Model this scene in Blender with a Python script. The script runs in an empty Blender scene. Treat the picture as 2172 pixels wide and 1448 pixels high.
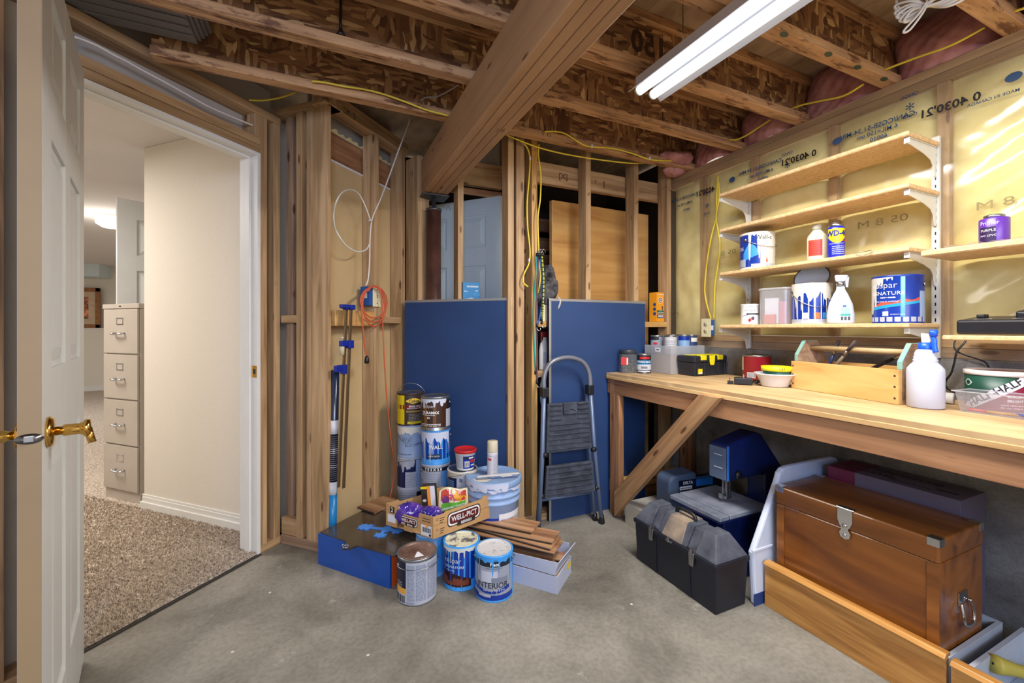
import bpy, bmesh, math, random
from math import sin, cos, pi, radians, atan2, sqrt
from mathutils import Matrix, Vector
random.seed(7)
C = bpy.context.scene.collection
S = bpy.context.scene
# ------------------------------------------------------------------ camera, world, lights, exposure
CAM_H = 1.153; YAW = radians(24.5); FPX = 900.0
cd = bpy.data.cameras.new('camera'); cam = bpy.data.objects.new('camera', cd); C.objects.link(cam)
cam.location = (0, 0, CAM_H); cam.rotation_euler = (pi/2, 0, -YAW)
cd.sensor_width = 36; cd.lens = 36*FPX/2172; cd.shift_y = -27/2172; cd.clip_start = 0.02
S.camera = cam
w = bpy.data.worlds.new('world'); S.world = w; w.use_nodes = True
w.node_tree.nodes['Background'].inputs[0].default_value = (1.0, 0.90, 0.78, 1)
w.node_tree.nodes['Background'].inputs[1].default_value = 0.75
def area(name, loc, tgt, sx, sy, power, col):
    l = bpy.data.lights.new(name, 'AREA'); l.shape = 'RECTANGLE'; l.size = sx; l.size_y = sy; l.energy = power; l.color = col
    o = bpy.data.objects.new(name, l); C.objects.link(o); o.location = loc
    o.rotation_euler = (Vector(tgt)-Vector(loc)).to_track_quat('-Z', 'Y').to_euler(); return o
o = area('tube_light', (1.262, 0.80, 2.125), (1.262, 0.80, 0), 0.15, 1.15, 50, (1.0, 0.97, 0.92))
o = area('window_daylight', (-0.5, -1.7, 1.75), (1.3, 1.9, 0.35), 0.9, 0.7, 46, (0.22, 0.46, 1.0))
o = area('room_bounce', (0.3, -1.6, 2.0), (0.9, 2.2, 1.3), 2.2, 1.0, 46, (1.0, 0.92, 0.82))
o = area('hall_light', (-2.3, 3.2, 2.27), (-2.3, 3.2, 0), 1.0, 1.0, 62, (1.0, 0.93, 0.86))
o = area('far_room_light', (-3.9, 6.6, 2.25), (-3.9, 6.6, 0), 1.6, 1.6, 60, (0.95, 0.97, 1.0))
S.view_settings.view_transform = 'Standard'; S.view_settings.look = 'None'
S.view_settings.exposure = 0.0; S.view_settings.gamma = 1.0; S.view_settings.use_curve_mapping = False
# ------------------------------------------------------------------ helpers
def lin(c):
    return tuple(((x/255)/12.92 if x/255 <= 0.04045 else (((x/255)+0.055)/1.055)**2.4) for x in c)
def at(px, t, z=0.0):
    """a point t metres ahead of the lens, in the picture column px, at height z"""
    k = (px-1086)/FPX
    return Vector((t*(sin(YAW)+k*cos(YAW)), t*(cos(YAW)-k*sin(YAW)), z))
def onz(px, py, z):
    return at(px, (z-CAM_H)*FPX/(697-py), z)
def onx(px, py, X):
    k = (px-1086)/FPX; t = X/(sin(YAW)+k*cos(YAW)); return at(px, t, CAM_H+(697-py)/FPX*t)
def ony(px, py, Y):
    k = (px-1086)/FPX; t = Y/(cos(YAW)-k*sin(YAW)); return at(px, t, CAM_H+(697-py)/FPX*t)
def att(px, py, t):
    return at(px, t, CAM_H+(697-py)/FPX*t)
def face_cam(p): return atan2(-p[0], p[1])
MATS = {}
def newmat(name):
    m = bpy.data.materials.new(name); m.use_nodes = True; nt = m.node_tree
    b = nt.nodes['Principled BSDF']; MATS[name] = m; return m, nt, b
def N(nt, typ, **k):
    n = nt.nodes.new(typ)
    for a, v in k.items():
        if a.startswith('i_'): n.inputs[a[2:].replace('_', ' ')].default_value = v
        else: setattr(n, a, v)
    return n
def ramp(nt, stops):
    r = N(nt, 'ShaderNodeValToRGB'); e = r.color_ramp.elements
    while len(e) < len(stops): e.new(0.5)
    for el, (p, c) in zip(e, stops): el.position = p; el.color = (*c, 1) if len(c) == 3 else c
    return r
def coords(nt, scale=(1, 1, 1), rnd=True, kind='Object'):
    tc = N(nt, 'ShaderNodeTexCoord'); mp = N(nt, 'ShaderNodeMapping'); mp.inputs['Scale'].default_value = scale
    nt.links.new(tc.outputs[kind], mp.inputs[0])
    if rnd:
        oi = N(nt, 'ShaderNodeObjectInfo'); mu = N(nt, 'ShaderNodeMath', operation='MULTIPLY'); mu.inputs[1].default_value = 37
        nt.links.new(oi.outputs['Random'], mu.inputs[0]); nt.links.new(mu.outputs[0], mp.inputs['Location'])
    return mp.outputs[0]
def bumpit(nt, b, h, s, d=0.01):
    bp = N(nt, 'ShaderNodeBump'); bp.inputs['Strength'].default_value = s; bp.inputs['Distance'].default_value = d
    nt.links.new(h, bp.inputs['Height']); nt.links.new(bp.outputs[0], b.inputs['Normal'])
def pm(name, c, rough=0.5, metal=0.0, var=0.10, scale=9, bump=0, alpha=1, coat=0, c2=None, spec=0.5, emit=0, lo=0.35, hi=0.7):
    """principled material whose colour drifts with a noise"""
    if name in MATS: return MATS[name]
    m, nt, b = newmat(name); c = lin(c)
    c2 = lin(c2) if c2 else tuple(x*(1-var*2.2) for x in c)
    co = coords(nt); n = N(nt, 'ShaderNodeTexNoise', i_Scale=scale, i_Detail=4.0, i_Roughness=0.6); nt.links.new(co, n.inputs['Vector'])
    r = ramp(nt, [(lo, c2), (hi, c)]); nt.links.new(n.outputs[0], r.inputs[0]); nt.links.new(r.outputs[0], b.inputs['Base Color'])
    b.inputs['Roughness'].default_value = rough; b.inputs['Metallic'].default_value = metal
    b.inputs['Alpha'].default_value = alpha; b.inputs['Coat Weight'].default_value = coat; b.inputs['Specular IOR Level'].default_value = spec
    if emit:
        b.inputs['Emission Color'].default_value = (*c, 1); b.inputs['Emission Strength'].default_value = emit
    if bump: bumpit(nt, b, n.outputs[0], bump)
    return m
def wood(name, dark, mid, light, rough=0.6, gx=1.6, gy=26, knots=True, stain=0.0, coat=0, bump=0.15):
    if name in MATS: return MATS[name]
    m, nt, b = newmat(name)
    co = coords(nt, (gx, gy, gy)); n = N(nt, 'ShaderNodeTexNoise', i_Scale=1.0, i_Detail=5.0, i_Roughness=0.55, i_Distortion=0.9); nt.links.new(co, n.inputs['Vector'])
    r = ramp(nt, [(0.30, lin(dark)), (0.48, lin(mid)), (0.70, lin(light))]); nt.links.new(n.outputs[0], r.inputs[0]); out = r.outputs[0]
    c2 = coords(nt, (1.5, 4, 4)); n2 = N(nt, 'ShaderNodeTexNoise', i_Scale=1.0, i_Detail=2.0); nt.links.new(c2, n2.inputs['Vector'])
    mx = N(nt, 'ShaderNodeMix', data_type='RGBA', blend_type='MULTIPLY'); mx.inputs[0].default_value = 0.55
    r2 = ramp(nt, [(0.3, (0.62, 0.58, 0.54)), (0.65, (1.12, 1.08, 1.04))]); nt.links.new(n2.outputs[0], r2.inputs[0])
    nt.links.new(out, mx.inputs[6]); nt.links.new(r2.outputs[0], mx.inputs[7]); out = mx.outputs[2]
    if knots:
        c3 = coords(nt, (3.6, 13, 13)); v = N(nt, 'ShaderNodeTexVoronoi', i_Scale=1.0, i_Randomness=1.0); nt.links.new(c3, v.inputs['Vector'])
        r3 = ramp(nt, [(0.04, lin((84, 50, 30))), (0.09, lin((140, 96, 62))), (0.13, (1, 1, 1))]); nt.links.new(v.outputs['Distance'], r3.inputs[0])
        m3 = N(nt, 'ShaderNodeMix', data_type='RGBA', blend_type='MULTIPLY'); m3.inputs[0].default_value = 0.8
        nt.links.new(out, m3.inputs[6]); nt.links.new(r3.outputs[0], m3.inputs[7]); out = m3.outputs[2]
    if stain:
        c4 = coords(nt, (5, 28, 16)); n4 = N(nt, 'ShaderNodeTexNoise', i_Scale=1.0, i_Detail=7.0, i_Roughness=0.72); nt.links.new(c4, n4.inputs['Vector'])
        r4 = ramp(nt, [(0.53, (1, 1, 1)), (0.60, lin((112, 66, 44)))]); nt.links.new(n4.outputs[0], r4.inputs[0])
        m4 = N(nt, 'ShaderNodeMix', data_type='RGBA', blend_type='MULTIPLY'); m4.inputs[0].default_value = stain
        nt.links.new(out, m4.inputs[6]); nt.links.new(r4.outputs[0], m4.inputs[7]); out = m4.outputs[2]
    nt.links.new(out, b.inputs['Base Color']); b.inputs['Roughness'].default_value = rough; b.inputs['Coat Weight'].default_value = coat
    bumpit(nt, b, n.outputs[0], bump, 0.003)
    return m
STUD = wood('stud_wood', (142, 110, 74), (176, 142, 102), (200, 168, 126))
STUD2 = wood('aged_stud_wood', (106, 76, 50), (150, 114, 78), (178, 140, 98))
FLANGE = wood('joist_flange_wood', (140, 100, 66), (186, 142, 100), (212, 170, 124), stain=0.75)
BEAMW = wood('glued_beam_wood', (166, 126, 86), (174, 134, 94), (182, 142, 102), gx=0.7, gy=30)
BENCHW = wood('bench_ply', (176, 132, 80), (208, 168, 112), (228, 192, 138), gx=1.2, gy=20, knots=False)
APRON = wood('bench_lumber', (118, 78, 50), (154, 110, 76), (176, 130, 92))
SHELFW = pm('particle_board', (224, 192, 144), 0.6, c2=(196, 158, 108), scale=70, bump=0.15, lo=0.3, hi=0.65)
BIRCH = wood('birch_veneer', (172, 120, 60), (196, 146, 80), (212, 164, 96), gx=1.0, gy=9, knots=False, rough=0.45)
OAK = wood('oak', (150, 98, 44), (186, 132, 66), (208, 156, 86), gx=2.2, gy=30, knots=False, rough=0.35, coat=0.2)
CHERRY = wood('cherry_stain', (98, 52, 16), (134, 78, 26), (160, 98, 40), gx=1.4, gy=9, knots=False, rough=0.32, coat=0.3)
LAMIN = wood('laminate_plank', (110, 76, 54), (158, 118, 86), (184, 146, 110), gx=2.0, gy=22, knots=False, rough=0.4)
PINE = wood('pine_board', (188, 138, 76), (212, 166, 100), (226, 184, 120), gx=2.4, gy=16, rough=0.4)
GREYW = wood('weathered_pine', (124, 98, 78), (160, 130, 104), (186, 156, 128))
# oriented strand board: chips of random tone and direction
def osb(name, cols, sc=1.0):
    m, nt, b = newmat(name)
    n0 = N(nt, 'ShaderNodeTexNoise', i_Scale=9.0, i_Detail=1.0); c0 = coords(nt, (1, 1, 1)); nt.links.new(c0, n0.inputs['Vector'])
    outs = []
    for i, (sx, sy) in enumerate(((17, 62), (58, 17))):
        tc = N(nt, 'ShaderNodeTexCoord'); mp = N(nt, 'ShaderNodeMapping'); mp.inputs['Scale'].default_value = (sx*sc, sy*sc, sy*sc)
        mp.inputs['Rotation'].default_value = (0.5, 0.5+0.4*i, 0.5+i); nt.links.new(tc.outputs['Object'], mp.inputs[0])
        wn = N(nt, 'ShaderNodeTexNoise', i_Scale=0.12, i_Detail=2.0); nt.links.new(mp.outputs[0], wn.inputs['Vector'])
        ad = N(nt, 'ShaderNodeVectorMath', operation='MULTIPLY_ADD'); ad.inputs[1].default_value = (5, 5, 5)
        nt.links.new(wn.outputs['Color'], ad.inputs[0]); nt.links.new(mp.outputs[0], ad.inputs[2])
        v = N(nt, 'ShaderNodeTexVoronoi', i_Scale=1.0); nt.links.new(ad.outputs[0], v.inputs['Vector'])
        sp = N(nt, 'ShaderNodeSeparateColor'); nt.links.new(v.outputs['Color'], sp.inputs[0]); outs.append(sp.outputs[0])
    gt = N(nt, 'ShaderNodeMath', operation='GREATER_THAN'); gt.inputs[1].default_value = 0.5; nt.links.new(n0.outputs[0], gt.inputs[0])
    mx = N(nt, 'ShaderNodeMix'); nt.links.new(gt.outputs[0], mx.inputs[0]); nt.links.new(outs[0], mx.inputs[2]); nt.links.new(outs[1], mx.inputs[3])
    r = ramp(nt, [(p, lin(c)) for p, c in cols]); nt.links.new(mx.outputs[0], r.inputs[0]); nt.links.new(r.outputs[0], b.inputs['Base Color'])
    b.inputs['Roughness'].default_value = 0.75; bumpit(nt, b, mx.outputs[0], 0.35, 0.004); return m
OSB = osb('strand_board', [(0.0, (92, 58, 36)), (0.3, (124, 84, 52)), (0.65, (148, 106, 66)), (0.88, (178, 136, 90)), (1.0, (214, 176, 126))])
SUBF = wood('subfloor_ply', (140, 118, 96), (166, 144, 118), (186, 164, 138), gx=4, gy=9, knots=False)
def concrete(name, a, b_, c, spat=True, sc=1.0):
    m, nt, b = newmat(name); co = coords(nt, (sc, sc, sc), rnd=False)
    n = N(nt, 'ShaderNodeTexNoise', i_Scale=2.2, i_Detail=8.0, i_Roughness=0.62, i_Distortion=0.3); nt.links.new(co, n.inputs['Vector'])
    r = ramp(nt, [(0.3, lin(a)), (0.5, lin(b_)), (0.72, lin(c))]); nt.links.new(n.outputs[0], r.inputs[0]); out = r.outputs[0]
    n2 = N(nt, 'ShaderNodeTexNoise', i_Scale=60.0, i_Detail=3.0); nt.links.new(co, n2.inputs['Vector'])
    r2 = ramp(nt, [(0.35, (0.86, 0.86, 0.86)), (0.6, (1.05, 1.05, 1.05))]); nt.links.new(n2.outputs[0], r2.inputs[0])
    mx = N(nt, 'ShaderNodeMix', data_type='RGBA', blend_type='MULTIPLY'); mx.inputs[0].default_value = 1; nt.links.new(out, mx.inputs[6]); nt.links.new(r2.outputs[0], mx.inputs[7]); out = mx.outputs[2]
    if spat:
        n3 = N(nt, 'ShaderNodeTexNoise', i_Scale=4.0, i_Detail=9.0, i_Roughness=0.75); nt.links.new(co, n3.inputs['Vector'])
        r3 = ramp(nt, [(0.62, (0, 0, 0)), (0.72, (0.6, 0.6, 0.6))]); nt.links.new(n3.outputs[0], r3.inputs[0])
        m3 = N(nt, 'ShaderNodeMix', data_type='RGBA'); m3.inputs[7].default_value = (*lin((196, 190, 180)), 1)
        nt.links.new(r3.outputs[0], m3.inputs[0]); nt.links.new(out, m3.inputs[6]); out = m3.outputs[2]
        v = N(nt, 'ShaderNodeTexVoronoi', i_Scale=7.0, feature='F1'); nt.links.new(co, v.inputs['Vector'])
        r4 = ramp(nt, [(0.035, (1, 1, 1)), (0.045, (0, 0, 0))]); nt.links.new(v.outputs['Distance'], r4.inputs[0])
        m4 = N(nt, 'ShaderNodeMix', data_type='RGBA'); m4.inputs[7].default_value = (*lin((205, 198, 188)), 1)
        nt.links.new(r4.outputs[0], m4.inputs[0]); nt.links.new(out, m4.inputs[6]); out = m4.outputs[2]
    nt.links.new(out, b.inputs['Base Color']); b.inputs['Roughness'].default_value = 0.62; bumpit(nt, b, n.outputs[0], 0.12, 0.02); return m
CONC = concrete('slab_concrete', (98, 93, 83), (128, 123, 112), (154, 148, 136))
CONCW = concrete('foundation_concrete', (84, 80, 76), (124, 120, 114), (156, 152, 146), spat=False, sc=2.0)
def clear(name, tint, amt, rough=0.1, bump=0.0, bscale=3.0, gloss=(1, 1, 1)):
    """see-through plastic or glass: part transparent, part reflecting and part milky"""
    m = bpy.data.materials.new(name); m.use_nodes = True; nt = m.node_tree; nt.nodes.clear(); MATS[name] = m
    out = N(nt, 'ShaderNodeOutputMaterial'); tr = N(nt, 'ShaderNodeBsdfTransparent'); tr.inputs[0].default_value = tuple(0.25*x+0.75 for x in lin(tint))+(1,)
    d0 = N(nt, 'ShaderNodeBsdfDiffuse'); d0.inputs[0].default_value = (*lin(tint), 1); t0 = N(nt, 'ShaderNodeBsdfTranslucent'); t0.inputs[0].default_value = (*lin(tint), 1); df = N(nt, 'ShaderNodeMixShader'); nt.links.new(d0.outputs[0], df.inputs[1]); nt.links.new(t0.outputs[0], df.inputs[2])
    gl = N(nt, 'ShaderNodeBsdfGlossy'); gl.inputs['Roughness'].default_value = rough; gl.inputs[0].default_value = (*gloss, 1)
    lw = N(nt, 'ShaderNodeLayerWeight'); lw.inputs[0].default_value = 0.5; pw = N(nt, 'ShaderNodeMath', operation='POWER'); pw.inputs[1].default_value = 4.0; fr = N(nt, 'ShaderNodeMath', operation='MULTIPLY_ADD'); fr.inputs[1].default_value = 0.8; fr.inputs[2].default_value = 0.045; nt.links.new(lw.outputs['Facing'], pw.inputs[0]); nt.links.new(pw.outputs[0], fr.inputs[0])
    if bump:
        co = coords(nt, (1, 1, 1), rnd=False); n = N(nt, 'ShaderNodeTexNoise', i_Scale=bscale, i_Detail=2.0, i_Distortion=1.2); nt.links.new(co, n.inputs['Vector'])
        bp = N(nt, 'ShaderNodeBump'); bp.inputs['Strength'].default_value = bump; bp.inputs['Distance'].default_value = 0.05; nt.links.new(n.outputs[0], bp.inputs['Height'])
        nt.links.new(bp.outputs[0], gl.inputs['Normal']); nt.links.new(bp.outputs[0], lw.inputs['Normal'])
    m1 = N(nt, 'ShaderNodeMixShader'); m1.inputs[0].default_value = amt; nt.links.new(tr.outputs[0], m1.inputs[1]); nt.links.new(df.outputs[0], m1.inputs[2])
    m2 = N(nt, 'ShaderNodeMixShader'); nt.links.new(fr.outputs[0], m2.inputs[0]); nt.links.new(m1.outputs[0], m2.inputs[1]); nt.links.new(gl.outputs[0], m2.inputs[2])
    nt.links.new(m2.outputs[0], out.inputs[0]); return m
WHITEP = pm('white_paint', (226, 224, 218), 0.45, var=0.02)
DRYW = pm('painted_drywall', (222, 214, 200), 0.8, var=0.02, scale=60, bump=0.05)
CEILP = pm('ceiling_paint', (214, 208, 204), 0.9, var=0.02, scale=70, bump=0.1)
KRAFT = pm('bare_drywall', (196, 168, 122), 0.85, var=0.05, scale=4)
GREYDW = pm('grey_drywall', (172, 164, 154), 0.85, var=0.05, scale=5)
STEEL = pm('steel', (178, 180, 184), 0.28, 1.0, var=0.1)
CHROME = pm('chrome', (214, 216, 220), 0.12, 1.0, var=0.05)
BRASS = pm('brass', (214, 168, 84), 0.16, 1.0, var=0.05)
BLACK = pm('black_plastic', (26, 27, 31), 0.42, var=0.15)
WHITE = pm('white_plastic', (226, 226, 224), 0.4, var=0.02)
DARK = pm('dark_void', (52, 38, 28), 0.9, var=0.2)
BLUEB = pm('board_blue', (34, 64, 112), 0.6, var=0.10, scale=3)
ALU = pm('aluminium', (190, 194, 200), 0.35, 0.8, var=0.05)
CARD = pm('cardboard', (188, 146, 96), 0.8, var=0.06)
PAPER = pm('white_paper', (220, 220, 226), 0.6, var=0.02)
INK = pm('black_ink', (24, 24, 28), 0.6, var=0.05)
YELWIRE = pm('yellow_cable', (232, 206, 62), 0.45, var=0.05)
WHITEWIRE = pm('white_cable', (222, 216, 206), 0.45, var=0.03)
def rgbm(c, rough=0.5, metal=0.0, coat=0.0): return pm('paint_%d_%d_%d_%d_%d' % (*c, int(rough*100), int(metal*100)), c, rough, metal, var=0.05, coat=coat)
# ------------------------------------------------------------------ mesh builder
class MB:
    def __init__(s): s.v = []; s.f = []; s.mi = []; s.sm = []; s.mats = []; s.mx = Matrix()
    def m(s, mat):
        if mat not in s.mats: s.mats.append(mat)
        return s.mats.index(mat)
    def add(s, vs, fs, mat, smooth=False):
        k = len(s.v); s.v += [tuple(s.mx @ Vector(p)) for p in vs]; i = s.m(mat)
        for f in fs: s.f.append([a+k for a in f]); s.mi.append(i); s.sm.append(smooth)
        return s
    def box(s, a, b, mat):
        x0, y0, z0 = a; x1, y1, z1 = b
        return s.add([(x0, y0, z0), (x1, y0, z0), (x1, y1, z0), (x0, y1, z0), (x0, y0, z1), (x1, y0, z1), (x1, y1, z1), (x0, y1, z1)],
                     [(0, 3, 2, 1), (4, 5, 6, 7), (0, 1, 5, 4), (1, 2, 6, 5), (2, 3, 7, 6), (3, 0, 4, 7)], mat)
    def hexa(s, p, mat):
        return s.add(p, [(0, 3, 2, 1), (4, 5, 6, 7), (0, 1, 5, 4), (1, 2, 6, 5), (2, 3, 7, 6), (3, 0, 4, 7)], mat)
    def prism(s, poly, h0, h1, mat, axis='z', smooth=False):
        n = len(poly)
        def P(a, b, h): return (a, b, h) if axis == 'z' else ((a, h, b) if axis == 'y' else (h, a, b))
        vs = [P(a, b, h0) for a, b in poly]+[P(a, b, h1) for a, b in poly]
        s.add(vs, [tuple(range(n))[::-1], tuple(range(n, 2*n))], mat)
        k = len(s.v)-2*n
        for i in range(n):
            j = (i+1) % n; s.f.append([k+i, k+j, k+n+j, k+n+i]); s.mi.append(s.m(mat)); s.sm.append(smooth)
        return s
    def lathe(s, prof, mat, seg=32, smooth=True, sx=1.0, sy=1.0):
        vs = []; fs = []
        for r, z in prof:
            for i in range(seg): a = 2*pi*i/seg; vs.append((r*sx*sin(a), -r*sy*cos(a), z))
        for k in range(len(prof)-1):
            for i in range(seg): j = (i+1) % seg; fs.append((k*seg+i, k*seg+j, (k+1)*seg+j, (k+1)*seg+i))
        if prof[0][0] > 1e-5 and not (len(prof) == 2 and abs(prof[1][1]-prof[0][1]) < 1e-3): fs.append(tuple(range(seg))[::-1])
        if prof[-1][0] > 1e-5 and not (len(prof) == 2 and abs(prof[1][1]-prof[0][1]) < 1e-3): fs.append(tuple(range((len(prof)-1)*seg, len(prof)*seg)))
        return s.add(vs, fs, mat, smooth)
    def wrap(s, r, a0, a1, z0, z1, mat, n=10, ztop=None, zbot=None, thick=0):
        """curved patch on a cylinder; angles in degrees, 0 faces -Y, positive to the right"""
        vs = []; fs = []
        for i in range(n+1):
            q = i/n; a = radians(a0+(a1-a0)*q); zb = zbot(q) if zbot else z0; zt = ztop(q) if ztop else z1
            vs += [(r*sin(a), -r*cos(a), zb), (r*sin(a), -r*cos(a), zt)]
        for i in range(n): fs.append((2*i, 2*i+2, 2*i+3, 2*i+1))
        return s.add(vs, fs, mat, True)
    def tube(s, pts, r, mat, seg=8, sub=0, closed=False, flat=1.0):
        pts = [Vector(p) for p in pts]
        if sub: pts = smooth_path(pts, sub, closed)
        n = len(pts); vs = []; fs = []; prev = None
        for i, p in enumerate(pts):
            if closed: d = pts[(i+1) % n]-pts[i-1]
            else: d = pts[min(i+1, n-1)]-pts[max(i-1, 0)]
            if d.length < 1e-9: d = Vector((0, 0, 1))
            d.normalize()
            if prev is None:
                up = Vector((0, 0, 1)) if abs(d.z) < 0.9 else Vector((1, 0, 0)); x = d.cross(up).normalized()
            else:
                x = (prev-d*prev.dot(d)); x = x.normalized() if x.length > 1e-6 else d.orthogonal().normalized()
            prev = x; y = d.cross(x)
            rr = r(i/(n-1)) if callable(r) else r
            for k in range(seg): a = 2*pi*k/seg; vs.append(p+x*(rr*cos(a))+y*(rr*flat*sin(a)))
        m = n if closed else n-1
        for i in range(m):
            j = (i+1) % n
            for k in range(seg): l = (k+1) % seg; fs.append((i*seg+k, i*seg+l, j*seg+l, j*seg+k))
        if not closed: fs += [tuple(range(seg))[::-1], tuple(range((n-1)*seg, n*seg))]
        return s.add(vs, fs, mat, True)
    def grid(s, fn, nu, nv, mat, smooth=True):
        vs = [fn(i/nu, j/nv) for j in range(nv+1) for i in range(nu+1)]
        fs = [(j*(nu+1)+i, j*(nu+1)+i+1, (j+1)*(nu+1)+i+1, (j+1)*(nu+1)+i) for j in range(nv) for i in range(nu)]
        return s.add(vs, fs, mat, smooth)
    def build(s, name, parent=None, loc=(0, 0, 0), rot=(0, 0, 0), bev=0, seg=2, kind=None, label=None):
        me = bpy.data.meshes.new(name); me.from_pydata(s.v, [], s.f); me.update()
        for mt in s.mats: me.materials.append(mt)
        me.polygons.foreach_set('material_index', s.mi); me.polygons.foreach_set('use_smooth', s.sm)
        o = bpy.data.objects.new(name, me); C.objects.link(o); o.location = loc; o.rotation_euler = rot
        if parent: o.parent = parent
        if bev:
            b = o.modifiers.new('bevel', 'BEVEL'); b.width = bev; b.segments = seg; b.limit_method = 'ANGLE'; b.angle_limit = radians(35)
        if kind: o['kind'] = kind
        if label: o['label'] = label
        return o
def smooth_path(p, sub, closed=False):
    out = []; n = len(p); rng = n if closed else n-1
    for i in range(rng):
        a = p[(i-1) % n] if (closed or i > 0) else p[0]; b = p[i]; c = p[(i+1) % n]; d = p[(i+2) % n] if (closed or i+2 < n) else p[-1]
        for k in range(sub):
            t = k/sub; out.append(0.5*((2*b)+(c-a)*t+(2*a-5*b+4*c-d)*t*t+(3*b-a-3*c+d)*t**3))
    if not closed: out.append(p[-1])
    return out
def thing(name, label=None, cat=None, loc=(0, 0, 0), rz=0, group=None, kind=None):
    o = bpy.data.objects.new(name, None); C.objects.link(o); o.location = loc; o.rotation_euler = (0, 0, rz); o.empty_display_size = 0.05
    return tag(o, label, cat, group, kind)
def tag(o, label=None, cat=None, group=None, kind=None):
    if label: o['label'] = label
    if cat: o['category'] = cat
    if group: o['group'] = group
    if kind: o['kind'] = kind
    return o
def lb(parent, name, x0, x1, y0, y1, z0, z1, mat, bev=0.0015, label=None):
    """a board: its mesh runs along its own X so that the grain follows its length"""
    d = [x1-x0, y1-y0, z1-z0]; c = ((x0+x1)/2, (y0+y1)/2, (z0+z1)/2); k = d.index(max(d))
    if k == 0: L, W, T, rot = d[0], d[1], d[2], (0, 0, 0)
    elif k == 1: L, W, T, rot = d[1], d[0], d[2], (0, 0, pi/2)
    else: L, W, T, rot = d[2], d[1], d[0], (0, -pi/2, 0)
    return MB().box((-L/2, -W/2, -T/2), (L/2, W/2, T/2), mat).build(name, parent, c, rot, bev=bev, seg=1, label=label)
def stick(parent, name, p0, p1, wd, th, mat, side=(0, 0, 1), bev=0.0015, label=None):
    """a board from p0 to p1; th is measured along side, wd across it"""
    p0 = Vector(p0); p1 = Vector(p1); x = (p1-p0); L = x.length; x.normalize(); z = Vector(side); z = (z-x*z.dot(x)).normalized(); y = z.cross(x)
    o = MB().box((-L/2, -wd/2, -th/2), (L/2, wd/2, th/2), mat).build(name, parent, bev=bev, seg=1, label=label)
    mt = Matrix((x, y, z)).transposed().to_4x4(); mt.translation = (p0+p1)/2; o.matrix_local = mt; return o
def text_verts(body, size, bold=0.0, space=1.0):
    cu = bpy.data.curves.new('t', 'FONT'); cu.body = body; cu.size = size; cu.align_x = 'CENTER'; cu.align_y = 'CENTER'
    cu.resolution_u = 2; cu.offset = bold; cu.space_character = space; cu.fill_mode = 'FRONT'
    o = bpy.data.objects.new('t', cu); me = bpy.data.meshes.new_from_object(o)
    vs = [tuple(v.co) for v in me.vertices]; fs = [tuple(p.vertices) for p in me.polygons]
    bpy.data.objects.remove(o); bpy.data.curves.remove(cu); bpy.data.meshes.remove(me); return vs, fs
def put_text(mb, body, size, mat, mx, bold=0.0, mirror=False, sx=1.0):
    """flat lettering: local x right, y up, z towards the reader"""
    vs, fs = text_verts(body, size, bold); old = mb.mx; mb.mx = old @ mx
    mb.add([((-x if mirror else x)*sx, y, z) for x, y, z in vs], fs, mat); mb.mx = old; return mb
def wrap_text(mb, body, size, mat, r, deg, z, bold=0.0, sx=1.0, tilt=0.0):
    vs, fs = text_verts(body, size, bold); out = []
    bm = bmesh.new(); bv = [bm.verts.new(v) for v in vs]
    for f in fs:
        try: bm.faces.new([bv[i] for i in f])
        except ValueError: pass
    for _ in range(3):
        bmesh.ops.triangulate(bm, faces=bm.faces[:]); es = [e for e in bm.edges if abs(e.verts[0].co.x-e.verts[1].co.x)*sx > r*0.17]
        if not es: break
        bmesh.ops.subdivide_edges(bm, edges=es, cuts=1)
    bmesh.ops.triangulate(bm, faces=bm.faces[:]); bm.verts.index_update()
    vs = [tuple(v.co) for v in bm.verts]; fs = [tuple(v.index for v in f.verts) for f in bm.faces]; bm.free()
    for x, y, _ in vs:
        x *= sx; x, y = x*cos(tilt)-y*sin(tilt), x*sin(tilt)+y*cos(tilt)
        a = radians(deg)+x/r; out.append((r*sin(a), -r*cos(a), z+y))
    return mb.add(out, fs, mat, True)
def plane_mx(o, x, y):
    x = Vector(x).normalized(); y = Vector(y).normalized(); z = x.cross(y); m = Matrix((x, y, z)).transposed().to_4x4(); m.translation = Vector(o); return m
# ------------------------------------------------------------------ setting
def ond(px, py, c):
    """picture ray met with the vertical plane Y - X = c"""
    d = at(px, 1.0); t = c/(d.y-d.x); return at(px, t, CAM_H+(697-py)/FPX*t)
fl = MB().box((-2.6, -0.9, -0.10), (2.6, 3.4, 0.0), CONC).build('floor'); tag(fl, 'bare grey concrete slab floor with paint specks', 'floor', kind='structure')
R45 = pi/4
# wall with the doorway (local x runs along the wall away from the hinge, local y away from the workshop)
wl = thing('wall_left', 'open stud wall around the white doorway', 'wall', (-0.272, 2.51, 0), R45, kind='structure')
for a, b in ((0.002, 0.04), (0.080, 0.118)): lb(wl, 'stud', a, b, 0.0, 0.088, 0.04, 2.245, STUD)
for a in (-0.80, -0.93, -1.32, -1.7): lb(wl, 'stud', a, a+0.04, 0.0, 0.088, 0.04, 2.245, STUD2)
lb(wl, 'bottom_plate', 0.0, 0.13, 0.0, 0.088, 0.0, 0.04, STUD); lb(wl, 'bottom_plate', -1.75, -0.76, 0.0, 0.088, 0.0, 0.04, STUD2)
lb(wl, 'top_plate', -1.75, 0.12, -0.002, 0.09, 2.245, 2.283, STUD)
lb(wl, 'header_board', -0.78, 0.0, 0.0, 0.088, 2.052, 2.090, STUD); lb(wl, 'header_board', -0.78, 0.0, 0.0, 0.088, 2.092, 2.130, STUD)
lb(wl, 'cripple_stud', -0.03, 0.0, 0.0, 0.088, 2.13, 2.245, STUD)
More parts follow.
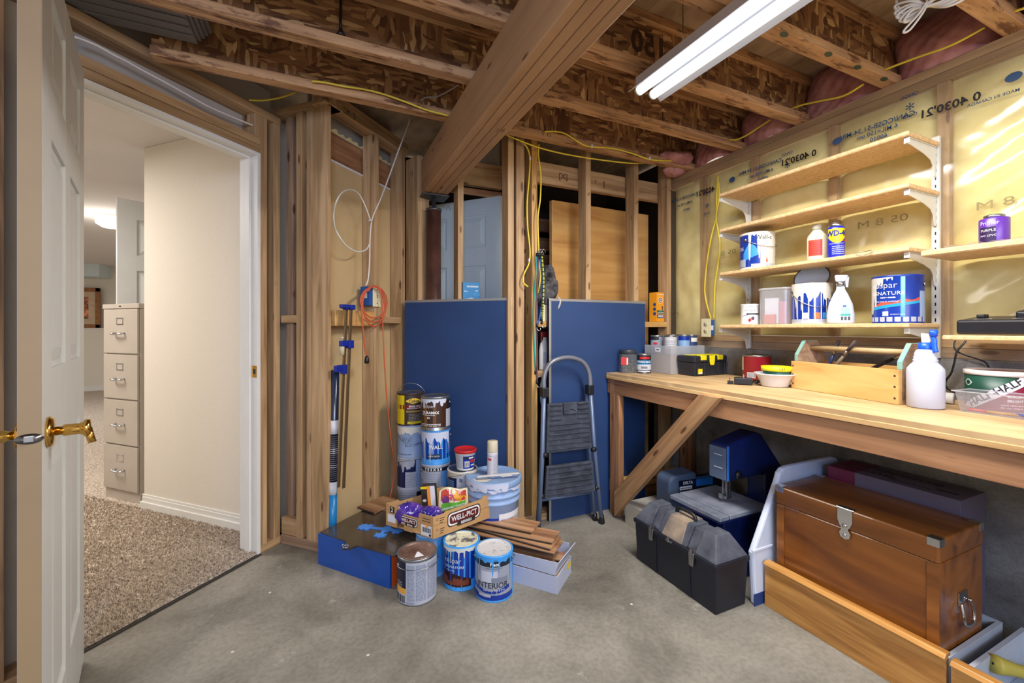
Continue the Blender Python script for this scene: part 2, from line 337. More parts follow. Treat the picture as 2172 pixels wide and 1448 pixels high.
MB().box((-1.75, 0.09, 0.0), (-0.76, 0.102, 2.45), GREYDW).build('drywall_sheet', wl)
MB().box((-0.76, 0.09, 2.05), (0.135, 0.102, 2.45), GREYDW).build('drywall_sheet', wl)
MB().box((0.02, 0.09, 0.0), (0.135, 0.102, 2.05), GREYDW).build('drywall_sheet', wl)
tr = thing('trim_1', 'white painted door frame around the opening', 'door frame', (-0.272, 2.51, 0), R45, kind='structure')
MB().box((-0.018, -0.004, 0), (0.0, 0.116, 2.05), WHITEP).build('jamb', tr, bev=0.002)
MB().box((-0.778, -0.004, 0), (-0.76, 0.116, 2.05), WHITEP).build('jamb', tr, bev=0.002)
MB().box((-0.76, -0.004, 2.032), (-0.018, 0.116, 2.05), WHITEP).build('head_jamb', tr, bev=0.002)
MB().box((-0.030, 0.040, 0), (-0.018, 0.075, 2.03), WHITEP).box((-0.76, 0.040, 2.020), (-0.018, 0.075, 2.032), WHITEP).build('door_stop', tr, bev=0.002)
MB().box((-0.012, 0.116, 0), (0.05, 0.132, 2.09), WHITEP).box((-0.83, 0.116, 2.035), (0.05, 0.132, 2.09), WHITEP).build('casing', tr, bev=0.003)
sp = MB().box((-0.0195, 0.002, 0.905), (-0.018, 0.034, 0.965), BRASS).box((-0.0200, 0.010, 0.923), (-0.0190, 0.026, 0.948), BLACK).build('strike_plate', tr, label='brass strike plate')
# short wall that juts into the room beside the doorway
wj = thing('wall_jog', 'short stud wall with a wide corner post between doorway and tube', 'wall', (-0.184, 2.59, 0), -R45, kind='structure')
lb(wj, 'bottom_plate', 0.0, 0.328, 0.0, 0.088, 0.0, 0.05, GREYW)
lb(wj, 'block', 0.0, 0.107, 0.003, 0.088, 0.052, 0.142, STUD)
lb(wj, 'stud', 0.0, 0.052, 0.030, 0.123, 0.142, 2.30, GREYW); lb(wj, 'stud', 0.107, 0.146, 0.0, 0.088, 0.05, 2.30, STUD)
lb(wj, 'corner_board', 0.178, 0.206, 0.0, 0.088, 0.05, 2.30, STUD); lb(wj, 'corner_board', 0.207, 0.322, 0.0, 0.022, 0.05, 2.30, STUD)
lb(wj, 'blocking', 0.0, 0.107, 0.0, 0.04, 1.185, 1.225, STUD)
lb(wj, 'top_plate', -0.06, 0.34, 0.0, 0.088, 2.30, 2.338, STUD)
MB().box((-0.12, 0.13, 0.0), (0.20, 0.14, 2.3), pm('blue_shadow_panel', (34, 46, 84), 0.8)).build('gap_shade_sheet', wj)  # added dark sheet: blue shade painted into the gap, blocks stray light from behind
# long stud wall behind tube, clamps and orange cord
w2 = thing('wall_center', 'open stud wall with bare drywall behind the studs and the orange cord', 'wall', (0.05, 2.36, 0), R45, kind='structure')
lb(w2, 'stud', 0.006, 0.044, 0.030, 0.088, 0.04, 2.30, STUD)
for a in (0.355, 0.622): lb(w2, 'stud', a, a+0.038, 0.0, 0.088, 0.04, 2.30, STUD)
lb(w2, 'bottom_plate', 0.0, 0.66, 0.0, 0.088, 0.0, 0.04, STUD)
lb(w2, 'top_plate', -0.03, 0.70, 0.0, 0.088, 2.30, 2.338, STUD); lb(w2, 'top_plate', -0.03, 0.70, 0.0, 0.088, 2.340, 2.378, STUD)
lb(w2, 'blocking', 0.041, 0.354, 0.0, 0.038, 1.168, 1.252, PINE); lb(w2, 'blocking', 0.394, 0.621, 0.0, 0.088, 1.188, 1.226, STUD)
lb(w2, 'header_board', 0.0, 0.70, 0.10, 0.138, 2.072, 2.225, APRON)
MB().box((0.0, 0.092, 0.0), (0.70, 0.100, 2.062), KRAFT).build('drywall_sheet', w2)
MB().box((0.0, 0.088, 2.062), (0.70, 0.100, 2.072), PAPER).build('paper_strip', w2)
MB().box((0.0, 0.14, 2.225), (0.70, 0.15, 2.5), GREYDW).build('drywall_sheet', w2)
def frill(u, v): return (0.7*u, 0.096-0.012*v*abs(sin(40*u)), 2.225+0.022*v*(0.6+0.4*sin(57*u)*sin(23*u)))
MB().grid(frill, 60, 2, pm('pale_foam', (214, 196, 140), 0.9)).build('foam_bead', w2)
mk = MB()
put_text(mk, 'CK 3', 0.05, INK, plane_mx((0.14, -0.0015, 2.320), (1, 0, 0), (0, 0, 1)), bold=-0.0006); mk.build('pencil_mark', w2)
w3 = thing('wall_post', 'built-up post of three studs beside the beam end', 'post', (0.523, 2.833, 0), atan2(-0.133, 0.052), kind='structure')
for a in (0.0, 0.047, 0.094): lb(w3, 'stud', a, a+0.045, 0.0, 0.088, 0.0, 2.26+0.0, STUD)
mk = MB(); put_text(mk, '1y', 0.05, INK, plane_mx((0.07, -0.001, 2.16), (1, 0, 0), (0, 0, 1)), bold=-0.0006); mk.build('pencil_mark', w3)
# back wall
wb = thing('wall_back', 'open stud wall behind the blue boards', 'wall', (0, 2.25, 0), 0, kind='structure')
lb(wb, 'stud', 0.776, 0.813, 0.252, 0.34, 0.0, 2.46, STUD)
for a in (1.000, 1.155, 1.540, 1.925, 2.217): lb(wb, 'stud', a, a+0.038, 0.0, 0.088, 0.04, 2.36, STUD if a != 1.155 else PINE)
lb(wb, 'stud', 1.053, 1.106, 0.0, 0.088, 0.04, 2.36, STUD)
lb(wb, 'bottom_plate', 0.95, 2.29, 0.0, 0.088, 0.0, 0.04, STUD)
for a, b in ((1.194, 1.539), (1.579, 1.924), (1.964, 2.216)): lb(wb, 'blocking', a, b, 0.0, 0.088, 1.165, 1.200, PINE)
lb(wb, 'header_board', 1.10, 2.29, 0.095, 0.133, 2.068, 2.20, STUD); lb(wb, 'header_board', 0.78, 1.12, 0.37, 0.408, 2.088, 2.243, STUD)
lb(wb, 'ledger_strip', 0.70, 1.12, 0.38, 0.40, 2.03, 2.07, APRON)
MB().box((0.76, 0.42, 2.25), (1.12, 0.43, 2.46), GREYDW).build('drywall_sheet', wb)
MB().box((0.76, 0.41, 2.246), (1.12, 0.42, 2.256), PAPER).build('paper_strip', wb)
mk = MB()
for X, Z, t, s in ((1.43, 2.13, '[X]', 0.05), (1.75, 2.12, 'I', 0.07), (1.68, 2.13, 'T', 0.03)): put_text(mk, t, s, pm('mill_stamp', (92, 58, 36), 0.8), plane_mx((X, 0.0935, Z), (1, 0, 0), (0, 0, 1)), bold=0.0005)
mk.build('mill_stamp', wb)
for px, py, dx in ((1137, 400, -1), (1250, 415, -1), (1352, 432, -1), (1248, 565, -1), (1352, 612, -1), (1404, 400, 1), (1420, 405, 1), (1425, 665, 1), (956, 445, -1)):
    p = ony(px, py, 2.247); a = Vector((p.x, 0, p.z)); MB().tube([a, a+Vector((0.02*dx, -0.03, 0.012)), a+Vector((0.035*dx, -0.035, -0.01))], 0.0012, pm('rusty_nail', (70, 56, 46), 0.6, 0.6), seg=5).build('bent_nail', wb)
# closet space beyond the back wall
wc = thing('wall_closet', 'dark storage space behind the open back wall', 'wall', (0, 0, 0), 0, kind='structure')
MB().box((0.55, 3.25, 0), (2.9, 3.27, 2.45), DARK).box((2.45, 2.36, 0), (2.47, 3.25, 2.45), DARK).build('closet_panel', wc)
for z, y in ((2.02, 2.95), (1.86, 2.9), (1.72, 2.85), (1.55, 2.9), (1.38, 2.86)): lb(wc, 'closet_board', 1.0, 2.35, y, y+0.04, z-0.10, z, APRON)
# right wall (local x = 2.30 - Y, local y = X - 2.30)
wr = thing('wall_right', 'insulated stud wall behind clear plastic sheeting', 'wall', (2.30, 2.30, 0), -pi/2, kind='structure')
SY = (2.02, 1.66, 1.245, 0.84, 0.43, 0.03, -0.37)
for y in SY: lb(wr, 'stud', 2.30-y-0.019, 2.30-y+0.019, 0.0, 0.088, 1.115, 2.152, STUD)
lb(wr, 'top_plate', -0.02, 2.9, 0.0, 0.088, 2.154, 2.191, STUD); lb(wr, 'top_plate', -0.02, 2.9, 0.0, 0.088, 2.193, 2.230, STUD)
lb(wr, 'bottom_plate', 0.0, 2.9, 0.0, 0.088, 1.077, 1.113, STUD); lb(wr, 'sill_plate', 0.0, 2.9, -0.004, 0.10, 1.035, 1.075, GREYW)
INS = pm('yellow_fibreglass', (240, 228, 168), 0.95, c2=(202, 184, 116), scale=4, bump=0.25, lo=0.3, hi=0.65)
edges = [0.0]+[2.30-y for y in SY]+[2.9]
for i in range(len(edges)-1):
    a = edges[i]+0.021; b = edges[i+1]-0.021; rr = random.Random(i); k = [rr.uniform(0, 6) for _ in range(6)]
    def fn(u, v, a=a, b=b, k=k):
        e = min(1, 5*min(u, 1-u))**0.5*min(1, 12*min(v, 1-v))**0.5
        wv = 0.5+0.5*sin(3.1*v*pi+k[0]+1.5*sin(2*u+k[1])); wv2 = 0.5+0.5*sin(9*u+k[2])*sin(17*v+k[3])
        return (a+(b-a)*u, 0.030-e*(0.012+0.016*wv+0.010*wv2), 1.115+(2.150-1.115)*v)
    MB().grid(fn, 14, 46, INS).build('insulation_batt', wr)
POLY = clear('poly_sheet', (246, 240, 214), 0.14, rough=0.16, bump=0.25, bscale=2.2)
def sheet(u, v):
    x = 2.9*u; z = 1.03+1.19*v; q = max(0, min(1, (x-1.45)/0.25))
    wr_ = sin(30*(z-0.55*x)+2*sin(5*x))*0.5+sin(54*(z-0.62*x)+1.3+3*sin(3*z))*0.35
    return (x, -0.010-0.004*q*(1+wr_)*1.8-0.0015*(1+sin(9*x)*sin(11*z)), z)
sh = MB().grid(sheet, 260, 130, POLY).build('plastic_sheet', wr)
BLUEINK = pm('blue_sheet_print', (54, 84, 120), 0.6)
def wall_text(body, size, px, py, tilt, bold=0.0, ink=INK, sx=1.0):
    p = onx(px, py, 2.278); mb = MB(); x = 2.30-p.y
    mx = plane_mx((x, -0.022, p.z), (cos(tilt), 0, -sin(tilt)), (sin(tilt), 0, cos(tilt)))
    put_text(mb, body, size, ink, mx, bold=bold, mirror=True, sx=sx); mb.build('sheet_lettering', wr)
for (px, py, ln) in ((1855, 268, 1.0), (1610, 355, 0.9), (1448, 420, 0.85)):
    for k, (t, s) in enumerate((('CAN/CGSB-51.34-M86', 0.030), ('6 MIL=150 um', 0.026), ('60010', 0.026))): wall_text(t, s*ln, px+4*k, py+12*k, 0.02, 0.0006, BLUEINK)
for (px, py) in ((1930, 195), (1670, 318), (1500, 412-10)): wall_text('ONGC', 0.020, px-1, py+8, 0, 0.0004, BLUEINK); wall_text('*', 0.07, px, py+38, 0, 0.0006, BLUEINK); wall_text('CGSB', 0.020, px, py+50, 0, 0.0004, BLUEINK)
for (px, py) in ((2012, 225), (1692, 336), (1500, 405)): wall_text('0 4030\'21', 0.046, px, py, 0.03, 0.0012, INK)
for (px, py, s) in ((1776, 299, 1), (1553, 381, 0.9), (2150, 163, 1)):
    p = onx(px, py, 2.278); MB().lathe([(0.0, 0), (0.022, 0)], BLUEINK, seg=20, smooth=False, sx=s, sy=0.75).build('sheet_mark', wr, (2.30-p.y, -0.0225, p.z), (pi/2, 0, 0))
for (px, py, t, s) in ((1870, 470, '05 8 M', 0.045), (2110, 432, '8 M', 0.045), (1545, 535, '05 8', 0.04)): wall_text(t, s, px, py, 0.0, 0.0, pm('faded_print', (150, 138, 92), 0.8), sx=1.5)
wall_text('MADE IN CANADA', 0.016, 2105, 208, 0.03, 0.0003, BLUEINK); wall_text('SEAL ALL JOINTS AND OVERLAPS', 0.016, 1880, 310, 0.03, 0.0002, BLUEINK)
fw = MB().box((2.285, -0.9, 0.0), (2.52, 2.45, 1.034), CONCW).build('wall_foundation'); tag(fw, 'grey poured concrete foundation wall under the bench', 'wall', kind='structure')
# ------------------------------------------------------------------ ceiling: joists, subfloor, beam
ce = thing('ceiling', 'open joist ceiling with strand board webs', 'ceiling', (0, 0, 0), 0, kind='structure')
JY = (2.157, 1.792, 1.425, 1.047, 0.675, 0.30, -0.07, -0.44)
for i, yf in enumerate(JY):
    x0 = yf-2.76 if yf < 2.2 else -0.5; x1 = 2.385; yc = yf-0.029
    j = lb(ce, 'joist', x0, x1, yc-0.006, yc+0.006, 2.262, 2.438, OSB, bev=0)
    for z0, z1 in ((2.230, 2.268), (2.432, 2.470)):
        f = MB().box((-(x1-x0)/2, -0.029, -0.019), ((x1-x0)/2, 0.029, 0.019), FLANGE).build('flange', j, (0, 0, (z0+z1)/2-2.35), bev=0.002, seg=1)
for x0, x1 in ((-2.6, -1.2), (-1.198, 0.02), (0.022, 1.24), (1.242, 2.50)): lb(ce, 'subfloor_sheet', x0, x1, -1.0, 3.35, 2.470, 2.488, SUBF, bev=0)
for a, b in ((0.596, 0.632), (0.6335, 0.671), (0.6725, 0.710), (0.7115, 0.748)): lb(ce, 'beam_ply', a, b, -0.9, 2.70, 2.003, 2.229, BEAMW, bev=0.0035)
PINK = pm('pink_fibreglass', (206, 150, 142), 0.98, c2=(158, 100, 96), scale=9, bump=0.5)
bays = [(2.120, 1.80), (1.757, 1.433), (1.390, 1.055), (1.012, 0.683), (0.640, 0.308), (0.265, -0.06)]
for i, (ya, yb) in enumerate([(2.36, 2.165)]+bays):
    rr = random.Random(50+i); k = [rr.uniform(0, 6) for _ in range(5)]
    def fn(u, v, ya=ya, yb=yb, k=k):
        e = (min(1, 4*min(u, 1-u)))**0.6
        return (2.345-0.085*e*(0.75+0.25*sin(4*v+k[0]))*sin(pi*min(1, 0.25+v*0.75))-0.018*sin(7*u+k[1])*sin(6*v+k[2])-0.006*sin(31*u+k[3])*sin(25*v), ya+(yb-ya)*u, 2.225+0.245*v)
    MB().grid(fn, 26, 18, PINK).build('rim_insulation', ce)
def lump(cx, cy, cz, sx, sy, sz, seed):
    rr = random.Random(seed); k = [rr.uniform(0, 6) for _ in range(6)]
    def fn(u, v):
        th = 2*pi*u; ph = pi*v; r = 1+0.16*sin(3*th+k[0])*sin(2*ph+k[1])+0.10*sin(7*th+k[2])*sin(5*ph+k[3])
        return (cx+sx*r*sin(ph)*cos(th), cy+sy*r*sin(ph)*sin(th), cz+sz*r*cos(ph))
    return fn
MB().grid(lump(2.14, 2.10, 2.275, 0.12, 0.09, 0.035, 3), 28, 16, PINK).build('rim_insulation', ce)
MB().grid(lump(2.20, 2.18, 2.225, 0.08, 0.06, 0.03, 5), 24, 12, PINK).build('rim_insulation', ce)
mk = MB(); put_text(mk, '150', 0.13, pm('branded_ink', (66, 40, 24), 0.8), plane_mx((1.27, 1.389-0.0, 2.345), (1, 0, 0), (0, 0, 1)), bold=0.004, mirror=True); mk.build('web_stamp', ce)
mk = MB(); put_text(mk, 'S  13', 0.03, INK, plane_mx((1.17, 2.0985, 2.249), (1, 0, 0), (0, 0, 1))); mk.build('web_stamp', ce)
for px, py, Y in ((1245, 212, 2.118), (1350, 243, 1.756+0.363), (1398, 255, 2.118)): pass
DRIP = pm('black_drip', (18, 16, 16), 0.5)
for X, Y, z, h in ((1.21, 1.7555, 2.266, 0.07), (1.56, 1.7555, 2.266, 0.045), (1.70, 1.7555, 2.266, 0.06)):
    MB().add([(X-0.009, Y, z), (X+0.009, Y, z), (X+0.003, Y, z+0.02), (X+0.0015, Y, z+h), (X-0.0015, Y, z+h), (X-0.003, Y, z+0.02)], [(0, 1, 2, 3, 4, 5)], DRIP).build('drip_stain', ce)
GREEN = pm('green_stain', (72, 84, 66), 0.7)
for X in (1.55, 1.82, 2.02, 2.22):
    MB().lathe([(0, 0), (0.017, 0)], GREEN, seg=14, smooth=False, sx=1.3, sy=0.7).build('stain_patch', ce, (X, 1.000, 2.2292), (0, 0, 0.2))
# ------------------------------------------------------------------ hall and far room beyond the doorway
hw = thing('wall_hall', 'cream painted hall wall seen through the doorway', 'wall', (-0.272, 2.51, 0), R45, kind='structure')
MB().box((0.136, 0.103, 0.0), (0.25, 1.19, 2.31), DRYW).build('wall_face', hw, bev=0.004)
MB().box((0.125, 0.103, 0.0), (0.136, 1.19, 0.085), WHITEP).box((0.129, 0.103, 0.085), (0.136, 1.197, 0.10), WHITEP).box((0.118, 0.103, 0.0), (0.136, 1.202, 0.055), WHITEP).build('skirting_board', hw, bev=0.003)
MB().box((-3.5, 0.103, 2.31), (7.5, 9.5, 2.33), CEILP).build('ceiling_panel', hw)
MB().box((-3.5, 0.104, 0), (-0.84, 0.112, 2.31), DRYW).build('wall_face', hw)
fw2 = thing('wall_far', 'cream far room wall with a raised ledge', 'wall', (0, 0, 0), 0, kind='structure')
MB().box((-7.5, 10.45, 0), (-1.0, 10.6, 2.31), DRYW).box((-7.5, 10.33, 0.0), (-1.0, 10.45, 1.14), DRYW).build('wall_face', fw2)
MB().box((-7.5, 10.31, 1.14), (-1.0, 10.45, 1.165), WHITEP).build('ledge_board', fw2, bev=0.004)
MB().box((-7.5, 10.315, 0.0), (-1.0, 10.33, 0.10), WHITEP).build('skirting_board', fw2)
p = at(210, 7.6); MB().box((-7.5, p.y, 2.09), (p.x, 10.45, 2.312), pm('soffit_paint', (206, 220, 224), 0.8, var=0.02)).build('soffit', fw2)
MB().box((-7.6, 2.0, 0), (-7.5, 10.6, 2.31), DRYW).build('wall_face', fw2)
CARP = pm('carpet_pile', (214, 200, 182), 0.98, c2=(126, 106, 90), scale=95, lo=0.36, hi=0.58, bump=0.4)
ca = MB(); ca.mx = Matrix.Translation((-0.272, 2.51, 0)) @ Matrix.Rotation(R45, 4, 'Z')
fh = MB(); fh.box((-4.0, 0.004, 0.0), (0.134, 9.0, 0.010), CARP); fh.box((0.134, 1.21, 0.0), (7.0, 9.0, 0.010), CARP); tag(fh.build('floor_hall', None, (-0.272, 2.51, 0), (0, 0, R45)), 'carpeted floor beyond the doorway', 'floor', kind='structure')
rr = random.Random(11); vs = []; fs = []
for i in range(52000):
    q = rr.random(); y = 0.003+1.9*q**1.5; x = rr.uniform(-0.95-y*0.6, -0.02 if y < 0.12 else 0.117)
    z = 0.010; hgt = rr.uniform(0.008, 0.016); r = rr.uniform(0.002, 0.0038)*(1+y*0.6); a = rr.uniform(0, 6.28); lx = rr.uniform(-0.006, 0.006); ly = rr.uniform(-0.006, 0.006); k = len(vs)
    for j in range(3): vs.append((x+r*cos(a+j*2.094), y+r*sin(a+j*2.094), z))
    vs.append((x+lx, y+ly, z+hgt)); fs += [(k, k+1, k+3), (k+1, k+2, k+3), (k+2, k, k+3)]
ca.add(vs, fs, CARP); o = ca.build('carpet'); tag(o, 'speckled beige carpet pile beyond the doorway', 'carpet', kind='stuff')
st = MB().box((-0.78, -0.014, 0.0), (-0.002, 0.003, 0.007), pm('dark_strip', (52, 46, 42), 0.7)).build('trim_2', None, (-0.272, 2.51, 0), (0, 0, R45), bev=0.002); tag(st, 'dark threshold strip where carpet meets concrete', 'trim', kind='structure')
# ------------------------------------------------------------------ doors
def leaf(parent, W, H, th, mat, rows=((0.22, 0.86), (1.05, 1.58), (1.70, 1.92)), face=1, stile=0.115, panels=True):
    """slab door: local x along the width, y across; stiles and rails proud, raised panels between"""
    m = MB().box((0.002, -th*0.72, 0.002), (W-0.002, -th*0.28, H-0.002), mat)
    mid = W/2; cols = ((stile, mid-0.045), (mid+0.045, W-stile))
    for a, b in ((0, stile), (mid-0.045, mid+0.045), (W-stile, W)): m.box((a, -th, 0), (b, 0, H), mat)
    zs = [0.0]+[z for r in rows for z in r]+[H]
    for k in range(0, len(zs), 2):
        for a, b in cols: m.box((a-0.001, -th+0.0002, zs[k]), (b+0.001, -0.0002, zs[k+1]), mat)
    o = m.build('leaf', parent)
    if panels:
        for z0, z1 in rows:
            for a, b in cols:
                q = MB()
                for s, yb, yt in ((1, -th*0.28, -0.002), (-1, -th*0.72, -th+0.002)):
                    i = 0.012; w_ = 0.045
                    A = [(a+i, yb, z0+i), (b-i, yb, z0+i), (b-i, yb, z1-i), (a+i, yb, z1-i)]; Bq = [(a+w_, yt, z0+w_), (b-w_, yt, z0+w_), (b-w_, yt, z1-w_), (a+w_, yt, z1-w_)]
                    q.add(A+Bq, [(4, 5, 6, 7), (0, 1, 5, 4), (1, 2, 6, 5), (2, 3, 7, 6), (3, 0, 4, 7)], mat)
                    R = [(a, yt*0.5+yb*0.5, z0), (b, yt*0.5+yb*0.5, z0), (b, yt*0.5+yb*0.5, z1), (a, yt*0.5+yb*0.5, z1)]
                    q.add(R+A, [(0, 1, 5, 4), (1, 2, 6, 5), (2, 3, 7, 6), (3, 0, 4, 7)], mat)
                q.build('panel', parent)
    return o
DOORW = pm('door_paint', (214, 216, 214), 0.42, var=0.02)
EDGE = pm('door_edge_wood', (150, 126, 92), 0.6, var=0.06, scale=3)
d1 = thing('door_1', 'open white six panel door with brass knobs', 'door', (-0.740, 1.953, 0.012), atan2(-0.961, 0.276), kind='structure')
leaf(d1, 0.755, 2.02, 0.035, DOORW)
MB().box((0.755, -0.0345, 0.0), (0.7575, -0.0005, 2.02), EDGE).build('edge_strip', d1, label='unpainted wooden door edge')
def knob(parent, x, z, y, s):
    k = thing('knob', loc=(x, y, z)); k.parent = parent; k.rotation_euler = (-pi/2*s, 0, 0)
    MB().lathe([(0, 0), (0.033, 0), (0.034, 0.004), (0.030, 0.010), (0.014, 0.013)], BRASS, 28).build('rosette', k)
    MB().lathe([(0.010, 0.010), (0.0095, 0.022), (0.013, 0.026), (0.0125, 0.050), (0.015, 0.056), (0.020, 0.060), (0.020, 0.068), (0, 0.070)], BRASS, 24).build('grip', k)
    MB().tube([(0, 0, 0.064), (0.004, 0.018, 0.068), (0.006, 0.034, 0.072)], 0.0075, BRASS, 10).build('thumb_turn', k)
knob(d1, 0.695, 0.912, 0.0, 1); knob(d1, 0.695, 0.912, -0.035, -1)
MB().lathe([(0.0, 0.0), (0.013, 0.0), (0.0135, 0.0015)], STEEL, 24, sx=0.8, sy=1.6).build('latch_plate', d1, (0.7578, -0.0175, 0.912), (0, pi/2, 0))
MB().box((0, -0.008, -0.007), (0.007, 0.008, 0.007), STEEL).build('latch_bolt', d1, (0.758, -0.0175, 0.912), bev=0.002)
for z in (0.2, 1.05, 1.82): MB().lathe([(0.006, 0), (0.006, 0.09)], BRASS, 12).build('hinge', d1, (-0.004, -0.038, z))
# white six panel door stored upright in the closet
d2 = thing('stored_door', 'white six panel door stored upright behind the rusty steel post', 'door', (1.101-0.41*1.17, 2.60+0.485*1.17, 0.0), atan2(-0.488, 0.425))
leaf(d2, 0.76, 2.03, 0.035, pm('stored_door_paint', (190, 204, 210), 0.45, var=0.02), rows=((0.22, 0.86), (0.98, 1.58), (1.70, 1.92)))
d3 = thing('stored_flush_door', 'flush birch veneer door leaning in the closet behind three studs', 'door', (1.440, 2.50, 0.0), 0.03)
MB().box((0, 0, 0), (0.86, 0.035, 2.025), BIRCH).build('slab', d3, bev=0.002); MB().box((-0.003, 0.001, 0.001), (0.0, 0.034, 2.024), PINE).build('edge_band', d3)
# ------------------------------------------------------------------ hall furniture
fc = thing('filing_cabinet', 'beige four drawer metal filing cabinet at the end of the hall wall', 'cabinet', (-1.055, 3.517, 0.0), 3*pi/4-pi)
FCM = pm('cabinet_enamel', (182, 172, 160), 0.4, var=0.03)
# local x runs from far to near; the front faces -y
MB().box((-0.38, 0.0, 0), (0.0, 0.62, 1.285), FCM).build('case', fc, bev=0.003)
MB().box((-0.386, -0.014, 1.287), (0.006, 0.626, 1.318), FCM).build('top_cover', fc, bev=0.003)
for k in range(4):
    z0 = 0.085+k*0.302; dr = MB().box((-0.372, -0.014, z0), (-0.008, -0.001, z0+0.292), FCM).build('drawer', fc, bev=0.002)
    MB().tube([(-0.235, -0.015, z0+0.135), (-0.235, -0.040, z0+0.128), (-0.145, -0.040, z0+0.128), (-0.145, -0.015, z0+0.135)], 0.0065, CHROME, 8, sub=3).build('handle', dr)
    q = MB(); fx0, fx1, fz0, fz1 = -0.225, -0.155, z0+0.19, z0+0.235
    for a, b in (((fx0, fz0), (fx1, fz0+0.005)), ((fx0, fz1-0.005), (fx1, fz1)), ((fx0, fz0), (fx0+0.005, fz1)), ((fx1-0.005, fz0), (fx1, fz1))): q.box((a[0], -0.0175, a[1]), (b[0], -0.0140, b[1]), CHROME)
    q.box((fx0+0.004, -0.0150, fz0+0.004), (fx1-0.004, -0.0141, fz1-0.004), FCM).build('card_holder', dr)
MB().box((-0.20, -0.0155, 1.298), (-0.18, -0.0142, 1.306), INK).build('badge', fc)
p = at(246, 3.28); d4 = thing('hall_door', 'tall white panel door standing open behind the filing cabinet', 'door', (p.x, p.y, 0.011), radians(28))
leaf(d4, 0.76, 2.15, 0.04, DOORW, rows=((0.22, 0.86), (0.98, 1.60), (1.72, 2.0)))
p = at(238, 4.35); cl = thing('ceiling_light', 'round glass ceiling light glowing in the room beyond the hall', 'lamp', (p.x, p.y, 2.31))
MB().lathe([(0, 0), (0.09, 0), (0.09, -0.02), (0, -0.02)][::-1], WHITE, 24).build('base', cl)
gm = pm('lit_glass', (255, 244, 226), 0.4, var=0.01, emit=5)
MB().lathe([(0, -0.13), (0.08, -0.12), (0.125, -0.09), (0.13, -0.05), (0.085, -0.02)], gm, 24).build('shade', cl)
pl = bpy.data.lights.new('globe_lamp', 'POINT'); pl.energy = 14; pl.shadow_soft_size = 0.12; pl.color = (1, 0.93, 0.84); po = bpy.data.objects.new('globe_lamp', pl); C.objects.link(po); po.location = (p.x, p.y, 2.10)
a = ony(150, 655, 10.32); b = ony(213, 612, 10.32)
pf = thing('framed_painting', 'gold framed autumn landscape painting on the ledge of the far wall', 'painting', ((a.x+b.x)/2, 10.325, 1.165))
W = b.x-a.x; Hh = (697-612)/900*7.85
GOLD = pm('gilt_frame', (150, 98, 48), 0.45, 0.3, var=0.2, scale=30); 
q = MB()
for u0, u1, v0, v1 in ((-W/2, W/2, 0, 0.07), (-W/2, W/2, Hh-0.07, Hh), (-W/2, -W/2+0.07, 0, Hh), (W/2-0.07, W/2, 0, Hh)): q.box((u0, -0.02, v0), (u1, 0.012, v1), GOLD)
q.build('frame', pf, bev=0.006); MB().box((-W/2+0.06, 0.0, 0.06), (W/2-0.06, 0.01, Hh-0.06), pm('mat_board', (206, 180, 150), 0.8)).build('mat_board', pf)
m, nt, bb = newmat('autumn_canvas'); co = coords(nt, (1, 1, 1)); n = N(nt, 'ShaderNodeTexNoise', i_Scale=7.0, i_Detail=5.0); nt.links.new(co, n.inputs['Vector'])
r = ramp(nt, [(0.34, lin((44, 40, 34))), (0.45, lin((120, 66, 30))), (0.55, lin((206, 110, 50))), (0.68, lin((226, 186, 140)))]); nt.links.new(n.outputs[0], r.inputs[0]); nt.links.new(r.outputs[0], bb.inputs['Base Color'])
MB().box((-W/2+0.17, -0.002, 0.17), (W/2-0.17, 0.0, Hh-0.17), m).build('canvas', pf)
# ------------------------------------------------------------------ shelving on the right wall
def board(name, label, x0, x1, y0, y1, z, th=0.018, group=None, mat=SHELFW):
    o = lb(None, name, x0, x1, y0, y1, z-th, z, mat, bev=0.004); return tag(o, label, 'shelf', group)
SH = (1.905, 1.707, 1.465, 1.175)
for z, lab in zip(SH, ('topmost empty pale shelf board high on the insulated wall', 'second empty shelf board directly below the topmost one', 'shelf board carrying the blue and yellow spray can and drippy paint can', 'lowest long shelf board with tubs, trigger bottle and paint cans')):
    board('shelf_board', lab, 2.03, 2.272, 0.838, 1.672, z, group='shelf boards on the right wall')
board('shelf_board', 'oak faced shelf board under the small purple can', 2.02, 2.272, -0.35, 0.80, 1.440, 0.022, 'shelf boards on the right wall', OAK if False else SHELFW)
board('shelf_board', 'low shelf board under the black battery charger', 2.03, 2.272, -0.35, 0.745, 1.130, 0.018, 'shelf boards on the right wall')
STW = pm('bracket_enamel', (214, 210, 198), 0.4, var=0.03)
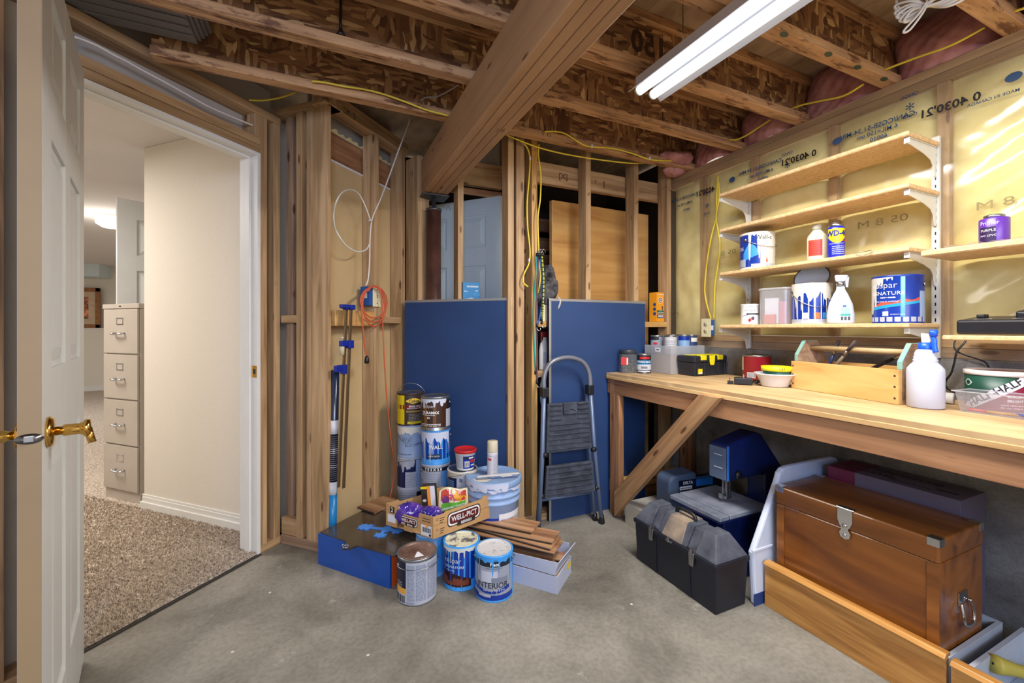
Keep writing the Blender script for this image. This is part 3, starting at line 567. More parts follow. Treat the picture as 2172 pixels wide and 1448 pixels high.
def standard(Y, label, z0, z1, lv):
    t = thing('shelf_standard', label, 'shelf bracket', (2.286, Y, z0), 0, 'slotted shelf standards')
    MB().box((-0.003, -0.0125, 0), (0.0, 0.0125, z1-z0), STW).box((-0.013, -0.0125, 0), (-0.002, -0.0105, z1-z0), STW).box((-0.013, 0.0105, 0), (-0.002, 0.0125, z1-z0), STW).box((-0.0135, -0.0125, 0), (-0.0120, 0.0125, z1-z0), STW).build('channel', t)
    q = MB(); k = 0.02
    while k < z1-z0-0.02: q.box((-0.0142, -0.0020, k), (-0.0134, 0.0020, k+0.013), BLACK); k += 0.0318
    q.build('slots', t, kind='stuff')
    for z in lv:
        zz = z-0.018-0.001-z0; q = MB(); f = -0.236
        prof = [(f, 0.0), (f, -0.022), (f+0.03, -0.024), (-0.11, -0.040), (-0.055, -0.056), (-0.034, -0.078), (-0.026, -0.118), (-0.0145, -0.122), (-0.0145, 0.0)]
        q.prism([(x, zz+y) for x, y in prof], -0.0016, 0.0016, STW, axis='y'); q.box((f, -0.009, zz-0.002), (-0.0145, 0.009, zz), STW); q.box((f-0.001, -0.009, zz-0.022), (f+0.002, 0.009, zz), STW)
        b_ = q.build('bracket', t, bev=0.0008, seg=1)
standard(1.678, 'white slotted standard with four brackets, on the stud nearer the corner', 1.04, 1.93, SH)
standard(0.852, 'white slotted standard with four brackets, on the stud right of the long shelves', 1.035, 1.93, SH)
# ------------------------------------------------------------------ cans
def txt(mb, b, s, m, r, deg, z, **k): return wrap_text(mb, b, s, m, r, deg, z, **k)
TIN = pm('can_tin', (168, 172, 178), 0.32, 0.9, var=0.15, scale=20)
def drips(mb, R, z_top, base, mat, seed, a0=-100, a1=100, n=110, nd=12, depth=0.09, wid=0.012, amp=0.006):
    rr = random.Random(seed); ds = [(rr.random(), rr.uniform(0.25, 1)*depth, rr.uniform(0.6, 1.5)*wid) for _ in range(nd)]
    def zb(q):
        v = base+amp*sin(23*q+seed)+amp*0.6*sin(51*q)
        for c, d, w_ in ds:
            x = abs(q-c)/w_
            if x < 1: v = min(v, base-d*(1-x**4))
        return v
    return mb.wrap(R, a0, a1, 0, z_top, mat, n=n, zbot=zb)
def can(label, loc, R=0.0825, H=0.192, body=None, lid=TIN, ears=None, hang=0.06, up=None, group=None, rz=0.0, name='paint_can', cat='paint can', tilt=None, nolid=False, parts=None):
    t = thing(name, label, cat, loc, face_cam(loc)+rz, group)
    if tilt: t.rotation_euler = (tilt[0], tilt[1], face_cam(loc)+rz)
    body = body or TIN
    MB().lathe([(R-0.004, 0.0), (R+0.001, 0.0), (R+0.0015, 0.003), (R, 0.006), (R, H-0.010), (R+0.0015, H-0.007), (R+0.002, H-0.002), (R, H), (R-0.006, H), (R-0.007, H-0.006), (R-0.012, H-0.006)], body, 40).build('body', t)
    if not nolid:
        r = R-0.010; MB().lathe([(r+0.0035, H-0.007), (r+0.003, H+0.0005), (r-0.002, H+0.0005), (r-0.005, H-0.005), (r-0.008, H-0.006), (0, H-0.0055)], lid, 40).build('lid', t)
    if ears is not None:
        e = radians(ears); ex, ey = sin(e), -cos(e); ox, oy = -ey, ex; ze = H*0.80
        for s in (1, -1): MB().lathe([(0, 0), (0.010, 0), (0.008, 0.004), (0, 0.006)], STEEL, 14).build('ear', t, (ex*R*s, ey*R*s, ze), (0, pi/2, atan2(ey*s, ex*s)))
        pts = []
        for k in range(13):
            th = pi*k/12; q = R+0.008
            if up is not None: pts.append((q*ex*cos(th)+ox*up*q*sin(th), q*ey*cos(th)+oy*up*q*sin(th), ze+q*1.02*sin(th)))
            else: pts.append((q*(ex*cos(th)+ox*sin(th)), q*(ey*cos(th)+oy*sin(th)), ze-hang*sin(th)))
        MB().tube(pts, 0.0016, STEEL, 6, sub=2).build('handle', t)
    return t
def lab(t, q, name='label'): return q.build(name, t)
LB = rgbm((150, 172, 206), 0.4); NAVY = rgbm((18, 34, 84), 0.3); VBLUE = rgbm((14, 52, 150), 0.25); LBLUE = rgbm((60, 150, 226), 0.35); WP = rgbm((228, 222, 208), 0.5); GREYL = rgbm((176, 180, 192), 0.4); BRN = rgbm((62, 36, 26), 0.35); YEL = rgbm((232, 206, 20), 0.4); RED = rgbm((196, 34, 34), 0.4); DKRED = rgbm((120, 22, 24), 0.4); ORG = rgbm((238, 150, 48), 0.5); TEXTG = rgbm((96, 104, 124), 0.6); SKY = rgbm((110, 168, 226), 0.4)
def small_print(q, R, a0, a1, z0, z1, n, m=TEXTG, seed=1):
    rr = random.Random(seed); h = (z1-z0)/n
    for i in range(n):
        b = a0
        while b < a1-1:
            e = min(a1, b+rr.uniform(4, 14)); q.wrap(R, b, e, z0+i*h, z0+i*h+h*0.42, m, n=3); b = e+rr.uniform(0.8, 3)
# stack beside the board: four gallons
P1 = at(872, 2.60); P2 = at(924, 2.47); HC = 0.192; G1 = 'gallon cans stacked in front of the blue board'
t = can('brown and yellow stain can with wire handle raised, top of the left stack', (P1.x, P1.y, 3*HC), body=rgbm((60, 44, 40), 0.35), ears=80, up=-0.12, group=G1)
q = MB(); r = 0.0832; q.wrap(r, -88, -28, 0.008, 0.180, YEL); q.wrap(r, -28, 80, 0.008, 0.180, rgbm((62, 46, 42), 0.35)); r += 0.0004
q.wrap(r, -60, 80, 0.098, 0.124, DKRED); q.lathe([(0, 0), (0.001, 0)], YEL, 3); q.wrap(r, -24, 46, 0.134, 0.160, rgbm((226, 190, 60), 0.3), ztop=lambda u: 0.147+0.017*sin(pi*u), zbot=lambda u: 0.147-0.015*sin(pi*u))
q.wrap(r, -20, 60, 0.080, 0.090, rgbm((160, 130, 70), 0.3)); q.wrap(r, -15, 45, 0.012, 0.026, YEL); r += 0.0004
txt(q, 'Cabot', 0.024, INK, r, 12, 0.147, bold=0.0006); txt(q, 'SOLID COLOR', 0.014, WHITE, r, 22, 0.115, bold=0.0005); txt(q, 'ACRYLIC STAIN + SEALER', 0.009, WHITE, r, 18, 0.103, bold=0.0003); txt(q, 'WATER BASED', 0.008, INK, r, 15, 0.019)
small_print(q, r, -10, 48, 0.032, 0.076, 5, rgbm((150, 140, 130), 0.5)); lab(t, q)
t = can('pale blue can with handwriting and a white painted top, second in the left stack', (P1.x+0.002, P1.y, 2*HC), body=LB, ears=-80, hang=0.07, group=G1)
q = MB(); r = 0.0832; drips(q, r, 0.186, 0.146, WP, 4, -85, 60, nd=4, depth=0.02, wid=0.05); q.wrap(r, 60, 90, 0.12, 0.18, NAVY); r += 0.0003
txt(q, 'Wall', 0.040, INK, r, -20, 0.108, bold=-0.0008, sx=0.8); txt(q, 'Base 2nd bed', 0.022, INK, r, 14, 0.076, bold=-0.0004, tilt=0.05); small_print(q, r, -60, 0, 0.02, 0.03, 1); lab(t, q, 'label')
t = can('navy and grey label can with a tree silhouette, third in the left stack', (P1.x, P1.y, HC), body=GREYL, ears=-80, hang=-0.03, group=G1)
q = MB(); r = 0.0832; q.wrap(r, -85, 20, 0.110, 0.180, NAVY); q.wrap(r, -85, -24, 0.016, 0.112, NAVY); drips(q, r+0.0004, 0.182, 0.155, GREYL, 9, -85, 15, nd=9, depth=0.05, wid=0.06, amp=0.012); q.wrap(r, 20, 85, 0.02, 0.18, LB); small_print(q, r+0.0003, -20, 30, 0.02, 0.10, 9, rgbm((130, 140, 165), 0.6), 3); lab(t, q)
t = can('grey and black label can at the bottom of the left stack', (P1.x, P1.y, 0), body=GREYL, group=G1)
q = MB(); r = 0.0832; q.wrap(r, 22, 88, 0.01, 0.18, rgbm((20, 22, 34), 0.4)); small_print(q, r, -80, 20, 0.02, 0.17, 14, rgbm((120, 126, 146), 0.6), 5); lab(t, q)
t = can('dark brown exterior paint can with dripped white top, top of the right stack', (P2.x, P2.y, 3*HC), body=TIN, ears=75, hang=0.07, group=G1)
q = MB(); r = 0.0832; q.wrap(r, -88, 48, 0.020, 0.172, BRN); q.wrap(r, 48, 88, 0.02, 0.172, rgbm((28, 24, 26), 0.4)); q.wrap(r+0.0004, 44, 88, 0.020, 0.120, GREYL); q.wrap(r+0.0002, -50, -34, 0.02, 0.172, rgbm((122, 84, 50), 0.3)); q.wrap(r+0.0002, -10, 2, 0.02, 0.172, rgbm((112, 76, 46), 0.3)); drips(q, r+0.0006, 0.180, 0.160, rgbm((206, 210, 226), 0.5), 3, -80, 45, nd=5, depth=0.035, wid=0.05); r += 0.001
txt(q, 'valspar', 0.026, WHITE, r, -30, 0.140, bold=-0.0003); txt(q, 'DURAMAX', 0.021, WHITE, r, -22, 0.103, bold=0.0008); q.wrap(r, -60, -2, 0.088, 0.0905, WHITE); txt(q, '8X', 0.015, WHITE, r, -28, 0.074, bold=0.0004); small_print(q, r, -70, 20, 0.028, 0.045, 2, WHITE, 7); lab(t, q)
t = can('bright blue wall paint can streaked with white drips, second in the right stack', (P2.x+0.001, P2.y, 2*HC), body=LBLUE, ears=84, hang=0.01, group=G1)
q = MB(); r = 0.0832; q.wrap(r, -88, 88, 0.032, 0.182, VBLUE); q.wrap(r, -35, 20, 0.036, 0.062, rgbm((24, 52, 80), 0.4)); drips(q, r+0.0005, 0.184, 0.135, rgbm((200, 208, 230), 0.5), 8, -80, 62, n=150, nd=7, depth=0.13, wid=0.020, amp=0.012); txt(q, 'WALL', 0.030, WHITE, r+0.0007, 0, 0.100, bold=0.0004); small_print(q, r, 46, 84, 0.06, 0.12, 6, rgbm((110, 140, 200), 0.4), 9); txt(q, 'LATEX SATIN', 0.011, WHITE, r+0.0007, -8, 0.050); lab(t, q)
t = can('grey specified can with black stencil strip, third in the right stack', (P2.x, P2.y, HC), body=GREYL, ears=-72, hang=0.10, group=G1)
q = MB(); r = 0.0832; q.wrap(r, -70, 60, 0.156, 0.176, rgbm((30, 36, 50), 0.4)); txt(q, '7 E 3 X 2 8', 0.022, WHITE, r+0.0004, -10, 0.166, bold=0.0008); q.wrap(r, 20, 85, 0.01, 0.156, SKY); small_print(q, r, -80, 15, 0.02, 0.15, 13, rgbm((140, 150, 176), 0.6), 2); lab(t, q)
can('plain grey can hidden at the bottom of the right stack', (P2.x, P2.y, 0), body=GREYL, group=G1)
P3 = at(981, 2.35)
can('plain can standing on the floor beneath the cream painted can', (P3.x, P3.y, 0), body=GREYL, group='two cans behind the bucket')
t = can('cream and navy label can with a red lidded tub on top', (P3.x, P3.y, HC), body=rgbm((206, 200, 186), 0.5), ears=-70, hang=-0.03, group='two cans behind the bucket')
q = MB(); r = 0.0832; q.wrap(r, -85, -22, 0.01, 0.16, NAVY); small_print(q, r+0.0003, -70, -34, 0.09, 0.15, 6, SKY, 3); q.wrap(r+0.0004, -78, -28, 0.01, 0.075, GREYL); q.wrap(r, -22, 15, 0.01, 0.17, GREYL); q.wrap(r, 15, 88, 0.03, 0.185, rgbm((214, 204, 178), 0.5)); small_print(q, r+0.0006, -76, -30, 0.01, 0.07, 7, TEXTG, 4); q.wrap(r+0.0005, -12, 0, 0.14, 0.16, TEXTG); lab(t, q)
# tub with a red lid
tb = thing('spackle_tub', 'small white tub with red lid on the cream can', 'tub', (P3.x+0.01, P3.y-0.02, 2*HC+0.002), face_cam(P3))
MB().lathe([(0.046, 0), (0.047, 0.004), (0.056, 0.090), (0.060, 0.092), (0.060, 0.100)], WHITE, 32).build('body', tb)
MB().lathe([(0.062, 0.094), (0.062, 0.106), (0.060, 0.109), (0.055, 0.109), (0.053, 0.106), (0.0, 0.106)], RED, 32).build('lid', tb)
q = MB(); 
def tw(a0, a1, z0, z1, m, d=0.0006): q.add([((0.047+0.1*z+d)*sin(radians(a)), -(0.047+0.1*z+d)*cos(radians(a)), z) for i in range(9) for a in [a0+(a1-a0)*i/8] for z in (z0, z1)], [(2*i, 2*i+2, 2*i+3, 2*i+1) for i in range(8)], m, True)
tw(-60, -14, 0.012, 0.080, GREYL); tw(-14, 70, 0.012, 0.080, VBLUE, 0.0004); tw(-5, 25, 0.020, 0.052, WHITE, 0.001)
for i in range(7): tw(-3+4*i, -1+4*i, 0.024, 0.048, INK, 0.0014)
tw(30, 66, 0.044, 0.060, RED, 0.001); tw(34, 64, 0.026, 0.032, WHITE, 0.001); tw(-5, 60, 0.064, 0.076, INK, 0.001); tw(20, 50, 0.066, 0.074, WHITE, 0.0014); q.build('label', tb)
# five gallon bucket
PB = at(1047, 2.26); HB = 0.375
bk = thing('paint_bucket', 'large blue grey plastic bucket smeared with white paint in front of board', 'bucket', (PB.x, PB.y, 0), face_cam(PB)); BKM = rgbm((150, 178, 220), 0.45)
MB().lathe([(0.120, 0), (0.124, 0.004), (0.134, 0.26), (0.137, 0.262), (0.142, 0.268), (0.137, 0.274), (0.136, 0.292), (0.143, 0.298), (0.145, 0.304), (0.138, 0.310), (0.137, 0.330), (0.145, 0.334), (0.146, 0.345), (0.139, 0.350), (0.139, 0.365)], BKM, 48).build('body', bk)
MB().lathe([(0.147, 0.348), (0.149, 0.352), (0.149, 0.372), (0.145, 0.380), (0.138, 0.380), (0.132, 0.370), (0.126, 0.368), (0.0, 0.368)], rgbm((132, 160, 200), 0.45), 48).build('lid', bk)
q = MB(); drips(q, 0.1497, 0.376, 0.352, rgbm((196, 202, 222), 0.5), 5, -100, 30, nd=6, depth=0.02, wid=0.04); drips(q, 0.1465, 0.344, 0.336, rgbm((200, 206, 226), 0.5), 6, -90, 100, nd=5, depth=0.01, wid=0.04)
q.add([(-0.06+0.045*cos(a)*(1+0.2*sin(3*a)), -0.06+0.030*sin(a), 0.3692) for a in [2*pi*i/20 for i in range(20)]], [tuple(range(20))], rgbm((206, 200, 190), 0.5)); q.build('paint_smear', bk)
MB().box((0.03, -0.045, 0.3686), (0.09, -0.005, 0.3694), PAPER).build('lid_sticker', bk, rot=(0, 0, 0.5))
q = MB()
def bw(a0, a1, z0, z1, m, d=0.0008): q.add([((0.124+0.038*(z)+d)*sin(radians(a)), -(0.124+0.038*(z)+d)*cos(radians(a)), z) for i in range(13) for a in [a0+(a1-a0)*i/12] for z in (z0, z1)], [(2*i, 2*i+2, 2*i+3, 2*i+1) for i in range(12)], m, True)
bw(-80, 12, 0.02, 0.20, VBLUE); bw(12, 75, 0.02, 0.22, PAPER); wrap_text(q, 'SuperPaint', 0.046, WHITE, 0.1335, -28, 0.105, bold=0.0004); wrap_text(q, 'Interior Acrylic', 0.014, WHITE, 0.1335, -16, 0.070)
small_print(q, 0.1345, 16, 72, 0.05, 0.20, 14, rgbm((160, 166, 186), 0.5), 8); bw(-12, -2, 0.145, 0.175, SKY, 0.0012); q.build('label', bk)
sc = thing('spray_can', 'white aerosol can with cream cap standing on the bucket lid', 'spray can', (PB.x-0.006, PB.y+0.0, 0.3695), face_cam(PB))
MB().lathe([(0.028, 0), (0.0285, 0.003), (0.0285, 0.128), (0.0275, 0.132)], rgbm((198, 196, 204), 0.35), 28).build('body', sc)
MB().lathe([(0.0282, 0.132), (0.0285, 0.134), (0.0278, 0.185), (0.026, 0.188), (0, 0.188)], rgbm((206, 196, 168), 0.45), 28).build('cap', sc)
q = MB(); wrap_text(q, 'RUST STOP', 0.008, INK, 0.0290, -42, 0.112); 
for i in range(3): q.wrap(0.0290, -62+18*i, -48+18*i, 0.090, 0.102, RED, 3)
small_print(q, 0.029, 8, 70, 0.02, 0.12, 14, rgbm((150, 150, 166), 0.5), 3); q.build('label', sc)
A = PB+Vector((-0.10, -0.02, 0.386)); Bp = PB+Vector((0.115, -0.075, 0.392)); pb = stick(None, 'paint_stick', A, Bp, 0.022, 0.004, rgbm((206, 200, 196), 0.5)); tag(pb, 'flat paint stirring stick lying across the bucket lid behind the aerosol', 'stick')
# three cans at the front, one behind them
t = can('can with rusty brown lid and grey printed back label, leftmost on the floor', at(885, 1.843), body=TIN, lid=pm('rusty_lid', (150, 124, 112), 0.4, 0.4, c2=(104, 74, 62), scale=14), ears=-70, hang=-0.0, up=None, group='gallon cans at the front of the pile')
q = MB(); r = 0.0832; q.wrap(r, -88, -34, 0.006, 0.178, rgbm((12, 20, 48), 0.35)); q.wrap(r+0.0003, -88, -34, 0.046, 0.070, rgbm((222, 160, 60), 0.4)); q.wrap(r+0.0003, -88, -34, 0.006, 0.046, GREYL); q.wrap(r, -34, 88, 0.006, 0.180, GREYL); r += 0.0007
for c0, c1 in ((-30, -8), (-4, 26), (30, 62)): small_print(q, r, c0, c1, 0.022, 0.172, 30, rgbm((124, 132, 158), 0.6), c0)
for i in range(9): q.wrap(r, -82+5*i, -80+5*i+(i % 3), 0.010, 0.040, INK, 2)
for k, s in enumerate(('100% Acrylic', 'Interior Satin', 'Wall Paint')): txt(q, s, 0.007, WHITE, r, -60, 0.092-0.009*k)
txt(q, 'valspar', 0.013, TEXTG, r, -20, 0.014); lab(t, q)
MB().prism([(-0.012, -0.052), (0.028, -0.046), (0.006, -0.008), (0.0, -0.006)], 0.1880, 0.1888, PAPER).build('torn_sticker', t)
t = can('cobalt blue can with white drips and spattered lid, middle of the front three', at(979, 1.945), body=LBLUE, lid=pm('spattered_lid', (208, 204, 178), 0.5, 0.0, c2=(96, 96, 98), scale=26, lo=0.44, hi=0.52), ears=72, hang=0.085, group='gallon cans at the front of the pile')
q = MB(); r = 0.0832; q.wrap(r, -88, 88, 0.045, 0.185, VBLUE); q.wrap(r, -88, 30, 0.018, 0.075, rgbm((52, 22, 20), 0.3), ztop=lambda u: 0.085-0.035*u*u); q.wrap(r-0.0002, -88, 88, 0.008, 0.046, LBLUE)
rr = random.Random(2)
for i in range(9):
    a = -62+10*i; q.wrap(r+0.0003, a-6, a+5, 0, 0, rgbm((122, 60, 44), 0.3), 5, ztop=lambda u, z=0.035+0.02*rr.random(): z+0.008*sin(pi*u), zbot=lambda u, z=0.03: z-0.006*sin(pi*u))
small_print(q, r+0.0002, 40, 85, 0.055, 0.14, 16, rgbm((16, 40, 110), 0.4), 2); txt(q, 'valspar', 0.032, WHITE, r+0.0006, -32, 0.132, bold=-0.0003); txt(q, 'SIGNATURE', 0.015, WHITE, r+0.0006, -24, 0.104, sx=1.2); txt(q, 'PAINT & PRIMER', 0.006, WHITE, r+0.0006, -36, 0.088)
drips(q, r+0.0009, 0.187, 0.172, rgbm((206, 210, 204), 0.5), 12, -70, 60, n=180, nd=6, depth=0.04, wid=0.014, amp=0.003); lab(t, q)
t = can('sky blue smeared can with grey speckled lid, rightmost of the front three', at(1048, 1.868), body=LBLUE, lid=pm('speckled_lid', (190, 188, 188), 0.6, 0.0, c2=(130, 130, 136), scale=40, lo=0.3, hi=0.45), ears=82, hang=0.01, group='gallon cans at the front of the pile')
q = MB(); r = 0.0832; q.wrap(r, -80, 66, 0.148, 0.172, rgbm((24, 34, 44), 0.35)); q.wrap(r, -80, 66, 0.030, 0.148, rgbm((150, 156, 172), 0.4)); q.wrap(r, -80, 70, 0.008, 0.030, VBLUE)
q.wrap(r+0.0003, -40, 10, 0.084, 0.130, rgbm((188, 192, 206), 0.4)); q.wrap(r+0.0004, -8, 44, 0.082, 0.104, rgbm((124, 130, 148), 0.4)); q.wrap(r+0.0003, -72, 50, 0.036, 0.058, VBLUE, ztop=lambda u: 0.066-0.016*sin(pi*u), zbot=lambda u: 0.050-0.014*sin(pi*u)); r += 0.0008
txt(q, 'Place', 0.019, WHITE, r, 2, 0.160, bold=0.0007); txt(q, 'HER MAJESTY', 0.007, INK, r, 0, 0.142, sx=1.8); txt(q, 'INTERIOR', 0.033, INK, r, -6, 0.070, bold=0.0002); txt(q, 'Semi-Gloss Wall & Trim', 0.010, WHITE, r, 0, 0.050); q.wrap(r, -50, -10, 0.022, 0.034, GREYL)
drips(q, r+0.0002, 0.187, 0.172, LBLUE, 21, -90, 90, n=170, nd=7, depth=0.15, wid=0.010); lab(t, q)
PG = at(915, 2.03); t = can('pale blue can half hidden under the fruit carton', PG, body=SKY, group=None, R=0.072)
q = MB(); q.wrap(0.0727, -85, 20, 0.02, 0.17, LB); q.wrap(0.0727, 20, 85, 0.02, 0.17, LBLUE); lab(t, q)
# ------------------------------------------------------------------ blue boards, stool, carton, boxes
def blueboard(label, a, b, H, left, dz=0.0):
    a = Vector(a); b = Vector(b); d = b-a; W = d.length
    t = thing('blue_board', label, 'board', (a.x, a.y, 0.0), atan2(d.y, d.x), 'framed blue boards')
    MB().box((0, 0.002, 0), (W, 0.020, H-0.002), BLUEB).build('panel', t)
    s = 0.0 if left else W-0.016
    MB().box((0, 0, H-0.016), (W, 0.022, H), ALU).build('top_strip', t, bev=0.001); MB().box((s, 0.0, 0.0), (s+0.016, 0.022, H-0.0165), ALU).build('side_strip', t, bev=0.001); return t
a1_ = at(858, 2.715); b1_ = at(1085, 2.47)
blueboard('framed blue board standing behind the stacked paint cans', (a1_.x, a1_.y), (b1_.x, b1_.y), 1.335, False)
blueboard('framed blue board standing behind the folding step stool', (1.251, 2.212), (1.988, 2.212), 1.335, True)
# step stool
RAIL = rgbm((110, 126, 156), 0.35, 0.3); TREAD = pm('dusty_tread', (70, 76, 90), 0.7, c2=(38, 42, 52), scale=12, bump=0.2)
ss = thing('step_stool', 'folded grey metal step stool with dusty black treads against the blue board', 'step stool', (1.322, 2.082, 0), -0.06)
def L_(x, z, y=0.0): return (x, y+0.05*z, z)
for s in (-1, 1):
    MB().tube([L_(0.205*s, 0.02), L_(0.17*s, 0.45), L_(0.152*s, 0.80)], 0.0125, RAIL, 12).build('leg', ss)
    MB().tube([L_(0.190*s, 0.02, 0.05), L_(0.158*s, 0.45, 0.035), L_(0.146*s, 0.76, 0.026)], 0.011, RAIL, 10).build('rear_leg', ss)
    MB().lathe([(0.018, 0), (0.019, 0.012), (0.0145, 0.035), (0.013, 0.05)], BLACK, 14).build('foot', ss, (0.206*s, 0.0, 0)); MB().lathe([(0.016, 0), (0.013, 0.04)], BLACK, 12).build('foot', ss, (0.191*s, 0.05, 0.001))
    MB().box((-0.019, -0.019, -0.028), (0.019, 0.03, 0.028), BLACK).build('joint_clip', ss, (0.150*s, 0.039, 0.79), bev=0.005)
    for z in (0.44, 0.21): MB().lathe([(0.014, -0.012), (0.014, 0.012)], BLACK, 12).build('pivot', ss, (0.178*s-0.02*s*(z > 0.3), 0.012, z), (0, pi/2, 0))
MB().tube([L_(-0.152, 0.79), L_(-0.152, 0.86), L_(-0.135, 0.92), L_(-0.09, 0.965), L_(0, 0.985), L_(0.09, 0.965), L_(0.135, 0.92), L_(0.152, 0.86), L_(0.152, 0.79)], 0.0135, rgbm((120, 124, 134), 0.35, 0.3), 12, sub=4).build('top_handle', ss)
MB().tube([L_(-0.18, 0.17, 0.05), L_(0.18, 0.17, 0.05)], 0.011, RAIL, 10).build('cross_bar', ss)
def tread(z0, z1, w0, w1, n, latch):
    t = thing('tread'); t.parent = ss; y = 0.05*z0-0.016
    MB().hexa([(-w0, y+0.006, z0), (w0, y+0.006, z0), (w0, y+0.034, z0), (-w0, y+0.034, z0), (-w1, y+0.010, z1), (w1, y+0.010, z1), (w1, y+0.034, z1), (-w1, y+0.034, z1)], TREAD).build('tread_body', t, bev=0.006)
    for k in range(n):
        f = (k+0.7)/n; z = z0+(z1-z0)*f; w_ = w0+(w1-w0)*f-0.014
        if latch and f > 0.62:
            for s in (-1, 1): MB().box((min(s*w_, s*0.052), y+0.002, z-0.003), (max(s*w_, s*0.052), y+0.012, z+0.003), TREAD).build('tread_rib', t, bev=0.001, seg=1)
        else: MB().box((-w_, y+0.002, z-0.003), (w_, y+0.012, z+0.003), TREAD).build('tread_rib', t, bev=0.001, seg=1)
    if latch:
        MB().box((-0.045, y-0.002, z1-0.065), (0.045, y+0.012, z1+0.003), TREAD).build('latch_plate', t, bev=0.004)
        MB().tube([(-0.03, y-0.003, z1-0.045), (0, y-0.003, z1-0.035), (0.03, y-0.003, z1-0.045)], 0.002, BLACK, 6, sub=3).build('embossed_arc', t)
tread(0.445, 0.725, 0.150, 0.138, 10, True); tread(0.195, 0.375, 0.165, 0.150, 6, False)
# blue box with a fancy cross on its lid
ang = atan2(-0.352, 0.29); bb_ = thing('blue_box', 'low blue wooden box with a blue ornate cross on its dark lid', 'box', (-0.003, 2.288, 0), ang)
BXB = pm('box_blue_paint', (12, 74, 160), 0.35, var=0.05, coat=0.2); BXO = pm('box_orange_paint', (226, 96, 30), 0.4, c2=(150, 40, 18), scale=3)
W, D, Hh = 0.457, 0.33, 0.150
MB().box((0, 0, 0), (W, 0.012, Hh), BXB).build('front_board', bb_, bev=0.001); MB().box((0, D-0.012, 0), (W, D, Hh), BXB).build('back_board', bb_, bev=0.001)
MB().box((W-0.010, 0.013, 0), (W+0.001, D-0.013, Hh-0.004), BXO).build('end_board', bb_, label='orange end board'); MB().box((0, 0.013, 0), (0.012, D-0.013, Hh-0.004), BXB).build('end_board', bb_); MB().box((0.013, 0.013, 0), (W-0.011, D-0.013, 0.008), BXO).build('bottom_board', bb_)
LIDM = pm('lid_varnish', (74, 66, 58), 0.22, c2=(36, 32, 30), scale=5, coat=0.5)
q = MB(); q.prism([(0.008, 0.006), (0.19, -0.004), (0.205, -0.012), (0.215, -0.050), (0.240, -0.062), (0.262, -0.050), (0.275, -0.010), (W+0.035, -0.006), (W+0.035, D+0.006), (0.010, D-0.004)], 0.1515, 0.1575, LIDM); lid = q.build('lid', bb_, bev=0.001)
CRS = pm('cross_blue', (66, 132, 216), 0.4, var=0.04); q = MB()
def arm(L, w0, w1):
    return [(0.018, -w0), (L*0.55, -w0*0.9), (L*0.60, -w0*2.0), (L*0.52, -w0*3.0), (L*0.66, -w0*3.2), (L*0.72, -w1*0.7), (L*0.80, -w1*1.15), (L*0.86, -w1*0.75), (L*0.93, -w1*0.9), (L*0.93, -w1*0.35), (L, 0), (L*0.93, w1*0.35), (L*0.93, w1*0.9), (L*0.86, w1*0.75), (L*0.80, w1*1.15), (L*0.72, w1*0.7), (L*0.66, w0*3.2), (L*0.52, w0*3.0), (L*0.60, w0*2.0), (L*0.55, w0*0.9), (0.018, w0)]
for k, L in enumerate((0.085, 0.085, 0.155, 0.085)):
    q.mx = Matrix.Translation((0.285, 0.165, 0)) @ Matrix.Rotation(k*pi/2+0.25, 4, 'Z'); q.prism(arm(L, 0.009, 0.026), 0.1576, 0.1618+0.0001*k, CRS)
q.mx = Matrix.Translation((0.285, 0.165, 0)); q.lathe([(0, 0.1576), (0.026, 0.1576), (0.026, 0.1622), (0, 0.1622)], CRS, 20, False); q.build('cross', lid)
rg = MB().tube([(0.012*sin(2*pi*k/14), -0.052-0.012*cos(2*pi*k/14), 0) for k in range(14)], 0.003, rgbm((150, 160, 186), 0.3, 0.8), 8, closed=True).build('ring_pull', lid, (0.236, 0.012, 0.158)); rg.location = (0.236, 0.008, 0.1595)
MB().tube([(0.225, -0.046, 0.150), (0.195, -0.022, 0.146), (0.182, -0.012, 0.138), (0.192, -0.010, 0.132), (0.224, -0.022, 0.137)], 0.005, rgbm((150, 176, 222), 0.4), 8, sub=4).build('leather_loop', bb_)
# fruit carton tray with its contents
Nn = Vector((0.472, 1.896, 0.200)); Ll = Vector((0.303, 2.165, 0.186)); Rr = Vector((0.784, 1.984, 0.205)); Bb = Ll+(Rr-Nn)
ct = thing('fruit_carton', 'cardboard berry tray with oval red logos resting on pale blue can', 'carton', Nn)
def wallp(name, a, b, poly, holes=None):
    a = a-Nn; b = b-Nn; L = (b-a).length; m = plane_mx(a, (b-a), (0, 0, 1)); q = MB(); q.mx = m
    q.prism([(x*L, y) for x, y in poly], -0.0045, 0, CARD); o = q.build(name, ct); return o, m, L
LOGO = rgbm((92, 22, 26), 0.5); INKB = rgbm((46, 32, 30), 0.6)
side, ms, Ls = wallp('side_wall', Nn, Rr, [(0, 0), (1, 0), (1, 0.118), (0.86, 0.116), (0.84, 0.106), (0.2, 0.106), (0.18, 0.100), (0, 0.100)])
end, me_, Le = wallp('end_wall', Ll, Nn, [(0, 0.0), (0.24, 0.0), (0.24, 0.026), (0.40, 0.026), (0.40, 0.0), (0.58, 0.0), (0.58, 0.024), (0.74, 0.024), (0.74, 0), (1, 0), (1, 0.100), (0.72, 0.100), (0.70, 0.074), (0.34, 0.074), (0.30, 0.100), (0, 0.108)])
wallp('side_wall', Bb, Ll, [(0, 0), (1, 0), (1, 0.105), (0.8, 0.105), (0.78, 0.095), (0.2, 0.095), (0.18, 0.105), (0, 0.105)]); wallp('end_wall', Rr, Bb, [(0, 0), (1, 0), (1, 0.105), (0, 0.112)])
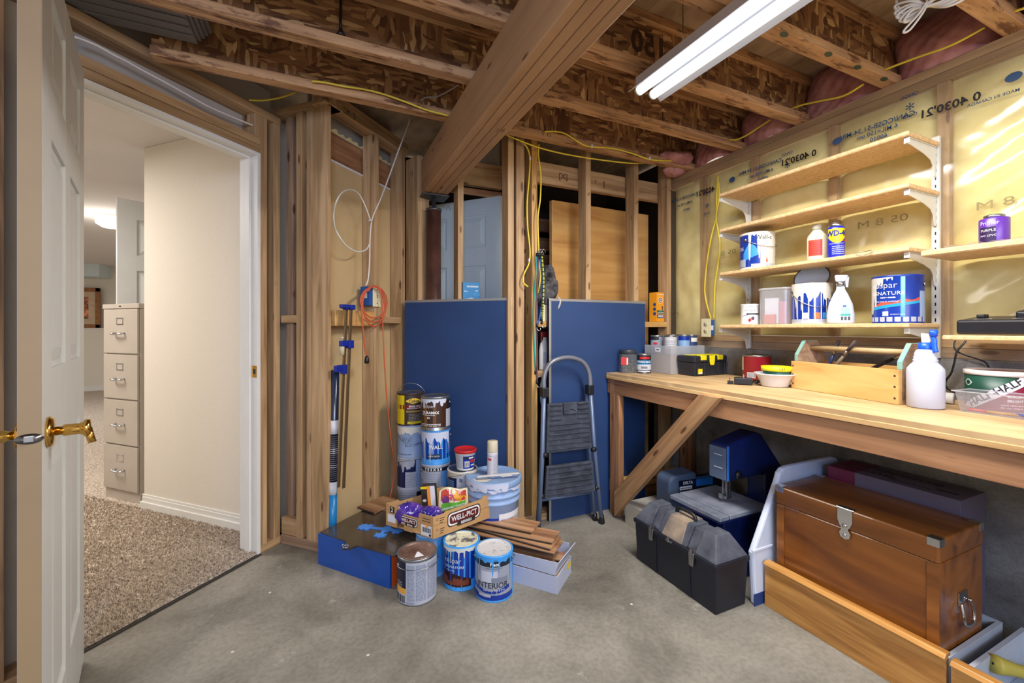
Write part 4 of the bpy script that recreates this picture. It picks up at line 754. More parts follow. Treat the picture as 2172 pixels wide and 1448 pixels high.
q = MB(); q.add([Vector((0, 0, 0.004)), Rr-Nn+Vector((0, 0, 0.004)), Bb-Nn+Vector((0, 0, 0.004)), Ll-Nn+Vector((0, 0, 0.004))], [(0, 1, 2, 3)], CARD); q.build('bottom', ct)
def stadium(w_, h, r, n=8):
    return [(w_/2-r+r*cos(a), (h/2-r)*s1+r*sin(a)) for s1, a in [(1 if k <= n else -1, 0) for k in range(0)]] or [(cx+r*cos(a), cy+r*sin(a)) for cx, cy, a0 in ((w_/2-r, h/2-r, 0), (-w_/2+r, h/2-r, pi/2), (-w_/2+r, -h/2+r, pi), (w_/2-r, -h/2+r, 3*pi/2)) for a in [a0+pi/2*k/n for k in range(n+1)]]
def logo(q, m, cx, cz, w_, h, ts, z0=0.0006):
    for k, (g, c) in enumerate(((0.010, INKB), (0.006, WHITE), (0.0, LOGO))):
        q.mx = m @ Matrix.Translation((cx, cz, z0+0.0004*k)); P = stadium(w_+g*2*ts/0.03, h+g*2*ts/0.03, (h+g*ts/0.03)*0.35); q.add([(x, y, 0) for x, y in P], [tuple(range(len(P)))], c)
    q.mx = m; put_text(q, 'WELL-PICT', ts, WHITE, Matrix.Translation((cx, cz, z0+0.0014)), bold=0.0006, sx=w_/(ts*5.6)); put_text(q, 'BERRIES', ts*0.52, WHITE, Matrix.Translation((cx+0.01, cz-h*0.5-ts*0.2, z0+0.0024)), bold=0.0003)
    P = stadium(ts*3.0, ts*0.62, ts*0.12); q.mx = m @ Matrix.Translation((cx+0.01, cz-h*0.5-ts*0.2, z0+0.0018)); q.add([(x, y, 0) for x, y in P], [tuple(range(len(P)))], INKB); q.mx = m
q = MB(); logo(q, ms, Ls*0.52, 0.060, 0.165, 0.044, 0.034); q.mx = ms
q.add([(0, 0.058, 0.0004), (Ls, 0.058, 0.0004), (Ls, 0.0590, 0.0004), (0, 0.0590, 0.0004)], [(0, 1, 2, 3)], INKB)
for cz in (0.082, 0.034):
    for i in range(3): q.add([(0.034, cz-0.010*i, 0.0006), (0.034+0.026-0.004*i, cz-0.010*i, 0.0006), (0.034+0.026-0.004*i, cz-0.010*i+0.003, 0.0006), (0.034, cz-0.010*i+0.003, 0.0006)], [(0, 1, 2, 3)], INKB)
    for a, b, c, d in ((0.016, cz-0.004, 0.026, cz-0.003), (0.016, cz+0.005, 0.026, cz+0.006), (0.016, cz-0.004, 0.017, cz+0.006), (0.025, cz-0.004, 0.026, cz+0.006)): q.add([(a, b, 0.0006), (c, b, 0.0006), (c, d, 0.0006), (a, d, 0.0006)], [(0, 1, 2, 3)], INKB)
q.build('print', side); q = MB(); logo(q, me_, Le*0.50, 0.050, 0.105, 0.026, 0.020); q.mx = me_
def rc(a, b, c, d, z, m_): q.add([(a, b, z), (c, b, z), (c, d, z), (a, d, z)], [(0, 1, 2, 3)], m_)
rc(Le*0.04, 0.020, Le*0.22, 0.058, 0.0006, PAPER); rc(Le*0.09, 0.066, Le*0.19, 0.096, 0.0006, INKB); put_text(q, '2', 0.030, WHITE, Matrix.Translation((Le*0.14, 0.081, 0.0012)), bold=0.0008)
rc(Le*0.76, 0.006, Le*0.97, 0.054, 0.0006, PAPER); rc(Le*0.86, 0.046, Le*0.90, 0.064, 0.0016, ORG)
for i in range(16): rc(Le*(0.785+0.011*i), 0.022, Le*(0.785+0.011*i)+0.0012+0.0008*(i % 3), 0.044, 0.0010, INK)
rc(Le*0.92, 0.008, Le*0.96, 0.018, 0.0010, INK); small = [(0.78, 0.082), (0.78, 0.070)]
for a, z in small: rc(Le*a, z, Le*0.95, z+0.003, 0.0006, INKB)
q.build('print', end)
def bag(name, label, cat, c, sx, sy, sz, mat, seed, nu=34, nv=20, group=None, fr=3, crumple=1.0):
    rr = random.Random(seed); k = [rr.uniform(0, 6) for _ in range(8)]
    def fn(u, v):
        th = 2*pi*u; ph = pi*v; r = 1+crumple*(0.12*sin(fr*th+k[0]+2*sin(ph*2))*sin(2*ph+k[1])+0.16*abs(sin(4*th+k[2]+3*ph))-0.10*abs(sin(6*th-5*ph+k[4]))+0.06*sin(13*th+4*ph+k[3])*sin(ph))
        r *= 1+crumple*0.25*max(0, sin(th*2+k[5]))**3*sin(ph)
        cz = cos(ph); cz = (abs(cz)**0.8)*(1 if cz > 0 else -1)
        return (sx*r*sin(ph)**0.8*cos(th), sy*r*sin(ph)**0.8*sin(th), sz*(cz*(r if cz > 0 else 1)+1))
    o = MB().grid(fn, nu, nv, mat, smooth=crumple < 0.9).build(name, None, c, (0, 0, face_cam(c))); return tag(o, label, cat, group)
m, nt, bb2 = newmat('purple_bag'); co = coords(nt, (1, 1, 1)); n = N(nt, 'ShaderNodeTexNoise', i_Scale=11.0, i_Detail=2.0); nt.links.new(co, n.inputs['Vector'])
r = ramp(nt, [(0.36, lin((26, 20, 120))), (0.50, lin((62, 40, 140))), (0.60, lin((96, 64, 150))), (0.68, lin((150, 90, 140)))]); nt.links.new(n.outputs[0], r.inputs[0]); nt.links.new(r.outputs[0], bb2.inputs['Base Color']); bb2.inputs['Roughness'].default_value = 0.16; bb2.inputs['Coat Weight'].default_value = 0.6; bumpit(nt, bb2, n.outputs[0], 0.4, 0.02)
p1 = at(868, 2.075, 0.202); bag('seed_bag', 'crumpled glossy purple plastic bag at the left end of the carton', 'bag', p1, 0.060, 0.045, 0.048, m, 4, crumple=0.7)
p2 = at(915, 2.045, 0.209); bag('seed_bag', 'crumpled purple and indigo plastic bag lying in the carton middle', 'bag', p2, 0.050, 0.038, 0.042, m, 9, crumple=0.7)
p3 = at(962, 2.13, 0.208); sb = thing('soil_bag', 'pouch of organic starter mix with fruit picture and green band', 'bag', p3, face_cam(p3)+0.1)
PR = [rgbm(c, 0.25, coat=0.4) for c in ((190, 60, 48), (230, 160, 50), (180, 60, 120), (110, 50, 120), (222, 214, 180), (96, 176, 60), (70, 44, 36))]
def pouch(u, v):
    x = 0.074*(2*u-1)*(1-0.10*abs(v-0.5)); f = 0.022*sin(pi*u)*sin(pi*min(1, v*1.05))**0.7
    return x, f, 0.150*v-0.014*(2*u-1)**2*v+0.008*sin(7*u)*v
def pf_(u, v): x, f, z = pouch(u, v); return (x, -f-0.003*sin(14*u+3*v), z)
def pbk(u, v): x, f, z = pouch(u, v); return (x, f+0.001, z)
MB().grid(pf_, 20, 14, PR[4]).grid(pbk, 10, 8, PR[4]).build('pouch', sb)
q = MB(); rr = random.Random(5)
def patch(u0, u1, v0, v1, m_, off, n=10, cut=0.0): q.grid(lambda u, v: (lambda P: (P[0], P[1]-off, P[2]))(pf_(u0+(u1-u0)*u, v0+(v1-v0)*v+cut*(u-0.5))), n, 4, m_)
patch(0.06, 0.94, 0.62, 0.94, PR[0], 0.0006)
for cx, cy, r_, mi in ((0.2, 0.84, 0.10, 0), (0.40, 0.66, 0.14, 2), (0.22, 0.62, 0.12, 3), (0.62, 0.78, 0.14, 1), (0.84, 0.84, 0.09, 0), (0.82, 0.66, 0.13, 1), (0.5, 0.88, 0.08, 4)):
    q.add([(lambda P: (P[0], P[1]-0.0012-0.0002*mi, P[2]))(pf_(min(0.99, max(0.01, cx+r_*cos(a))), min(0.98, cy+r_*1.0*sin(a)))) for a in [2*pi*i/12 for i in range(12)]], [tuple(range(12))], PR[mi])
patch(0.10, 0.90, 0.30, 0.56, PR[5], 0.0030, cut=0.10); patch(0.12, 0.88, 0.04, 0.26, PR[6], 0.0020)
q.mx = plane_mx((0.0, -0.034, 0.066), (1, 0, 0.16), (0, 0, 1)); put_text(q, 'ORGANIC STARTER', 0.0145, WHITE, Matrix(), bold=0.0004, sx=0.95); q.mx = Matrix(); q.build('print', sb)
p4 = at(912, 2.14, 0.196); sx_ = thing('bulb_carton', 'small upright brown orange and white garden carton in the tray', 'box', p4, face_cam(p4)-0.25); sx_.rotation_euler[1] = -0.08
MB().box((-0.036, 0, 0), (0.036, 0.04, 0.165), pm('carton_brown', (70, 56, 46), 0.5, c2=(40, 32, 28), scale=20)).build('case', sx_, bev=0.001)
q = MB(); rc2 = lambda a, b, c, d, y, m_: q.add([(a, y, b), (c, y, b), (c, y, d), (a, y, d)], [(0, 1, 2, 3)], m_)
rc2(-0.004, 0.0, 0.012, 0.164, -0.0006, ORG); rc2(0.012, 0.0, 0.036, 0.164, -0.0006, PAPER); rc2(-0.036, 0.150, -0.004, 0.162, -0.0006, YEL)
q.add([(-0.020+0.011*cos(a), -0.0008, 0.112+0.016*sin(a)) for a in [2*pi*i/14 for i in range(14)]], [tuple(range(14))], rgbm((44, 30, 28), 0.4)); q.add([(-0.020+0.010*cos(a), -0.0010, 0.092+0.007*sin(a)) for a in [2*pi*i/14 for i in range(14)]], [tuple(range(14))], rgbm((214, 204, 190), 0.4)); q.build('print', sx_)
# laminate flooring cartons and loose planks
O = Vector((0.942, 1.593, 0)); ub = Vector((-0.635, 0.772, 0)).normalized(); la = atan2(ub.y, ub.x)
CW = pm('carton_white', (176, 182, 202), 0.6, var=0.03)
def tray(label, o, L, W, H, z, rot, torn=False, tilt=(0, 0)):
    t = thing('flooring_carton', label, 'carton', (o.x, o.y, z), rot, 'flooring cartons'); t.rotation_euler = (tilt[0], tilt[1], rot); w_ = 0.004
    # local x runs away from the near corner, local y across to the left of it (negative = towards the stool)
    MB().box((0, -W, 0), (L, 0, w_), CW).build('base', t)
    if not torn: MB().box((0, -w_, w_), (L, 0, H), CW).build('side_flap', t)
    else: MB().prism([(0, 0.004), (L, 0.004), (L, H), (0.36, H), (0.30, H), (0.28, H*0.55), (0.26, H*0.35), (0.235, H*0.75), (0.2, H*0.80), (0, H*0.92)], -w_, 0, CW, axis='y').build('side_flap', t)
    MB().box((0, -W, w_), (L, -W+w_, H), CW).build('side_flap', t)
    if not torn: MB().box((0, -W+w_, w_), (w_, -w_, H), CW).build('end_flap', t)
    else: MB().hexa([(0.002, -W+w_, w_), (0.002, -w_, w_), (0.006, -w_, w_), (0.006, -W+w_, w_), (-0.030, -W-0.004, H+0.008), (-0.016, 0.0, H*0.9), (-0.012, 0.0, H*0.9), (-0.026, -W-0.004, H+0.008)], CW).build('end_flap', t)
    return t
t = tray('closed white flooring carton lying on the slab under the torn one', O, 0.55, 0.19, 0.076, 0.0, la)
MB().box((0.005, -0.185, 0.070), (0.545, -0.006, 0.0755), LAMIN).build('top_plank', t)
q = MB(); q.add([(-0.0006, -0.16+0.022*cos(a), 0.05+0.018*sin(a)) for a in [2*pi*i/14 for i in range(14)]], [tuple(range(14))], YEL); q.build('yellow_sticker', t)
off = O+ub*0.05+Vector((0.772, 0.635, 0))*0.01
t = tray('torn open white flooring carton tilted on top of the closed one', O+ub*0.01, 0.54, 0.18, 0.062, 0.080, la-0.03, True, (0, 0))
def plank(label, near, L, W, z, rot, tl=0.0):
    o = MB().box((0, -W, 0), (L, 0, 0.009), LAMIN).box((0.003, -0.0002, 0.001), (L-0.003, 0.0045, 0.004), INK).build('laminate_plank', None, (near.x, near.y, z), (tl, 0, rot), bev=0.0006, seg=1); return tag(o, label, 'plank', 'loose laminate planks')
R_ = Vector((0.772, 0.635, 0))
plank('laminate plank lowest in the torn carton, nearest end cut short', O+ub*0.045+R_*0.012, 0.48, 0.085, 0.0855, la)
plank('laminate plank at the back edge inside the torn carton', O+ub*0.02+R_*0.100, 0.48, 0.075, 0.0855, la-0.01)
plank('long laminate plank crossing above the torn carton', O+ub*0.030+R_*0.040, 0.62, 0.12, 0.146, la+0.00)
plank('short laminate plank under the topmost ones, squared end', O+ub*0.05+R_*0.05, 0.50, 0.12, 0.157, la-0.05)
plank('laminate plank second from top of the pile', O+ub*0.055+R_*0.085, 0.50, 0.115, 0.168, la+0.06)
plank('topmost laminate plank with a dusty pinkish face', O+ub*0.17+R_*0.11, 0.42, 0.12, 0.179, la+0.03)
plank('laminate plank end showing behind the blue box', O+ub*1.03+R_*-0.02, 0.14, 0.19, 0.160, la-0.1)
# rolled tube, bar clamps, outlet box, orange cord on the long stud wall
a = Vector((0.062, 2.374, 0.0)); b = Vector((0.079, 2.391, 0.938)); b = Vector((b.x, b.y, b.z))
tb2 = thing('tube_roll', 'dark plastic wrapped roll with printed label leaning by the corner post', 'roll', a); d = b-a
TW = rgbm((40, 52, 76), 0.2, coat=0.5); L = d.length; Q = d.to_track_quat('Z', 'Y').to_euler()
inner = MB().lathe([(0.0, 0), (0.0205, 0), (0.0205, L), (0.019, L+0.001), (0, L-0.01)], TW, 24).build('roll', tb2); inner.rotation_euler = Q
q = MB(); zz = lambda y: L*(1103-y)/(1103-785)*0.84+L*0.16
al = atan2(-(a.x), a.y)
def band(z0, z1, m_): q.lathe([(0.0210, z0), (0.0210, z1)], m_, 24)
band(0.02, 0.30, rgbm((20, 120, 180), 0.3)); band(0.30, 0.365, PAPER); band(0.365, 0.61, rgbm((24, 28, 40), 0.3)); band(0.61, 0.68, PAPER)
for i in range(22): q.lathe([(0.02125, 0.375+0.0105*i), (0.02125, 0.378+0.0105*i)], rgbm((130, 136, 152), 0.4) if i not in (6, 7, 13, 14, 15) else PAPER, 18)
o = q.build('label', tb2); o.rotation_euler = Q
CB = pm('clamp_blue', (22, 42, 140), 0.35, var=0.05); BAR = rgbm((120, 96, 66), 0.4, 0.6)
def clamp(label, top, bot, jaws, screw):
    t = thing('bar_clamp', label, 'clamp', (top.x, top.y, bot.z), R45, 'bar clamps hung on the blocking'); lt = t.matrix_basis.copy()
    mt = Matrix.Translation(t.location) @ Matrix.Rotation(R45, 4, 'Z'); iv = mt.inverted(); A = iv @ top; B_ = iv @ bot
    stick(t, 'bar', B_, A, 0.018, 0.006, BAR, side=(0, 1, 0), bev=0.0008)
    for (f, w_, h) in jaws:
        c = A+(B_-A)*f; MB().box((-w_, -0.010, -h/2), (0.016, 0.012, h/2), CB).box((-0.014, -0.014, -h*0.9), (0.018, 0.014, h*0.5), CB).build('jaw', t, c, bev=0.003)
    if screw is not None:
        c = A+(B_-A)*screw; MB().lathe([(0.0, -0.055), (0.011, -0.052), (0.012, -0.012), (0.005, -0.008), (0.005, 0.03), (0.010, 0.032), (0.010, 0.038), (0, 0.04)], rgbm((196, 180, 150), 0.4), 14).build('screw_handle', t, c+Vector((-0.055, 0, -0.01)))
    return t
clamp('blue jawed bar clamp hanging nearer the outlet box', ond(745, 650, 2.215), ond(729, 1035, 2.215), ((0.0, 0.075, 0.018), (0.205, 0.065, 0.030)), 0.20)
clamp('blue jawed bar clamp hanging nearer the corner post', ond(735, 650, 2.235), ond(718, 1033, 2.235), ((0.005, 0.035, 0.014), (0.345, 0.060, 0.034)), None)
ob = thing('outlet_box', 'blue electrical box with cream phone plate on the stud by the orange cord', 'outlet', (0.05, 2.36, 0), R45)
BLB = pm('box_blue', (30, 90, 170), 0.45); MB().box((0.302, -0.006, 1.288), (0.353, 0.06, 1.398), BLB).build('box', ob, bev=0.002); PLC = pm('cover_cream', (226, 216, 176), 0.4, var=0.02)
MB().box((0.325, -0.013, 1.282), (0.395, -0.007, 1.400), PLC).build('cover_plate', ob, bev=0.002); q = MB()
for z in (1.30, 1.335, 1.345, 1.38): q.box((0.357, -0.0142, z), (0.363, -0.0128, z+0.006), INK)
q.build('sockets', ob, kind='stuff'); MB().box((0.3015, 0.012, 1.33), (0.3005, 0.045, 1.36), PAPER).build('box_label', ob)
ORC = pm('orange_cord', (206, 92, 56), 0.5, var=0.05)
oc = thing('extension_cord', 'orange extension cord coiled over the outlet box and trailing to the floor', 'cord', (0, 0, 0)); q = MB()
coil = []
for k in range(40):
    a_ = 2*pi*k/13+2.2; rx = 27-2*(k//13)+2*sin(k); ry = 34+4*(k//13); coil.append(ond(793+rx*cos(a_), 640-ry*sin(a_)+5*(k//13), 2.255+0.004*sin(k)))
q.tube(coil, 0.0038, ORC, 8, sub=3); pl_ = [ond(x, y, 2.25) for x, y in ((767, 640), (767, 665), (770, 700), (774, 735), (777, 752))]; q.tube(pl_, 0.0036, ORC, 8, sub=4)
q.tube([ond(x, y, 2.245) for x, y in ((806, 610), (810, 640), (812, 690), (815, 760), (821, 850), (829, 930), (836, 985), (834, 1020), (826, 1060), (824, 1072))], 0.0036, ORC, 8, sub=4); q.build('cord', oc)
e = ond(778, 762, 2.25); MB().lathe([(0.006, 0.020), (0.010, 0.012), (0.013, -0.006), (0.012, -0.022), (0, -0.024)][::-1], BLACK, 14).build('plug', oc, e)
wc_ = thing('white_cable', 'white coax cable hanging in a loop down the long stud wall', 'cable', (0, 0, 0)); q = MB()
q.tube([ond(x, y, c) for x, y, c in ((870, 252, 2.12), (862, 275, 2.14), (845, 320, 2.18), (825, 375, 2.22), (806, 425, 2.25), (790, 462, 2.26), (785, 500, 2.26), (784, 550, 2.27), (781, 590, 2.27), (776, 606, 2.28))], 0.0042, WHITEWIRE, 8, sub=5)
q.tube([ond(x, y, 2.27) for x, y in ((786, 468), (776, 440), (762, 412), (744, 402), (726, 408), (714, 426))]+[ond(x, y, 2.33) for x, y in ((708, 450), (709, 475))]+[ond(x, y, 2.27) for x, y in ((716, 495), (734, 520), (756, 533), (775, 530), (784, 515), (785, 490))], 0.0040, WHITEWIRE, 8, sub=5); q.build('cable', wc_)
c = ond(785, 468, 2.255); MB().tube([Vector((0.011*cos(k), 0.008*sin(k)-0.002, 0)) for k in range(6)], 0.0022, WHITE, 6, closed=True).build('zip_tie', wc_, c)
# cables along the ceiling
def cable(label, runs, mat=YELWIRE, r=0.0045, name='yellow_cable', fl_=0.55, ties=()):
    t = thing(name, label, 'cable', (0, 0, 0), 0, 'yellow electrical cables' if name == 'yellow_cable' else None)
    q = MB()
    for pts in runs: q.tube(pts, r, mat, 8, sub=5)
    q.build('cable', t)
    for c in ties: MB().box((-0.004, -0.007, -0.010), (0.004, 0.007, 0.010), WHITE).build('cable_staple', t, c, bev=0.002)
    return t
cable('yellow cable lying on the joist flange left of the main beam', [[ony(x, y, 2.080) for x, y in ((662, 172), (690, 175), (730, 183), (775, 190), (815, 200), (860, 216), (905, 233), (950, 245))]])
cable('yellow cable sagging from beam to the corner under the last joist', [[ony(x, y, 2.195) for x, y in ((1072, 285), (1100, 297), (1140, 312), (1190, 325), (1240, 334), (1290, 341), (1340, 346), (1380, 344), (1420, 339), (1452, 338))]], ties=(ony(1427, 346, 2.19),))
cable('yellow cable stapled along the face of the last joist', [[ony(x, y, 2.088) for x, y in ((1155, 279), (1180, 279), (1200, 284), (1222, 298), (1240, 308), (1256, 311), (1300, 315), (1340, 325), (1378, 338), (1420, 341), (1445, 339), (1466, 333))]], ties=(ony(1255, 310, 2.083), ony(1378, 336, 2.083)))
cable('yellow cable dropping down the double stud to a cut end', [[ony(x, y, 2.215) for x, y in ((1100, 296), (1116, 310), (1124, 335), (1122, 380), (1118, 430), (1119, 480), (1124, 530), (1122, 558), (1112, 580), (1110, 598), (1120, 608))]], ties=(ony(1124, 336, 2.212), ony(1122, 552, 2.212)))
cable('yellow cable hanging beside the bungee cords', [[ony(x, y, 2.205) for x, y in ((1143, 305), (1142, 330), (1147, 370), (1146, 420), (1141, 460), (1142, 510), (1144, 560), (1146, 590), (1141, 622))]])
cable('yellow cable strung across the pink insulation above the shelves', [[onx(x, y, 2.20) for x, y in ((1545, 296), (1562, 296), (1585, 286), (1612, 268), (1634, 254))], [onx(x, y, 2.20) for x, y in ((1672, 233), (1700, 223), (1740, 214), (1790, 203), (1832, 178))], [onx(x, y, 2.20) for x, y in ((1876, 148), (1910, 135), (1950, 120), (2000, 103), (2040, 85), (2088, 58))], [onx(x, y, 2.20) for x, y in ((2152, 24), (2174, 17))]])
cable('two yellow cables dropping down the insulated wall to the outlet', [[onx(x, y, 2.262) for x, y in ((1523, 372), (1521, 400), (1520, 430), (1519, 460), (1509, 500), (1501, 545), (1496, 590), (1495, 620), (1500, 648), (1508, 676))], [onx(x, y, 2.262) for x, y in ((1524, 385), (1525, 420), (1519, 458), (1523, 490), (1527, 520), (1523, 560), (1517, 600), (1515, 640), (1514, 676))]], r=0.0050)
cable('short yellow cable above the doorway corner', [[ony(x, y, 2.45) for x, y in ((528, 212), (555, 213), (585, 209), (610, 202), (628, 195))]])
cable('white wire sagging through the bay over the door header', [[ond(x, y, 2.81) for x, y in ((158, 78), (185, 88), (212, 100), (240, 116), (268, 130), (300, 148), (345, 172), (390, 197), (440, 225), (490, 247), (541, 268))]], WHITEWIRE, 0.0045, 'white_wire')
cable('grey wire tail hanging from strand board left of the beam', [[ony(x, y, 2.12) for x, y in ((893, 213), (905, 206), (925, 205), (945, 196), (972, 180))]], rgbm((190, 184, 190), 0.5), 0.004, 'grey_wire')
cable('grey wire sagging right of the beam near the shop light', [[ony(x, y, 1.40) for x, y in ((1285, 68), (1310, 62), (1345, 50), (1380, 35), (1410, 18), (1440, 0), (1455, -15))]], rgbm((196, 180, 160), 0.5), 0.005, 'grey_wire')
bc = thing('black_strap', 'black strap hanging in front of the strand board near the top edge', 'strap', (0, 0, 0)); a = ony(723, 0, 1.745); b = ony(723, 76, 1.745)
MB().tube([a+Vector((0, 0, 0.10)), a, ony(722, 40, 1.745), ony(722, 62, 1.745)], 0.005, BLACK, 8).build('strap', bc); MB().lathe([(0.018, 0), (0.012, 0.012), (0.004, 0.03)], BLACK, 12).build('hook_end', bc, (b.x, b.y, b.z))
sp_ = thing('siding_stack', 'stack of grey ribbed siding strips stored over the doorway wall', 'siding', (0, 0, 0)); rr = random.Random(3)
for k in range(5):
    lb(sp_, 'siding_strip', -1.9, -0.44+0.012*k, 1.83+0.006*k, 2.068, 2.291+0.0135*k, 2.303+0.0135*k, rgbm((112, 108, 108), 0.5), bev=0.002)
for k in range(4): lb(sp_, 'rib', -1.88, -0.445, 1.86+0.05*k, 1.875+0.05*k, 2.286, 2.2905, rgbm((112, 108, 108), 0.5), bev=0.001)
# bungee cords
bg = [((1139, 540), (1135, 600), (1131, 660), (1133, 730), (1136, 790)), ((1143, 540), (1140, 600), (1137, 660), (1139, 740), (1139, 810)), ((1146, 545), (1150, 600), (1150, 640), (1143, 680), (1139, 690)), ((1149, 540), (1153, 590), (1152, 640), (1150, 672), (1149, 684))]
bm_ = [rgbm((20, 140, 130), 0.6), rgbm((96, 70, 84), 0.7), rgbm((50, 90, 150), 0.6), rgbm((170, 176, 40), 0.6)]
bl = ['teal bungee cord hanging longest from the stud', 'mauve striped bungee cord hanging beside the teal one', 'short blue bungee cord with a dark hook', 'yellow and black chequered bungee cord hanging on the right side of the bunch']
for i, (pts, m_, l_) in enumerate(zip(bg, bm_, bl)):
    t = thing('bungee_cord', l_, 'bungee cord', (0, 0, 0), 0, 'bungee cords on the stud'); P = [ony(x, y, 2.180-0.012*i) for x, y in pts]
    MB().tube(P, 0.0052, m_, 8, sub=5).build('cord', t)
    if i == 3:
        q = MB(); SP = smooth_path(P, 12)
        for k in range(1, len(SP)-1, 2): q.tube([SP[k]+Vector((0, 0, 0.003)), SP[k]-Vector((0, 0, 0.003))], 0.0056, BLACK, 8)
        q.build('stripes', t, kind='stuff')
    for e, s in ((P[0], 1), (P[-1], -1)):
        MB().tube([e, e+Vector((0, 0, 0.018*s)), e+Vector((0.008, -0.006, 0.030*s)), e+Vector((0.020, -0.004, 0.026*s)), e+Vector((0.022, 0, 0.012*s))], 0.0022, STEEL, 6, sub=3).build('hook', t)
        MB().lathe([(0.0075, -0.010), (0.0075, 0.010)], BLACK, 10).build('end_wrap', t, e)
# steel post
p = at(920, 2.72); po_ = thing('steel_post', 'rusty brown steel post with a plate under the beam end', 'post', (p.x, p.y, 0))
RUST = pm('rusty_steel', (110, 72, 58), 0.45, 0.3, c2=(70, 44, 38), scale=7); MB().lathe([(0.046, 0.0), (0.046, 1.905)], RUST, 32).build('pipe', po_)
MB().lathe([(0.050, 1.905), (0.050, 1.918), (0.014, 1.919), (0.014, 1.990)], rgbm((110, 108, 110), 0.4, 0.8), 24).build('screw_jack', po_); MB().box((-0.085, -0.07, 1.990), (0.085, 0.07, 1.999), rgbm((84, 84, 86), 0.5, 0.7)).build('cap_plate', po_, bev=0.002)
for z in (1.32, 1.20): MB().lathe([(0, 0), (0.007, 0)], INK, 10, False).build('bolt_hole', po_, (-0.004+(0.02 if z < 1.25 else 0), -0.0463, z), (pi/2, 0, 0))
# items in the back wall bays
p = ony(997, 640, 2.30); lbx = thing('light_bulb_box', 'teal blue light bulb box standing in the back wall bay', 'box', (at(1000, 2.62).x, at(1000, 2.62).y, 1.235), 0.02)
BBX = pm('bulb_box_blue', (18, 120, 176), 0.4, var=0.04); MB().box((-0.055, 0, 0), (0.055, 0.065, 0.205), BBX).build('carton', lbx, bev=0.001)
q = MB(); put_text(q, 'ecosmart', 0.020, WHITE, plane_mx((0.008, -0.0006, 0.180), (1, 0, 0), (0, 0, 1)), bold=0.0004); put_text(q, '60w', 0.014, WHITE, plane_mx((-0.036, -0.0006, 0.148), (1, 0, 0), (0, 0, 1))); put_text(q, 'LED', 0.013, WHITE, plane_mx((0.034, -0.0006, 0.152), (1, 0, 0), (0, 0, 1)))
for a, b, c, d in ((0.018, 0.125, 0.052, 0.127), (0.018, 0.137, 0.052, 0.139), (0.018, 0.125, 0.020, 0.139), (0.050, 0.125, 0.052, 0.139)): rc2(a, b, c, d, -0.0006, SKY)
for cx, r_ in ((-0.022, 0.02), (0, 0.024), (0.022, 0.02)): q.add([(cx+r_*cos(a), -0.0008-0.0002*(cx == 0), 0.088+r_*0.9*sin(a)) for a in [2*pi*i/16 for i in range(16)]], [tuple(range(16))], rgbm((206, 206, 222), 0.4))
q.build('print', lbx)
lg = MB().box((0.815, 2.47, 1.198), (1.06, 2.62, 1.234), STUD).build('ledge_block'); tag(lg, 'rough wood ledge between studs carrying the light bulb box', 'wood block')
p = ony(1399, 660, 2.27); bs = thing('baking_soda_box', 'tall orange deodorizer box on the blocking of the back wall', 'box', (p.x, 2.262, 1.2015), 0.10)
MB().box((-0.038, 0, 0), (0.038, 0.065, 0.205), pm('box_orange', (240, 160, 34), 0.45, var=0.03)).build('carton', bs, bev=0.001); q = MB()
def disc(cx, cz, r_, y, m_, n=16): q.add([(cx+r_*cos(a), y, cz+r_*sin(a)) for a in [2*pi*i/n for i in range(n)]], [tuple(range(n))], m_)
disc(0.0, 0.150, 0.026, -0.0005, rgbm((250, 214, 90), 0.5)); disc(0.0, 0.150, 0.0215, -0.0008, WHITE); disc(0.0, 0.150, 0.019, -0.0011, RED); disc(0.0, 0.150, 0.012, -0.0014, WHITE); rc2(-0.008, 0.148, 0.008, 0.154, -0.0017, INK)
rc2(-0.026, 0.188, 0.034, 0.192, -0.0006, WHITE); rc2(-0.034, 0.056, 0.034, 0.080, -0.0008, rgbm((20, 92, 80), 0.5)); put_text(q, 'CAT LITTER', 0.007, WHITE, plane_mx((0, -0.0011, 0.074), (1, 0, 0.06), (0, 0, 1))); put_text(q, 'DEODORIZER', 0.010, WHITE, plane_mx((0, -0.0011, 0.063), (1, 0, 0.06), (0, 0, 1)), bold=0.0003)
rc2(-0.034, 0.026, 0.032, 0.050, -0.0006, rgbm((60, 60, 140), 0.5)); rc2(-0.026, 0.032, 0.026, 0.046, -0.0009, rgbm((196, 196, 206), 0.5)); rc2(0.012, 0.084, 0.026, 0.110, -0.0007, rgbm((110, 84, 60), 0.5))
for z in (0.12, 0.088, 0.056): q.add([(-0.0385, 0.018+0.013*cos(a), z+0.012*sin(a)) for a in [2*pi*i/12 for i in range(12)]][::-1], [tuple(range(12))], rgbm((40, 70, 140), 0.5))
q.build('print', bs)
bo = thing('back_outlet', 'cream double outlet with grey plug behind the bungee cords', 'outlet', (1.262, 2.262, 1.24)); MB().box((-0.036, 0, -0.058), (0.036, 0.006, 0.058), PLC).build('cover_plate', bo, bev=0.002); MB().box((-0.03, 0.007, -0.05), (0.03, 0.06, 0.05), BLB).build('box', bo)
MB().tube([(0.0, -0.004, 0.0), (0.02, -0.022, -0.008), (0.045, -0.034, 0.012), (0.062, -0.048, 0.055), (0.066, -0.05, 0.085), (0.058, -0.03, 0.105)], 0.006, rgbm((190, 184, 170), 0.5), 8, sub=4).build('plug_cord', bo)
p = Vector((1.276, 2.31, 0.90)); sb3 = thing('trigger_bottle', 'white cleaner bottle with red trigger in the bay beside the stool', 'spray bottle', p)
